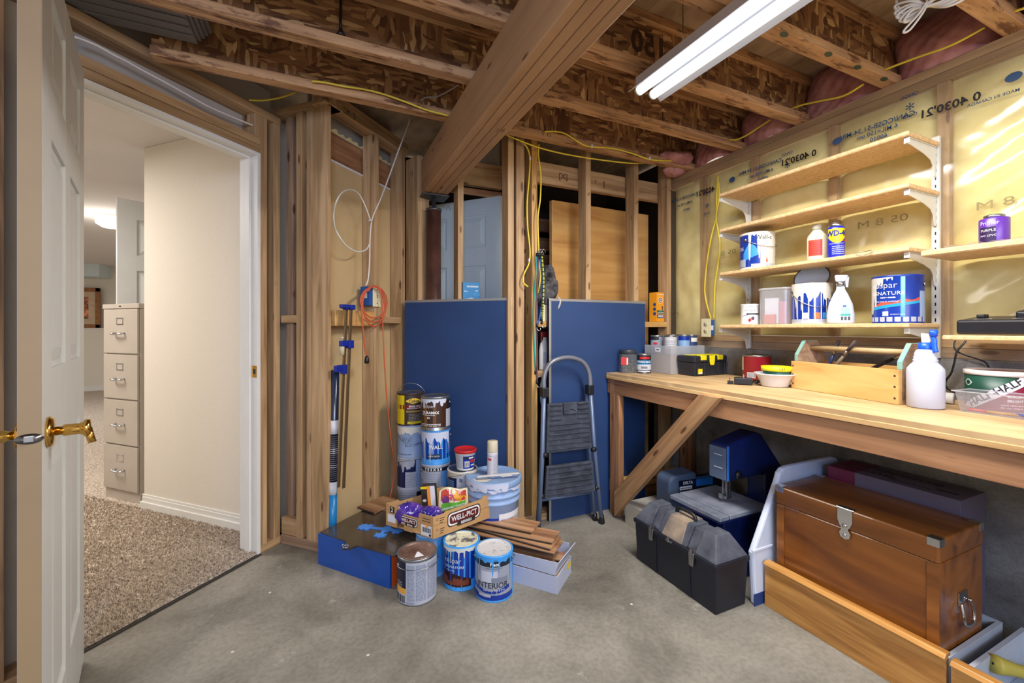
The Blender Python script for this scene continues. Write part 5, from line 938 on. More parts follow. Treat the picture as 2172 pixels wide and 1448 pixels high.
MB().lathe([(0.0, 0), (0.038, 0.0), (0.040, 0.006), (0.040, 0.12), (0.030, 0.165), (0.014, 0.185), (0.014, 0.20)], rgbm((206, 204, 200), 0.4), 24, sy=0.6).build('bottle', sb3); MB().box((-0.03, -0.012, 0.20), (0.016, 0.012, 0.235), DKRED).box((-0.03, -0.006, 0.17), (-0.022, 0.006, 0.205), DKRED).build('trigger', sb3, bev=0.004)
MB().box((-0.022, -0.0252, 0.04), (0.022, -0.0242, 0.11), GREYL).build('label', sb3)
sh2 = MB().box((1.2, 2.26, 0.862), (1.53, 2.33, 0.898), STUD).build('bay_shelf'); tag(sh2, 'short wood shelf in the bay under the red trigger bottle', 'shelf')
fb = bag('storage_bag', 'dark fur lined bag stuffed in the closet beside the birch door', 'bag', Vector((1.375, 2.52, 1.30)), 0.075, 0.08, 0.13, pm('dark_fur', (120, 116, 116), 0.95, c2=(40, 38, 42), scale=22, bump=0.6), 12)
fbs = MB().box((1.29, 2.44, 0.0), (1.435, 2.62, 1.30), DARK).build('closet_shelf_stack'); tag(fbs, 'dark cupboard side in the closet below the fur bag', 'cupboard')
fd = bag('pointed_tool', 'pale blue plastic bottle low in the bay beside the stool', 'bottle', Vector((1.262, 2.305, 0.67)), 0.022, 0.018, 0.09, rgbm((120, 176, 224), 0.3), 2, crumple=0.1)
# ------------------------------------------------------------------ workbench
wbn = thing('workbench', 'long plywood topped wooden workbench with a diagonal brace under the shelves', 'workbench', (0, 0, 0))
def lean(x, y): return x+0.030*(y-1.2)   # the bench front drifts slightly towards the wall end
BZ = 0.875; y0, y1 = -0.25, 2.205
q = MB(); fx = lambda y: 1.640+0.030*(y-1.2)
rr = random.Random(4); n = 60; pts = []
for i in range(n+1):
    y = y0+(y1-y0)*i/n; pts.append((fx(y)-0.006+rr.uniform(-0.0015, 0.0015), y))
poly = pts+[(2.283, y1), (2.283, y0)]
q.prism(poly, BZ-0.018, BZ, BENCHW); o = q.build('bench_top', wbn, label='worn plywood top'); 
# grain along the bench: the top's own material runs along y
BT = wood('bench_top_ply', (166, 130, 88), (200, 168, 122), (220, 192, 150), gx=14, gy=1.0, knots=False); o.data.materials[0] = BT
EDG = wood('ply_edge', (110, 78, 52), (168, 130, 90), (196, 160, 118), gx=40, gy=2, knots=False)
stick(wbn, 'edge_strip', (fx(y0)-0.002, y0, BZ-0.027), (fx(y1)-0.002, y1, BZ-0.027), 0.012, 0.018, BENCHW, side=(0, 0, 1))
stick(wbn, 'apron', (fx(y0)+0.022, y0, BZ-0.082), (fx(y1)+0.022, y1, BZ-0.082), 0.038, 0.089, APRON, side=(0, 0, 1))
stick(wbn, 'end_rail', (fx(y1)+0.045, y1-0.02, BZ-0.064), (2.27, y1-0.02, BZ-0.064), 0.038, 0.089, BENCHW, side=(0, 0, 1))
stick(wbn, 'back_rail', (2.262, y0, BZ-0.064), (2.262, y1-0.05, BZ-0.064), 0.038, 0.089, APRON, side=(0, 0, 1))
for y in (0.1, 0.9, 1.6): stick(wbn, 'cross_rail', (fx(y)+0.045, y, BZ-0.064), (2.24, y, BZ-0.064), 0.038, 0.089, APRON, side=(0, 0, 1))
stick(wbn, 'leg', (fx(2.135)+0.022, 2.135, 0.0), (fx(2.135)+0.022, 2.135, BZ-0.0375), 0.089, 0.038, APRON, side=(1, 0, 0), label='front leg')
stick(wbn, 'leg', (2.25, 2.10, 0.0), (2.25, 2.10, BZ-0.02), 0.089, 0.038, APRON, side=(1, 0, 0))
stick(wbn, 'leg', (fx(-0.15)+0.022, -0.15, 0.0), (fx(-0.15)+0.022, -0.15, BZ-0.0375), 0.089, 0.038, APRON, side=(1, 0, 0))
BRC = wood('brace_lumber', (132, 94, 62), (176, 134, 92), (196, 156, 112)); ba = atan2(0.692, 0.648); cb, sbn = cos(ba), sin(ba)
bq = MB(); P4 = [((y-2.088)*-cb+(z-0.1)*sbn, (y-2.088)*sbn+(z-0.1)*cb) for y, z in ((2.088, 0.015), (2.088, 0.165), (1.440, 0.857), (1.330, 0.857))]; P4 = [(u, v) for u, v in P4]
bq.prism(P4, -0.036, 0.0, BRC, axis='y'); bo_ = bq.build('diagonal_brace', wbn, bev=0.0015, seg=1)
mt = Matrix((Vector((-0.030*cb, -cb, sbn)).normalized(), Vector((1, -0.03, 0)).normalized(), Vector((0, sbn, cb)))).transposed().to_4x4(); mt.translation = (fx(2.088)+0.0025, 2.088, 0.1); bo_.matrix_local = mt
stick(wbn, 'foot_rail', (1.69, 2.19, 0.16), (2.25, 2.19, 0.16), 0.038, 0.07, PINE, side=(0, 0, 1))
# ------------------------------------------------------------------ things on the bench
FROST = clear('frosted_plastic', (228, 230, 234), 0.42, rough=0.3); CLEARP = clear('clear_plastic', (214, 216, 226), 0.22, rough=0.15); GLASSY = clear('jar_glass', (196, 202, 200), 0.16, rough=0.04)
p = onz(1313, 783, BZ); p = Vector((1.785, 2.145, BZ+0.001)); jar = thing('hardware_jar', 'square glass jar of screws with black lid at the bench end', 'jar', p, face_cam(p)+0.2)
q = MB(); 
def rsq(w_, h0, h1, m_, r=0.012): q.prism(stadium(w_, w_, r, 5), h0, h1, m_, smooth=False)
rsq(0.100, 0.0, 0.118, GLASSY); q.build('jar_body', jar, bev=0.003); MB().lathe([(0.050, 0.119), (0.052, 0.121), (0.052, 0.143), (0.050, 0.146), (0, 0.146)], rgbm((52, 56, 66), 0.4), 32).build('lid', jar); MB().box((-0.0515, -0.0515, 0.052), (-0.008, -0.0500, 0.100), RED).box((-0.018, -0.0525, 0.054), (-0.010, -0.0512, 0.094), PAPER).build('label', jar)
q = MB(); rr = random.Random(8)
for i in range(70):
    a = Vector((rr.uniform(-0.04, 0.04), rr.uniform(-0.04, 0.04), rr.uniform(0.006, 0.085))); d = Vector((rr.uniform(-1, 1), rr.uniform(-1, 1), rr.uniform(-0.6, 0.6))).normalized()*0.012
    b = a+d; b.x = max(-0.043, min(0.043, b.x)); b.y = max(-0.043, min(0.043, b.y)); q.tube([a, b], 0.0022, STEEL if i % 3 else rgbm((150, 140, 120), 0.5, 0.5), 5)
q.build('screws', jar, kind='stuff')
p = Vector((1.86, 2.085, BZ+0.001)); t = can('small filler tin with white lettering beside the hardware jar', p, R=0.044, H=0.122, body=TIN, name='filler_tin', cat='tin')
q = MB(); q.wrap(0.0446, -88, 88, 0.006, 0.112, rgbm((24, 28, 38), 0.35)); q.wrap(0.0449, -88, 88, 0.052, 0.082, rgbm((20, 110, 160), 0.3)); q.wrap(0.0450, -80, 86, 0.022, 0.056, rgbm((206, 208, 214), 0.3)); q.wrap(0.0452, -30, 50, 0.090, 0.103, RED); wrap_text(q, 'BONDO-GLASS', 0.017, WHITE, 0.0453, 4, 0.072, bold=0.0004, sx=0.8)
q.wrap(0.0454, -20, 30, 0.030, 0.044, rgbm((120, 122, 130), 0.3)); q.wrap(0.0452, -50, 60, 0.010, 0.017, PAPER); lab(t, q)
# open translucent bin of small cans
bn = thing('clear_bin', 'open translucent bin holding small paint cans behind the black toolbox', 'bin', (1.945, 1.945, BZ+0.001), 0)
W, D, Hh = 0.285, 0.225, 0.172
q = MB()
for a, b in (((0, 0, 0), (W, D, 0.003)), ((0, 0, 0), (0.003, D, Hh)), ((W-0.003, 0, 0), (W, D, Hh)), ((0, 0, 0), (W, 0.003, Hh)), ((0, D-0.003, 0), (W, D, Hh))): q.box(a, b, FROST)
q.build('bin_body', bn, bev=0.001)
MB().box((-0.0012, 0.085, 0.132), (-0.0004, 0.130, 0.158), PAPER).box((-0.0018, 0.095, 0.143), (-0.0012, 0.120, 0.148), INK).build('label', bn)
GQ = 'quart cans in the translucent bin'
for i, (x, y, h, c, l_) in enumerate(((1.995, 2.115, 0.145, (150, 156, 170), 'black banded quart can at the far left in the bin'), (1.998, 2.000, 0.145, (196, 196, 200), 'silver quart can nearest the front corner of the bin'), (2.075, 2.060, 0.150, (214, 210, 206), 'pale label quart can in the middle of the bin'), (2.100, 1.990, 0.150, (130, 166, 206), 'blue topped quart can near the front of the bin'), (2.165, 2.090, 0.148, (206, 200, 204), 'white quart can at the back of the bin'), (2.180, 2.005, 0.150, (40, 60, 110), 'navy and white quart can at the wall side of the bin'))):
    p = Vector((x, y, BZ+0.116)); t = can(l_, p, R=0.036 if i else 0.038, H=h-0.025, body=TIN, group=GQ, name='quart_can', cat='can'); R = 0.0365 if i else 0.0385; q = MB(); q.wrap(R, -88, 88, 0.006, h-0.035, rgbm(c, 0.35))
    if i == 0: q.wrap(R+0.0003, -88, 20, h-0.055, h-0.035, INK); disc = None; q.wrap(R+0.0003, -30, 10, h-0.085, h-0.070, RED)
    if i == 3: q.wrap(R+0.0003, -88, 88, h-0.060, h-0.035, VBLUE)
    if i == 5: q.wrap(R+0.0003, 0, 88, h-0.07, h-0.045, WP)
    if i in (1, 2, 4): small_print(q, R+0.0003, -60, 60, 0.03, h-0.05, 6, rgbm((150, 150, 160), 0.5), i)
    lab(t, q)
for k, (x, y) in enumerate(((2.128, 2.135), (2.150, 1.945+0.0))):
    if k == 1: x, y = 2.20, 2.155
    t = can(('yellow small stain tin standing behind in the bin', 'yellow and blue small tin at the back corner of the bin')[k], Vector((x, y, BZ+0.116)), R=0.024, H=0.075, body=YEL, name='stain_tin', cat='tin')
t = tag(MB().box((1.955, 1.955, BZ+0.0045), (2.222, 2.160, BZ+0.114), rgbm((196, 164, 130), 0.6)).build('packet_layer'), 'beige packets stacked under the cans in the translucent bin', 'packet')
# small toolbox
TBK = pm('toolbox_black', (38, 40, 48), 0.45, var=0.12); TY = rgbm((236, 220, 30), 0.4)
tx = thing('small_toolbox', 'small black toolbox with yellow clasps on the bench', 'toolbox', (1.985, 1.80, BZ+0.001), 0.0)
MB().hexa([(0.008, 0.006, 0), (0.257, 0.006, 0), (0.257, 0.126, 0), (0.008, 0.126, 0), (0, 0, 0.078), (0.265, 0, 0.078), (0.265, 0.132, 0.078), (0, 0.132, 0.078)], TBK).build('body', tx, bev=0.004)
MB().box((-0.003, -0.003, 0.079), (0.268, 0.135, 0.118), TBK).build('lid', tx, bev=0.008)
for x in (0.045, 0.182): MB().box((x, -0.005, 0.092), (x+0.048, 0.030, 0.1205), TY).build('clasp', tx, bev=0.003)
MB().prism([(0.112, 0.121), (0.158, 0.121), (0.154, 0.075), (0.148, 0.062), (0.122, 0.062), (0.116, 0.075)], -0.0085, -0.0035, TY, axis='y').build('latch', tx, bev=0.002)
MB().box((0.02, 0.04, 0.1185), (0.245, 0.10, 0.1215), TY).build('lid_plate', tx, bev=0.002); MB().box((0.030, -0.0005, 0.012), (0.062, 0.004, 0.042), TY).box((0.031, -0.0012, 0.014), (0.061, 0.0, 0.022), PAPER).build('sticker', tx)
for x in (0.018, 0.075, 0.19, 0.245): MB().box((x, -0.001, 0.004), (x+0.005, 0.008, 0.074), TBK).build('rib', tx, bev=0.001, seg=1)
# red can, adapter, bowls
p = Vector((2.185, 1.56, BZ+0.001)); t = thing('red_canister', 'dark red canister at the back of the bench left of the bowls', 'canister', p, face_cam(p))
MB().lathe([(0.068, 0), (0.070, 0.003), (0.070, 0.128), (0.071, 0.130)], rgbm((150, 26, 40), 0.35), 36).build('body', t); MB().lathe([(0.070, 0.126), (0.072, 0.128), (0.072, 0.134), (0.066, 0.135), (0.064, 0.131), (0, 0.131)], STEEL, 36).build('lid', t)
q = MB(); q.wrap(0.0706, -88, -62, 0.05, 0.125, rgbm((216, 196, 170), 0.5)); q.wrap(0.0708, -40, -5, 0.012, 0.042, PAPER)
for i in range(8): q.wrap(0.0712, -37+4*i, -35.4+4*i, 0.015, 0.038, INK, 2)
q.build('label', t)
p = Vector((1.925, 1.44, BZ+0.001)); t = thing('power_adapter', 'black power adapter with coiled cord lying on the bench', 'adapter', p, -0.9)
MB().box((-0.045, -0.024, 0.002), (0.035, 0.024, 0.034), BLACK).build('brick', t, bev=0.004); q = MB()
for a, b in (((-0.075, -0.018, 0), (-0.047, 0.018, 0.014)), ((-0.066, 0.002, 0.014), (-0.063, 0.010, 0.030))): q.box(a, b, BLACK)
q.build('plug_body', t, bev=0.003); MB().box((-0.006, 0.006, 0.034), (0.0, 0.012, 0.050), STEEL).box((-0.006, -0.010, 0.034), (0.0, -0.004, 0.050), STEEL).build('prongs', t, bev=0.0005, seg=1)
q = MB(); q.tube([(0.04+0.018*cos(2.2*k)+0.006*k*0.4, 0.016*sin(2.2*k), 0.008+0.002*k) for k in range(9)]+[(0.08, 0.02, 0.006), (0.10, 0.03, 0.004)], 0.0028, BLACK, 8, sub=5); q.build('cord', t)
p = Vector((2.005, 1.34, BZ+0.001)); t = thing('bowl', 'white plastic bowl holding a green dish on the bench', 'bowl', p)
MB().lathe([(0.0, 0.004), (0.050, 0.002), (0.054, 0.0), (0.058, 0.004), (0.070, 0.040), (0.074, 0.046), (0.082, 0.056), (0.088, 0.058), (0.088, 0.064), (0.080, 0.062), (0.070, 0.050), (0.055, 0.008), (0, 0.008)], pm('bowl_white', (214, 214, 220), 0.3, var=0.03), 40).build('bowl_body', t)
p2_ = Vector((2.012, 1.335, BZ+0.045)); t = thing('green_dish', 'green dish with a yellow rim band stacked in the white bowl', 'dish', p2_)
MB().lathe([(0, 0.008), (0.045, 0.004), (0.050, 0.006), (0.060, 0.030)], rgbm((30, 96, 80), 0.4), 36).build('dish_body', t); MB().lathe([(0.060, 0.030), (0.064, 0.032), (0.066, 0.052), (0.062, 0.052), (0.058, 0.030), (0, 0.010)], TY, 36).build('rim_band', t)
q = MB(); wrap_text(q, '1 2 7', 0.012, INK, 0.0662, 20, 0.042, bold=0.0003); q.build('ink_marks', t, rot=(0, 0, face_cam(p2_)))
# wooden tool tote
pA = Vector((2.027, 1.274, 0)); pB = Vector((1.919, 0.822, 0)); d = pB-pA; L = d.length; tt = thing('tool_tote', 'open pine tool tote with dowel handle and teal painted ends', 'tool tote', (pA.x, pA.y, BZ+0.001), atan2(d.y, d.x))
# local x runs along the front towards the camera, local y into the depth
TEAL = pm('teal_overpaint', (110, 178, 176), 0.6, c2=(150, 176, 150), scale=16)
MB().box((0, 0, 0.0), (L, 0.018, 0.126), PINE).build('front_board', tt, bev=0.001); MB().box((0.0, 0.172, 0.0), (L, 0.190, 0.126), PINE).build('back_board', tt, bev=0.001); MB().box((0.019, 0.019, 0.002), (L-0.019, 0.171, 0.016), PINE).build('bottom_board', tt)
for x in (0.0, L-0.018):
    e = MB().prism([(0.019, 0.0), (0.171, 0.0), (0.171, 0.155), (0.128, 0.222), (0.062, 0.222), (0.019, 0.155)], x+0.0005, x+0.0175, GREYW, axis='x').build('end_board', tt, bev=0.001)
    MB().prism([(0.0185, 0.128), (0.0185, 0.156), (0.0615, 0.2235), (0.128, 0.2235), (0.128, 0.2215), (0.063, 0.2215), (0.020, 0.154), (0.020, 0.128)], x+0.0003, x+0.0177, TEAL, axis='x').build('teal_edge', e)
MB().tube([(0.01, 0.095, 0.188), (L-0.01, 0.095, 0.188)], 0.011, pm('dowel_wood', (196, 168, 122), 0.6, var=0.12), 16).build('dowel_handle', tt)
q = MB()
for x in (0.010, L-0.012):
    for z in (0.022, 0.064, 0.104): q.lathe([(0, 0), (0.0042, 0)], rgbm((70, 46, 30), 0.6), 10, False); q.v[-10*2:] = [(vx+x, -0.0005, vy*1.0+z) for vx, vy, vz in q.v[-10*2:]]
q.build('nail_heads', tt, kind='stuff')
for k, (x, y, tx_, ty_, m_, l_) in enumerate(((0.07, 0.10, 0.06, 0.01, rgbm((40, 56, 96), 0.4), 'blue handled paint brush standing in the tote'), (0.10, 0.06, 0.12, 0.02, rgbm((120, 106, 84), 0.5), 'brown handled brush leaning in the tote'), (0.13, 0.12, 0.30, 0.0, BLACK, 'long black handled brush with bristles raised in the tote'))):
    a = Vector((x, y, 0.03)); b = a+Vector((tx_, ty_, 0.17)); w0 = Matrix.Translation(tt.location) @ Matrix.Rotation(tt.rotation_euler[2], 4, 'Z')
    t = thing('paint_brush', l_, 'paint brush', w0 @ a, tt.rotation_euler[2], 'brushes in the tote'); dd = (b-a)
    MB().tube([(0, 0, 0), dd*0.6, dd*0.8], lambda u: 0.005+0.003*sin(pi*u), m_, 8).build('handle', t); MB().tube([dd*0.78, dd*0.9], 0.010, STEEL, 8, flat=0.5).build('ferrule', t); MB().tube([dd*0.9, dd*1.15], 0.011, rgbm((80, 70, 70), 0.8), 8, flat=0.5).build('bristles', t)
# trigger spray bottle on bench
p = Vector((1.949, 0.758, BZ+0.001)); t = thing('spray_bottle', 'large white spray bottle with blue trigger in front of the tote', 'spray bottle', p, face_cam(p))
MILK = pm('milky_plastic', (196, 204, 224), 0.35, var=0.02); MB().lathe([(0.0, 0.002), (0.046, 0.0), (0.050, 0.004), (0.0505, 0.125), (0.049, 0.137), (0.040, 0.150), (0.033, 0.158), (0.032, 0.162), (0.034, 0.168), (0.0305, 0.172), (0.032, 0.178), (0.029, 0.182), (0.030, 0.188), (0.025, 0.200), (0.016, 0.206), (0.016, 0.212)], MILK, 36).build('bottle', t)
TB = rgbm((20, 90, 230), 0.35); MB().lathe([(0.019, 0.205), (0.0195, 0.207), (0.018, 0.228), (0, 0.229)], TB, 20).build('collar', t)
MB().hexa([(-0.010, -0.012, 0.226), (0.012, -0.012, 0.226), (0.012, 0.012, 0.226), (-0.010, 0.012, 0.226), (-0.012, -0.012, 0.262), (0.030, -0.012, 0.256), (0.030, 0.012, 0.256), (-0.012, 0.012, 0.262)], rgbm((220, 212, 190), 0.4)).build('sprayer_head', t, bev=0.004)
MB().lathe([(0, 0), (0.011, 0), (0.012, 0.004), (0.012, 0.018), (0, 0.019)], TB, 18).build('nozzle', t, (0.012, -0.014, 0.262), (0, pi/2, -0.3)); MB().tube([(0.018, -0.012, 0.255), (0.022, -0.018, 0.235), (0.022, -0.020, 0.215), (0.026, -0.022, 0.195)], 0.006, TB, 8, sub=3, flat=1.3).build('trigger', t)
# coffee tub, clear tray, red tub, pipe
GRN = rgbm((14, 70, 54), 0.4); MAR = rgbm((128, 24, 58), 0.4)
p = Vector((2.165, 0.64, BZ+0.001)); t = thing('coffee_tub', 'round green and maroon tub with a diagonal white banner', 'tub', p, face_cam(p)); R = 0.086
MB().lathe([(R, 0), (R+0.001, 0.003), (R+0.001, 0.118)], GRN, 48).build('tub_body', t); MB().lathe([(R+0.003, 0.116), (R+0.005, 0.120), (R+0.005, 0.132), (R, 0.134), (R-0.004, 0.130), (0, 0.130)], rgbm((220, 212, 206), 0.35), 48).build('lid', t)
MB().lathe([(R-0.02, 0), (R-0.03, 0.0003)], ORG, 40, False).lathe([(0.03, 0), (0.0, 0.0003)], rgbm((206, 120, 90), 0.4), 30, False).build('lid_print', t, (0, 0, 0.1305))
q = MB(); Rq = R+0.0014
q.wrap(Rq, -88, 88, 0, 0.118, MAR, 40, ztop=lambda u: min(0.117, max(0.002, -0.035+0.190*u)), zbot=lambda u: 0.001)
q.wrap(Rq+0.0004, -88, 88, 0, 0, PAPER, 60, ztop=lambda u: min(0.117, max(0.001, -0.010+0.190*u)), zbot=lambda u: min(0.117, max(0.001, -0.046+0.190*u)))
wrap_text(q, 'HALF-', 0.032, INK, Rq+0.0008, -31, 0.036, bold=0.0006, tilt=0.62); wrap_text(q, 'HALF.', 0.032, INK, Rq+0.0008, 13, 0.085, bold=0.0006, tilt=0.62)
q.wrap(Rq+0.0006, -70, -48, 0.078, 0.100, rgbm((210, 220, 214), 0.5), 5, ztop=lambda u: 0.089+0.012*sin(pi*u), zbot=lambda u: 0.089-0.012*sin(pi*u)); q.wrap(Rq+0.0009, -66, -52, 0.081, 0.097, GRN, 5, ztop=lambda u: 0.089+0.009*sin(pi*u), zbot=lambda u: 0.089-0.009*sin(pi*u))
wrap_text(q, 'BURLEY', 0.011, PAPER, Rq+0.0006, 22, 0.050, bold=0.0003); wrap_text(q, 'BRIGHT', 0.011, PAPER, Rq+0.0006, 22, 0.036, bold=0.0003); small_print(q, Rq+0.0006, 0, 50, 0.010, 0.028, 2, rgbm((206, 170, 180), 0.5), 3)
q.wrap(Rq+0.0007, 56, 74, 0.030, 0.060, PAPER, 4)
for i in range(8): q.wrap(Rq+0.001, 57+2*i, 57.8+2*i, 0.033, 0.056, INK, 1)
q.build('label', t)
p = Vector((2.16, 0.445, BZ+0.001)); t = thing('red_tub', 'red tub with cream lid at the right end of the bench', 'tub', p); MB().lathe([(0.080, 0), (0.082, 0.003), (0.082, 0.115)], rgbm((176, 40, 30), 0.4), 40).build('tub_body', t); MB().lathe([(0.085, 0.112), (0.086, 0.126), (0.082, 0.128), (0, 0.126)], rgbm((214, 204, 192), 0.4), 40).build('lid', t)
t = thing('clear_tray', 'long clear plastic tray of pens in front of the green tub', 'tray', (1.955, 0.685, BZ+0.001), atan2(-0.34, -0.02)); q = MB()
W, D, Hh = 0.42, 0.10, 0.070
q.hexa([(0.012, 0.010, 0), (W-0.012, 0.010, 0), (W-0.012, D-0.010, 0), (0.012, D-0.010, 0), (0.012, 0.010, 0.003), (W-0.012, 0.010, 0.003), (W-0.012, D-0.010, 0.003), (0.012, D-0.010, 0.003)], CLEARP)
B4 = [(0.012, 0.010), (W-0.012, 0.010), (W-0.012, D-0.010), (0.012, D-0.010)]; T4 = [(0, 0), (W, 0), (W, D), (0, D)]
for i in range(4):
    j = (i+1) % 4; q.add([(*B4[i], 0), (*B4[j], 0), (*T4[j], Hh), (*T4[i], Hh)], [(0, 1, 2, 3)], CLEARP)
q.build('tray_body', t); q = MB(); 
for a, b in (((-0.006, -0.006), (W+0.006, 0.0)), ((-0.006, D), (W+0.006, D+0.006)), ((-0.006, 0), (0, D)), ((W, 0), (W+0.006, D))): q.box((*a, Hh-0.003), (*b, Hh), FROST)
q.build('rim', t)
w0 = Matrix.Translation(t.location) @ Matrix.Rotation(t.rotation_euler[2], 4, 'Z')
for l_, a, b, m_ in (('blue pen lying in the clear tray', (0.13, 0.035, 0.009), (0.29, 0.025, 0.009), TB), ('pink eraser strip lying in the clear tray', (0.022, 0.03, 0.008), (0.070, 0.03, 0.008), rgbm((226, 110, 110), 0.5)), ('wooden pencil lying in the clear tray', (0.07, 0.022, 0.008), (0.22, 0.05, 0.008), PINE)):
    o = MB().tube([w0 @ Vector(a), w0 @ Vector(b)], 0.0045, m_, 10).build(l_.split(' lying')[0].split(' ', 1)[1].replace(' ', '_')); tag(o, l_, 'pen')
t = thing('pipe_offcut', 'white plastic pipe lying behind the spray bottle', 'pipe', (0, 0, 0)); MB().tube([(2.10, 0.98, BZ+0.022), (2.12, 0.745, BZ+0.022)], 0.020, rgbm((222, 216, 206), 0.35), 24).build('pipe', t)
# ------------------------------------------------------------------ things on the shelves
def sc_(px, X, z): p = onx(px, 600, X); return Vector((p.x, p.y, z+0.001))
p = sc_(1590, 2.10, SH[3]); t = can('small white paint tin with red apple picture, leftmost on the lowest shelf', p, R=0.042, H=0.108, body=WHITE, name='paint_tin', cat='tin', lid=STEEL)
q = MB(); wrap_text(q, 'valspar', 0.021, INK, 0.0425, 6, 0.075, bold=-0.0004); wrap_text(q, 'A DAY SAMPLE', 0.005, INK, 0.0425, 4, 0.094); q.wrap(0.0425, -20, 85, 0.051, 0.059, rgbm((60, 60, 66), 0.4)); q.wrap(0.0425, -50, 20, 0.051, 0.054, INK, ztop=lambda u: 0.045+0.012*u, zbot=lambda u: 0.043+0.012*u)
for a, z, c in ((0, 0.022, (160, 40, 30)), (22, 0.032, (50, 60, 130)), (12, 0.029, (170, 100, 60))): q.wrap(0.0427+0.0002*(a == 0), a-10, a+10, 0, 0, rgbm(c, 0.3), 8, ztop=lambda u, z=z: z+0.010*sin(pi*u), zbot=lambda u, z=z: z-0.010*sin(pi*u))
lab(t, q)
p = sc_(1652, 2.155, SH[3]); t = thing('plastic_tub', 'translucent square tub with white lid between two paint cans', 'tub', p, face_cam(p)-0.35)
q = MB(); q.prism(stadium(0.145, 0.145, 0.03, 5), 0, 0.172, FROST, smooth=False); o = q.build('tub_body', t); o.scale = (1, 1, 1); MB().prism(stadium(0.156, 0.156, 0.034, 5), 0.173, 0.184, clear('lid_plastic', (226, 226, 228), 0.6, 0.3)).build('lid', t, bev=0.003)
MB().box((-0.055, -0.03, 0.004), (0.01, 0.05, 0.135), PAPER).box((0.014, -0.035, 0.004), (0.045, 0.045, 0.115), rgbm((196, 120, 140), 0.5)).box((-0.05, -0.052, 0.004), (0.0, -0.035, 0.05), rgbm((206, 110, 100), 0.5)).build('contents', t)
p = sc_(1722, 2.150, SH[3]); t = can('open paint can with tilted lid and thick cream drips on the lowest shelf', p, R=0.080, H=0.190, body=WP, nolid=True, ears=-68, hang=0.075)
q = MB(); q.wrap(0.0807, -85, 85, 0.006, 0.150, VBLUE); q.wrap(0.0808, -85, 85, 0.006, 0.022, GREYL)
for a0, c in ((-25, (206, 206, 214)), (5, (230, 110, 40)), (30, (60, 140, 210)), (50, (150, 60, 40))): q.wrap(0.0809, a0, a0+18, 0.024, 0.052, rgbm(c, 0.4), 4)
drips(q, 0.0812, 0.186, 0.125, WP, 31, -88, 88, n=260, nd=14, depth=0.12, wid=0.008, amp=0.016); lab(t, q)
old = MB().lathe([(0, 0), (0.073, 0), (0.0755, 0.002), (0.0755, 0.006), (0.070, 0.006), (0.066, 0.003), (0, 0.003)], pm('stained_lid', (186, 196, 210), 0.4, 0.0, c2=(160, 170, 184), scale=6), 40).build('lid', t, (0.0, 0.045, 0.222), (radians(62), 0, radians(-18)))
MB().tube([(0.074*cos(2*pi*k/30), 0.074*sin(2*pi*k/30), 0.005) for k in range(30)], 0.0035, rgbm((70, 60, 54), 0.6), 6, closed=True).build('dried_paint_ring', old)
MB().tube([(-0.04, 0.0, 0.193), (-0.01, 0.02, 0.200), (0.02, 0.03, 0.199), (0.055, 0.01, 0.192)], 0.004, WP, 6, sub=3).build('dried_paint_skin', t)
p = sc_(1783, 2.105, SH[3]); t = thing('trigger_spray', 'silver grey trigger spray bottle with teal label on the lowest shelf', 'spray bottle', p, face_cam(p)); SLV = rgbm((206, 210, 220), 0.35)
MB().lathe([(0, 0.002), (0.046, 0.0), (0.050, 0.006), (0.050, 0.035), (0.043, 0.085), (0.026, 0.130), (0.016, 0.150), (0.0145, 0.168)], SLV, 36, sy=0.62).build('bottle', t); MB().lathe([(0.0165, 0.168), (0.0165, 0.182), (0.014, 0.183)], STEEL, 24).build('collar', t)
MB().hexa([(-0.018, -0.014, 0.184), (0.016, -0.014, 0.184), (0.016, 0.014, 0.184), (-0.018, 0.014, 0.184), (-0.022, -0.013, 0.216), (0.030, -0.013, 0.214), (0.030, 0.013, 0.214), (-0.022, 0.013, 0.216)], SLV).build('sprayer_head', t, bev=0.007); MB().hexa([(0.018, -0.007, 0.160), (0.026, -0.007, 0.158), (0.026, 0.007, 0.158), (0.018, 0.007, 0.160), (0.014, -0.008, 0.200), (0.030, -0.008, 0.205), (0.030, 0.008, 0.205), (0.014, 0.008, 0.200)], SLV).build('trigger', t, bev=0.002)
q = MB(); 
def sp(x0, x1, z0, z1, m_, d=0.0): q.add([(x, -0.031-0.001-d+0.35*abs(x)*abs(x)/0.05+(0.10*max(0, z-0.05)), z) for x in (x0, (x0+x1)/2, x1) for z in (z0, z1)], [(0, 2, 3, 1), (2, 4, 5, 3)], m_)
sp(0.002, 0.032, 0.045, 0.068, rgbm((150, 206, 200), 0.5)); sp(0.000, 0.034, 0.034, 0.042, rgbm((40, 160, 150), 0.5))
for i in range(3): sp(0.001+0.012*i, 0.009+0.012*i, 0.014, 0.030, rgbm((70, 74, 84), 0.5))
sp(0.008, 0.020, 0.072, 0.080, TB); q.build('label', t)
p = sc_(1904, 2.145, SH[3]); t = can('shiny blue primer can with grey paint splash, rightmost on the lowest shelf', p, R=0.080, H=0.190, body=VBLUE, ears=75, hang=-0.01)
q = MB(); q.wrap(0.0807, -88, 88, 0.004, 0.024, GREYL); q.wrap(0.0807, 52, 80, 0.024, 0.125, LB); q.wrap(0.0809, 6, 16, 0.024, 0.185, rgbm((90, 160, 240), 0.15))
q.wrap(0.0809, -88, 52, 0, 0, rgbm((200, 80, 60), 0.4), 24, ztop=lambda u: 0.070+0.028*u+0.004*sin(20*u), zbot=lambda u: 0.060+0.028*u); q.wrap(0.0808, -88, 52, 0, 0, rgbm((30, 150, 200), 0.4), 24, ztop=lambda u: 0.060+0.030*u, zbot=lambda u: 0.046+0.032*u)
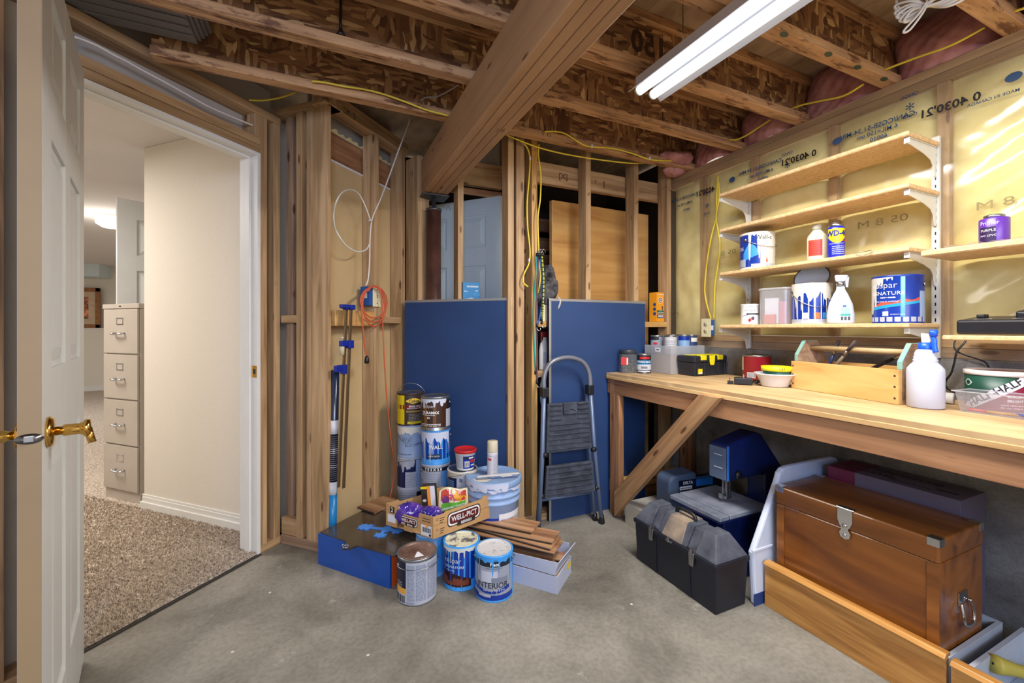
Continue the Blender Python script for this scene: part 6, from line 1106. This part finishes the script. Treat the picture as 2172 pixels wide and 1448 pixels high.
wrap_text(q, 'valspar', 0.034, WHITE, 0.0812, -34, 0.150, bold=-0.0003); wrap_text(q, 'SIGNATURE', 0.021, WHITE, 0.0812, -28, 0.118, sx=1.1); wrap_text(q, 'PAINT + PRIMER', 0.007, WHITE, 0.0812, -22, 0.101, bold=0.0003); wrap_text(q, '"Stay true to anything"', 0.009, WHITE, 0.0812, -26, 0.086); wrap_text(q, 'INTERIOR SATIN', 0.006, WHITE, 0.0812, 0, 0.034); q.wrap(0.0812, -34, -20, 0.028, 0.046, PAPER, 4)
drips(q, 0.0810, 0.186, 0.120, rgbm((196, 192, 186), 0.5), 17, -88, -52, n=80, nd=7, depth=0.10, wid=0.14, amp=0.012); drips(q, 0.0810, 0.186, 0.174, rgbm((196, 192, 186), 0.5), 7, -54, -10, n=80, nd=6, depth=0.03, wid=0.10, amp=0.004); lab(t, q)
p = sc_(1606, 2.125, SH[2]); t = can('blue paint can with handwritten wall note, left on the third shelf', p, R=0.081, H=0.190, body=WP, ears=-42, hang=0.045)
q = MB(); q.wrap(0.0817, -88, 10, 0.010, 0.178, VBLUE); q.wrap(0.0818, -50, 5, 0.06, 0.12, LBLUE, ztop=lambda u: 0.08+0.05*sin(3*u), zbot=lambda u: 0.04+0.03*u); q.wrap(0.0818, -80, -40, 0.012, 0.052, GREYL); small_print(q, 0.082, -78, -50, 0.10, 0.12, 3, WHITE, 2); q.wrap(0.0819, 20, 40, 0.030, 0.060, rgbm((206, 80, 40), 0.4)); q.wrap(0.0819, -20, 70, 0.010, 0.024, GREYL)
drips(q, 0.0822, 0.187, 0.172, WP, 14, -30, 20, n=150, nd=5, depth=0.165, wid=0.07, amp=0.004); drips(q, 0.0823, 0.186, 0.070, WP, 12, 18, 88, n=120, nd=10, depth=0.07, wid=0.035, amp=0.016); wrap_text(q, 'Wall-c', 0.032, INK, 0.0829, 22, 0.158); lab(t, q)
p = sc_(1733, 2.15, SH[2]); t = thing('glue_bottle', 'cream bottle with red label beside the blue spray can', 'bottle', p, face_cam(p))
CRM = rgbm((222, 216, 190), 0.35); MB().lathe([(0, 0.001), (0.036, 0.0), (0.040, 0.005), (0.040, 0.115), (0.036, 0.128), (0.018, 0.152), (0.0165, 0.155), (0.0165, 0.160)], CRM, 32, sy=0.75).build('bottle', t); MB().lathe([(0.019, 0.157), (0.019, 0.176), (0.017, 0.178), (0, 0.178)], CRM, 24).build('cap', t)
q = MB(); q.mx = Matrix.Diagonal((1, 0.75, 1, 1)); q.wrap(0.0408, -55, 30, 0.030, 0.105, rgbm((220, 70, 50), 0.4)); small_print(q, 0.0413, -48, 22, 0.038, 0.098, 7, rgbm((170, 40, 34), 0.5), 2); q.build('label', t)
p = sc_(1773, 2.13, SH[2]); t = thing('lubricant_can', 'blue and yellow aerosol can on the third shelf board', 'spray can', p, face_cam(p)); MB().lathe([(0.031, 0), (0.0325, 0.004), (0.0325, 0.140), (0.030, 0.146)], rgbm((26, 40, 176), 0.3), 32).build('body', t); MB().lathe([(0.030, 0.146), (0.026, 0.158), (0.022, 0.164), (0.020, 0.172), (0, 0.173)], STEEL, 28).build('cap', t)
q = MB(); q.wrap(0.0330, -58, 75, 0, 0, YEL, 20, ztop=lambda u: 0.136, zbot=lambda u: 0.098-0.028*sin(pi*u)); wrap_text(q, 'WD-40', 0.034, rgbm((20, 34, 130), 0.4), 0.0334, 10, 0.113, bold=0.0014, sx=0.85); wrap_text(q, 'MULTI-USE PRODUCT', 0.006, WHITE, 0.0332, 6, 0.068)
small_print(q, 0.0332, -25, 60, 0.020, 0.062, 5, rgbm((190, 196, 226), 0.4), 4); q.wrap(0.0335, 48, 70, 0.076, 0.086, RED, 3); q.build('label', t)
t = thing('wire_clip', 'small bent wire clip hooked on the third shelf edge', 'wire', (2.036, 0.98, SH[2]+0.002)); MB().tube([(-0.010, -0.03, 0.003), (-0.012, -0.028, -0.006), (-0.012, 0.0, -0.014), (-0.012, 0.026, -0.004), (-0.008, 0.03, 0.004), (0.004, 0.01, 0.003), (-0.006, -0.028, 0.003)], 0.0013, STEEL, 6, sub=4).build('wire', t)
p = onx(2109, 600, 2.12); p = Vector((2.12, p.y, 1.441)); t = thing('purple_primer_can', 'small purple primer can on the upper right shelf', 'can', p, face_cam(p)); PUR = rgbm((96, 50, 160), 0.3)
MB().lathe([(0.036, 0), (0.037, 0.003), (0.037, 0.088), (0.035, 0.091), (0.032, 0.092)], PUR, 32).build('body', t); MB().lathe([(0.026, 0.092), (0.026, 0.102), (0.022, 0.104), (0, 0.104)], STEEL, 24).build('cap', t); q = MB(); q.wrap(0.0375, -60, 6, 0.006, 0.060, rgbm((44, 24, 70), 0.4)); wrap_text(q, 'Primer', 0.018, WHITE, 0.0378, -20, 0.073); wrap_text(q, 'PURPLE', 0.012, WHITE, 0.0379, -24, 0.048); wrap_text(q, 'PVC CPVC', 0.009, PAPER, 0.0379, -24, 0.030); q.build('label', t)
t = thing('plastic_wrap', 'loose clear plastic sheet lying flat on the upper right shelf', 'plastic sheet', (2.10, 0.66, 1.4415), 0.2); MB().grid(lambda u, v: (-0.06+0.12*u, -0.11+0.2*v, 0.002+0.008*abs(sin(9*u+7*v))*abs(sin(13*v-4*u))), 18, 26, CLEARP).build('sheet', t)
# battery charger
p = Vector((2.10, 0.62, 1.1315)); t = thing('battery_charger', 'black battery charger with white lettering on the lower right shelf', 'charger', (2.06, 0.715, 1.131), -pi/2); t.scale = (1, 1, 1.3)
CHB = pm('charger_black', (30, 30, 36), 0.3, var=0.1); L = 0.185
MB().hexa([(0, -0.008, 0.002), (L*0.9, -0.008, 0.002), (L*0.9, 0.13, 0.002), (0, 0.13, 0.002), (0, -0.008, 0.040), (L*0.9, -0.008, 0.040), (L*0.9, 0.13, 0.052), (0.01, 0.13, 0.052)], CHB).build('case', t, bev=0.006)
MB().hexa([(0.13, 0.03, 0.04), (L+0.05, 0.03, 0.002), (L+0.05, 0.12, 0.002), (0.13, 0.12, 0.04), (0.13, 0.03, 0.062), (L-0.005, 0.03, 0.058), (L-0.005, 0.12, 0.068), (0.13, 0.12, 0.072)], CHB).build('charging_dock', t, bev=0.005); MB().box((0.035, 0.04, 0.045), (0.055, 0.08, 0.056), BLACK).build('contact_block', t, bev=0.003)
q = MB(); put_text(q, 'CHARGER', 0.010, PAPER, plane_mx((0.06, 0.012, 0.0428), (1, 0, 0), (0, 1, 0.09)), bold=0.0003); put_text(q, 'FAST', 0.012, PAPER, plane_mx((0.14, 0.014, 0.0430), (1, 0, 0), (0, 1, 0.09)), bold=0.0003); q.build('print', t)
q = MB(); q.tube([onx(x, y, X) for x, y, X in ((2031, 716, 2.278), (2024, 728, 2.270), (2027, 742, 2.262), (2045, 752, 2.262), (2070, 760, 2.262), (2090, 768, 2.262), (2098, 780, 2.264))], 0.0035, BLACK, 8, sub=4, flat=0.6)
q.tube([onx(x, y, X) for x, y, X in ((2050, 714, 2.276), (2046, 726, 2.26), (2030, 745, 2.25), (2025, 765, 2.25), (2018, 790, 2.25), (2006, 808, 2.25), (2008, 822, 2.25), (2024, 832, 2.25), (2042, 834, 2.25))], 0.0035, BLACK, 8, sub=4, flat=0.6); o = q.build('charger_cord'); tag(o, 'black charger cord hanging behind the lower right shelf', 'cord')
t = thing('white_bag', 'crumpled clear bag beside the charger at the right edge', 'bag', (2.07, 0.42, 1.131)); MB().grid(lump(0, 0, 0.035, 0.05, 0.055, 0.032, 8), 26, 14, FROST).build('bag', t)
# outlet on the insulated wall
p = onx(1498, 695, 2.24); t = thing('wall_outlet', 'cream double outlet in a blue box on the insulated wall', 'outlet', (2.235, p.y, p.z), -pi/2-0.0)
MB().box((-0.036, 0, -0.058), (0.036, 0.006, 0.058), PLC).build('cover_plate', t, bev=0.002); MB().box((-0.028, 0.0065, -0.048), (0.030, 0.044, 0.048), BLB).build('box', t, bev=0.002); MB().box((0.0303, 0.012, -0.015), (0.031, 0.032, 0.015), PAPER).build('box_label', t)
for z in (-0.022, 0.022):
    r_ = MB().lathe([(0, 0), (0.016, 0), (0.0165, -0.0015)][::-1], rgbm((214, 204, 166), 0.4), 20).build('receptacle', t, (0, -0.0005, z), (pi/2, 0, 0)); 
    MB().box((-0.007, 0.0, -0.006), (-0.005, 0.0015, 0.006), INK).box((0.005, 0.0, -0.006), (0.007, 0.0015, 0.006), INK).build('slots', t, (0, -0.0028, z), kind='stuff')
# shop light and cord bundle
t = thing('shop_light', 'twin tube white fluorescent shop light hanging under the joists', 'lamp', (1.262, 0.80, 2.150)); SHL = pm('fixture_enamel', (206, 208, 214), 0.35, var=0.03)
MB().prism([(-0.088, -0.012), (-0.045, 0.022), (-0.045, 0.058), (0.045, 0.058), (0.045, 0.022), (0.088, -0.012), (0.089, -0.0105), (0.047, 0.024), (0.047, 0.060), (-0.047, 0.060), (-0.047, 0.024), (-0.089, -0.0105)], -0.61, 0.61, SHL, axis='y').build('reflector', t)
TUBE = pm('lit_tube', (250, 252, 255), 0.4, var=0.001, emit=1.25)
for x in (-0.037, 0.037):
    MB().tube([(x, -0.595, 0.002), (x, 0.597, 0.002)], 0.019, TUBE, 20).build('tube', t); MB().tube([(x, 0.597, 0.002), (x, 0.604, 0.002)], 0.0195, rgbm((206, 220, 206), 0.4), 20).build('end_cap', t)
    MB().tube([(x, -0.602, 0.002), (x, -0.595, 0.002)], 0.0195, rgbm((206, 220, 206), 0.4), 20).build('end_cap', t)
for y in (-0.4, 0.4): MB().tube([(0, y, 0.060), (0, y, 0.32)], 0.002, STEEL, 6).build('hanger_chain', t)
p = att(1966, 14, 1.36); t = thing('cord_bundle', 'tied bundle of white cord hanging below the pink insulation', 'cord', p, face_cam(p))
for i in range(6):
    s = 0.8+0.08*i; a = 0.12*(i-2.5); q = MB(); q.tube([(x*s, y+0.004*(i % 2), z*s+0.002*i) for x, y, z in ((-0.075, -0.01+0.004*i, -0.012+0.008*i), (-0.04, 0, 0.020), (0.0, 0.003*i, 0.002), (0.045, 0, -0.014), (0.075, 0.006, 0.008), (0.058, 0.01, 0.034), (0.01, 0.012, 0.014), (-0.045, 0.01, -0.008))], 0.0038, WHITEWIRE, 8, sub=5, closed=True); q.build('cord_loop', t, rot=(0, a, 0))
MB().tube([(0.0, 0, 0.016), (-0.02, -0.01, -0.02), (-0.055, -0.012, -0.058), (-0.040, -0.01, -0.060), (-0.01, -0.008, -0.02), (0.0, 0, 0.010)], 0.0036, WHITEWIRE, 8, sub=4).build('cord_tail', t); MB().tube([(0, 0, 0.02), (0.005, 0.01, 0.10), (0, 0.01, 0.19)], 0.0036, WHITEWIRE, 8, sub=3).build('cord_lead', t)
# ------------------------------------------------------------------ under the bench
BX = pm('toolbox_body', (26, 30, 44), 0.5, c2=(16, 18, 28), scale=6); BXL = pm('toolbox_lid_dusty', (92, 96, 106), 0.65, c2=(50, 54, 66), scale=9, bump=0.1); DUST = pm('dusty_lid_center', (156, 138, 116), 0.75, c2=(96, 88, 84), scale=11)
tx = thing('large_toolbox', 'large dusty black toolbox with sloping lid and steel latches on the floor', 'toolbox', (1.445, 1.205, 0)); W, L = 0.19, 0.478
MB().hexa([(0.008, 0.008, 0), (W-0.008, 0.008, 0), (W-0.008, L-0.008, 0), (0.008, L-0.008, 0), (0, 0, 0.196), (W, 0, 0.196), (W, L, 0.196), (0, L, 0.196)], BX).build('body', tx, bev=0.004)
MB().box((-0.005, -0.005, 0.186), (W+0.005, L+0.005, 0.2055), BX).build('rim', tx, bev=0.003)
for y in (0.135, 0.335): MB().hexa([(0.004, y-0.003, 0.004), (0.010, y-0.003, 0.004), (0.010, y+0.003, 0.004), (0.004, y+0.003, 0.004), (-0.004, y-0.003, 0.185), (0.006, y-0.003, 0.185), (0.006, y+0.003, 0.185), (-0.004, y+0.003, 0.185)], BX).build('rib', tx, bev=0.001)
lid = thing('lid'); lid.parent = tx
def seg(y0_, y1_, i0, i1, top, m_, s0=0.0, s1=0.0, nm='lid_section'):
    b = 0.2058; MB().hexa([(i0, y0_, b), (W-i0, y0_, b), (W-i0, y1_, b), (i0, y1_, b), (i1, y0_+s0, top), (W-i1, y0_+s0, top), (W-i1, y1_-s1, top), (i1, y1_-s1, top)], m_).build(nm, lid, bev=0.003)
seg(0.0, 0.105, 0.0, 0.055, 0.294, BXL, s0=0.045); seg(0.1055, 0.155, 0.012, 0.060, 0.286, BXL); seg(0.1555, 0.322, 0.004, 0.052, 0.290, BXL); seg(0.18, 0.298, 0.0005, 0.047, 0.292, DUST, 0.01, 0.01, 'lid_panel'); seg(0.3225, 0.372, 0.012, 0.060, 0.286, BXL); seg(0.3725, L, 0.0, 0.055, 0.294, BXL, s1=0.045)
MB().tube([(0.095, 0.185, 0.292), (0.095, 0.19, 0.306), (0.095, 0.21, 0.316), (0.095, 0.27, 0.316), (0.095, 0.29, 0.306), (0.095, 0.295, 0.292)], 0.0085, BLACK, 10, sub=4).build('handle', tx)
for y in (0.115, 0.355):
    la_ = thing('latch'); la_.parent = tx; la_.location = (0, y, 0)
    MB().hexa([(-0.014, -0.011, 0.150), (-0.006, -0.011, 0.150), (-0.006, 0.011, 0.150), (-0.014, 0.011, 0.150), (-0.012, -0.014, 0.205), (0.0, -0.014, 0.205), (0.0, 0.014, 0.205), (-0.012, 0.014, 0.205)], STEEL).build('latch_body', la_, bev=0.002)
    MB().box((-0.016, -0.006, 0.158), (-0.0135, 0.006, 0.215), STEEL).box((-0.006, -0.013, 0.205), (0.008, 0.013, 0.219), STEEL).build('latch_hook', la_, bev=0.001)
MB().box((-0.012, 0.225, 0.192), (-0.003, 0.262, 0.200), STEEL).box((-0.016, 0.238, 0.192), (-0.010, 0.250, 0.212), STEEL).build('hasp', tx, bev=0.002)
# white carton behind toolbox
o = MB().box((1.66, 1.83, 0.0), (1.92, 2.02, 0.125), rgbm((200, 196, 186), 0.6)).build('white_carton', bev=0.002); tag(o, 'plain white carton on the floor behind the toolbox', 'carton')
# band saw
SAWB = pm('saw_navy', (16, 40, 110), 0.4, var=0.08, c2=(8, 18, 52), scale=3); SAWG = pm('saw_grey', (84, 100, 126), 0.4, var=0.08); TBL = pm('saw_table', (150, 156, 170), 0.35, 0.3, c2=(112, 118, 134))
sw = thing('band_saw', 'small dark blue benchtop band saw with a grey metal table', 'band saw', (0, 0, 0))
MB().hexa([(1.66, 1.34, 0), (2.12, 1.34, 0), (2.12, 1.54, 0), (1.66, 1.54, 0), (1.68, 1.36, 0.29), (2.10, 1.36, 0.29), (2.10, 1.52, 0.29), (1.68, 1.52, 0.29)], SAWB).build('base', sw, bev=0.006)
tb_ = MB().box((1.585, 1.300, 0.312), (1.640, 1.590, 0.332), TBL).box((1.648, 1.300, 0.312), (1.905, 1.590, 0.332), TBL).box((1.590, 1.305, 0.300), (1.900, 1.585, 0.313), SAWB).build('table', sw, bev=0.003)
MB().prism([(1.722, 0.442), (1.99, 0.442), (1.99, 0.285), (2.12, 0.285), (2.12, 0.46), (1.965, 0.640), (1.930, 0.652), (1.735, 0.612), (1.722, 0.600)], 1.375, 1.475, SAWB, axis='y').build('arm_housing', sw, bev=0.010)
MB().box((1.716, 1.380, 0.446), (1.724, 1.470, 0.596), SAWG).build('front_guard', sw, bev=0.003); MB().box((1.720, 1.3735, 0.445), (1.734, 1.3765, 0.606), rgbm((50, 110, 190), 0.4)).build('edge_highlight', sw, bev=0.001)  # blue highlight along the housing corner, painted in as a bright strip
MB().lathe([(0, 0.0), (0.017, 0.0), (0.020, 0.006), (0.018, 0.014), (0, 0.016)], BLACK, 18).build('knob', sw, (1.79, 1.376, 0.468), (pi/2, 0, 0))
MB().box((1.752, 1.40, 0.352), (1.766, 1.412, 0.445), STEEL).box((1.770, 1.40, 0.360), (1.778, 1.412, 0.445), STEEL).box((1.745, 1.398, 0.350), (1.780, 1.416, 0.362), STEEL).build('guide_post', sw, bev=0.001); MB().box((1.7595, 1.425, 0.333), (1.7605, 1.433, 0.445), STEEL).build('blade', sw)
MB().box((1.730, 1.41, 0.35), (1.745, 1.43, 0.374), STEEL).lathe([(0, 0), (0.006, 0)], STEEL, 8).build('blade_guide', sw, bev=0.003)
for z in (0.50, 0.56): MB().box((1.7125, 1.395, z), (1.7155, 1.440, z+0.002), PAPER).build('vent_line', sw)
# belt sander
p = at(1440, 2.36); sd = thing('belt_sander', 'grey blue rounded disc sander with a label behind the toolbox', 'sander', (p.x, p.y, 0), -0.10)
MB().box((-0.08, -0.03, 0), (0.20, 0.12, 0.16), SAWB).build('base', sd, bev=0.006)
P = [(-0.085, 0.16), (-0.085, 0.30)]+[(-0.085+0.045-0.045*cos(a), 0.30+0.045*sin(a)) for a in [pi/2*k/5 for k in range(1, 6)]]+[(0.10, 0.352), (0.105, 0.22), (0.0, 0.215), (0.0, 0.16)]
MB().prism(P, -0.025, 0.09, SAWG, axis='y').build('belt_cover', sd, bev=0.012); MB().box((-0.022, -0.027, 0.262), (0.095, -0.0255, 0.318), rgbm((18, 24, 44), 0.4)).build('name_plate', sd)
q = MB(); put_text(q, 'DELTA', 0.022, PAPER, plane_mx((0.038, -0.0278, 0.302), (1, 0, 0), (0, 0, 1)), bold=0.0006); q.add([(-0.018, -0.0278, 0.266), (0.066, -0.0278, 0.266), (0.066, -0.0278, 0.285), (-0.018, -0.0278, 0.285)], [(0, 1, 2, 3)], PAPER); q.add([(-0.014, -0.0282, 0.274), (0.060, -0.0282, 0.274), (0.060, -0.0282, 0.277), (-0.014, -0.0282, 0.277)], [(0, 1, 2, 3)], INK); q.build('print', sd)
MB().lathe([(0, 0), (0.062, 0), (0.062, 0.012), (0, 0.012)], BLACK, 32).build('sanding_disc', sd, (0.055, -0.02, 0.20), (pi/2, 0, 0.0)); MB().lathe([(0.05, 0), (0.05, 0.20), (0.045, 0.21), (0, 0.21)], BLACK, 24).build('motor', sd, (0.12, 0.06, 0.25), (0, pi/2, 0)); MB().box((0.10, -0.02, 0.27), (0.22, 0.02, 0.31), rgbm((40, 120, 200), 0.4)).build('work_table', sd, bev=0.003)
# leaning white plastic panel
WPL = pm('white_blow_moulded', (206, 214, 232), 0.45, var=0.03)
lp = thing('plastic_table', 'white rounded plastic panel standing on edge between band saw and chest', 'panel', (0, 1.186, 0))
pl_ = [(1.655, 0.0), (1.640, 0.22), (1.800, 0.50), (1.812, 0.53), (1.835, 0.547), (1.87, 0.552), (2.19, 0.552), (2.225, 0.545), (2.243, 0.525), (2.25, 0.49), (2.25, 0.0)]
MB().prism(pl_, 0.0, 0.026, WPL, axis='y').build('panel_body', lp, bev=0.008)
MB().box((1.636, -0.0035, 0.224), (1.76, 0.004, 0.236), WPL).build('rim_ridge', lp, bev=0.003); MB().box((1.646, -0.002, 0.0), (1.90, 0.001, 0.05), rgbm((30, 60, 120), 0.5)).build('blue_base_band', lp)
# drawers pulled from a cabinet, lying on the floor
def drawer(label, x, ya, yb, D, H, fh, z):
    t = thing('drawer', label, 'drawer', (x, yb, z), -pi/2, 'oak drawers on the floor'); L = yb-ya   # local x runs towards the camera, y into the depth
    MB().box((0, 0, 0), (L, 0.018, fh-0.012), OAK).build('front', t, bev=0.002); MB().prism([(-0.010, fh-0.012), (0.030, fh-0.012), (0.026, fh), (0.0, fh)], 0, L, OAK, axis='x').build('front_lip', t, bev=0.002)
    WS = rgbm((196, 204, 214), 0.5)
    MB().box((0.012, 0.0185, 0.01), (0.024, D, H), WS).build('side', t); MB().box((L-0.024, 0.0185, 0.01), (L-0.012, D, H), WS).build('side', t); MB().box((0.012, D+0.0002, 0.01), (L-0.012, D+0.012, H), WS).build('back', t); MB().box((0.025, 0.0185, 0.012), (L-0.025, D-0.001, 0.018), WS).build('base', t); return t
drawer('oak fronted drawer on the floor holding the brown chest', 1.695, 0.612, 1.176, 0.42, 0.150, 0.186, 0.0)
drawer('second oak fronted drawer at the lower right corner', 1.690, 0.05, 0.600, 0.45, 0.150, 0.180, 0.0)
for z0 in (0,):
    pass
# wooden chest
cx0, cx1, cy0, cy1 = 1.738, 2.030, 0.642, 1.150; ch = thing('tool_chest', 'brown stained wooden chest with chrome corners standing in the drawer', 'chest', (cx0, cy1, 0.020), -pi/2); L = cy1-cy0; D = cx1-cx0; Hc = 0.483
MB().box((0, 0.0, 0), (L, D, Hc-0.075), CHERRY).build('case', ch, bev=0.004)
fr = MB().box((0.012, -0.004, 0.012), (0.030, 0.0, Hc-0.078), CHERRY).box((L-0.030, -0.004, 0.0), (L, 0.0, Hc-0.078), CHERRY).box((0.0, -0.004, 0.0), (0.012, 0.0, Hc-0.078), CHERRY).box((0.030, -0.004, 0.0), (L-0.030, 0.0, 0.014), CHERRY).build('front_frame', ch, bev=0.001)
MB().box((-0.002, -0.006, Hc-0.073), (L+0.002, D+0.002, Hc), CHERRY).build('lid', ch, bev=0.006)
q = MB(); q.prism([(L/2-0.024, Hc+0.001), (L/2+0.024, Hc+0.001), (L/2+0.024, Hc-0.045), (L/2+0.017, Hc-0.062), (L/2+0.010, Hc-0.072), (L/2+0.018, Hc-0.088), (L/2+0.014, Hc-0.104), (L/2, Hc-0.110), (L/2-0.014, Hc-0.104), (L/2-0.018, Hc-0.088), (L/2-0.010, Hc-0.072), (L/2-0.017, Hc-0.062), (L/2-0.024, Hc-0.045)], -0.0105, -0.0065, CHROME, axis='y'); q.box((L/2-0.028, -0.0085, Hc), (L/2+0.028, 0.016, Hc+0.0015), CHROME)
hs = q.build('hasp', ch, bev=0.0008); MB().lathe([(0, 0), (0.008, 0), (0.007, 0.005), (0, 0.006)], CHROME, 14).build('hasp_knob', hs, (L/2, -0.0107, Hc-0.060), (pi/2, 0, 0)); MB().lathe([(0, 0), (0.006, 0), (0.005, 0.004), (0, 0.005)], CHROME, 14).build('hasp_knob', hs, (L/2, -0.0107, Hc-0.094), (pi/2, 0, 0))
for x, sx2 in ((0, 1), (L, -1)):
    for y, sy2 in ((-0.006, 1), (D+0.002, -1)):
        for z, sz in ((Hc+0.0006, -1), (0.0, 1)):
            xx = x-0.002*sx2 if z > 0.1 else x-0.0006*sx2; yy = y if (z > 0.1 or sy2 < 0) else y+0.0015; s = 0.030; e = 0.0012; q = MB()
            def bx(a, b): q.box([min(i, j) for i, j in zip(a, b)], [max(i, j) for i, j in zip(a, b)], CHROME)
            bx((xx-e*sx2, yy-e*sy2, z), (xx+s*sx2, yy, z+s*0.8*sz)); bx((xx-e*sx2, yy-e*sy2, z), (xx, yy+s*sy2, z+s*0.8*sz)); 
            if z > 0.1: bx((xx-e*sx2, yy-e*sy2, z), (xx+s*sx2, yy+s*sy2, z+e))
            q.build('corner_guard', ch, bev=0.0004, seg=1)
MB().box((L+0.0006, D/2-0.030, 0.250), (L+0.004, D/2+0.030, 0.290), CHROME).build('handle_plate', ch, bev=0.001); MB().tube([(L+0.008, D/2-0.028, 0.262), (L+0.014, D/2-0.034, 0.235), (L+0.018, D/2-0.026, 0.196), (L+0.018, D/2+0.026, 0.196), (L+0.014, D/2+0.034, 0.235), (L+0.008, D/2+0.028, 0.262)], 0.0048, CHROME, 10, sub=4).build('handle', ch, label='chrome ring handle')
# box behind the chest
MAUVE = pm('carton_mauve', (104, 94, 112), 0.6, var=0.04); wx = thing('printed_carton', 'large grey and maroon printed carton standing behind the brown chest', 'carton', (2.062, 1.136, 0), -pi/2); L = 0.43; D = 0.195; Hh = 0.545
MB().box((0, 0, 0), (L, D, Hh), MAUVE).build('carton', wx, bev=0.002); q = MB(); MRN = rgbm((110, 28, 62), 0.5); z = Hh+0.0006
q.add([(0, 0, z), (0.105, 0, z), (0.105, D, z), (0, D, z)], [(0, 1, 2, 3)], MRN); q.add([(0, -0.0006, 0.44), (0.105, -0.0006, 0.44), (0.105, -0.0006, Hh), (0, -0.0006, Hh)], [(0, 1, 2, 3)], MRN)
DM = rgbm((70, 24, 50), 0.5); put_text(q, 'Welcome', 0.068, DM, Matrix.Translation((0.185, 0.135, z+0.0004)), bold=0.0014, sx=1.15); put_text(q, 'home.', 0.068, DM, Matrix.Translation((0.125, 0.078, z+0.0004)), bold=0.0014, sx=1.15); put_text(q, 'p 10', 0.045, DM, Matrix.Translation((0.052, 0.030, z+0.0004)), bold=0.001)
put_text(q, 'laminate flooring', 0.018, INK, Matrix.Translation((0.27, 0.045, z+0.0004)), bold=0.0004); q.add([(0.34, 0.06, z), (0.40, 0.06, z), (0.40, 0.074, z), (0.34, 0.074, z)], [(0, 1, 2, 3)], INK); q.build('print', wx)
t = thing('yellow_handle_tool', 'yellow handled tool sticking out of the second drawer', 'tool', (0, 0, 0)); a = Vector((1.868, 0.568, 0.135)); b = Vector((2.110, 0.400, 0.075)); YT = rgbm((206, 190, 84), 0.5)
MB().tube([a, a+(b-a)*0.04, a+(b-a)*0.1, a+(b-a)*0.2, b], lambda u: 0.026 if u < 0.3 else (0.022 if u < 0.6 else 0.018), YT, 20).build('handle', t); dd = (a-b).normalized(); MB().lathe([(0, 0), (0.004, 0)], INK, 10, False).build('hang_hole', t, a+dd*0.0006, dd.to_track_quat('Z', 'Y').to_euler())
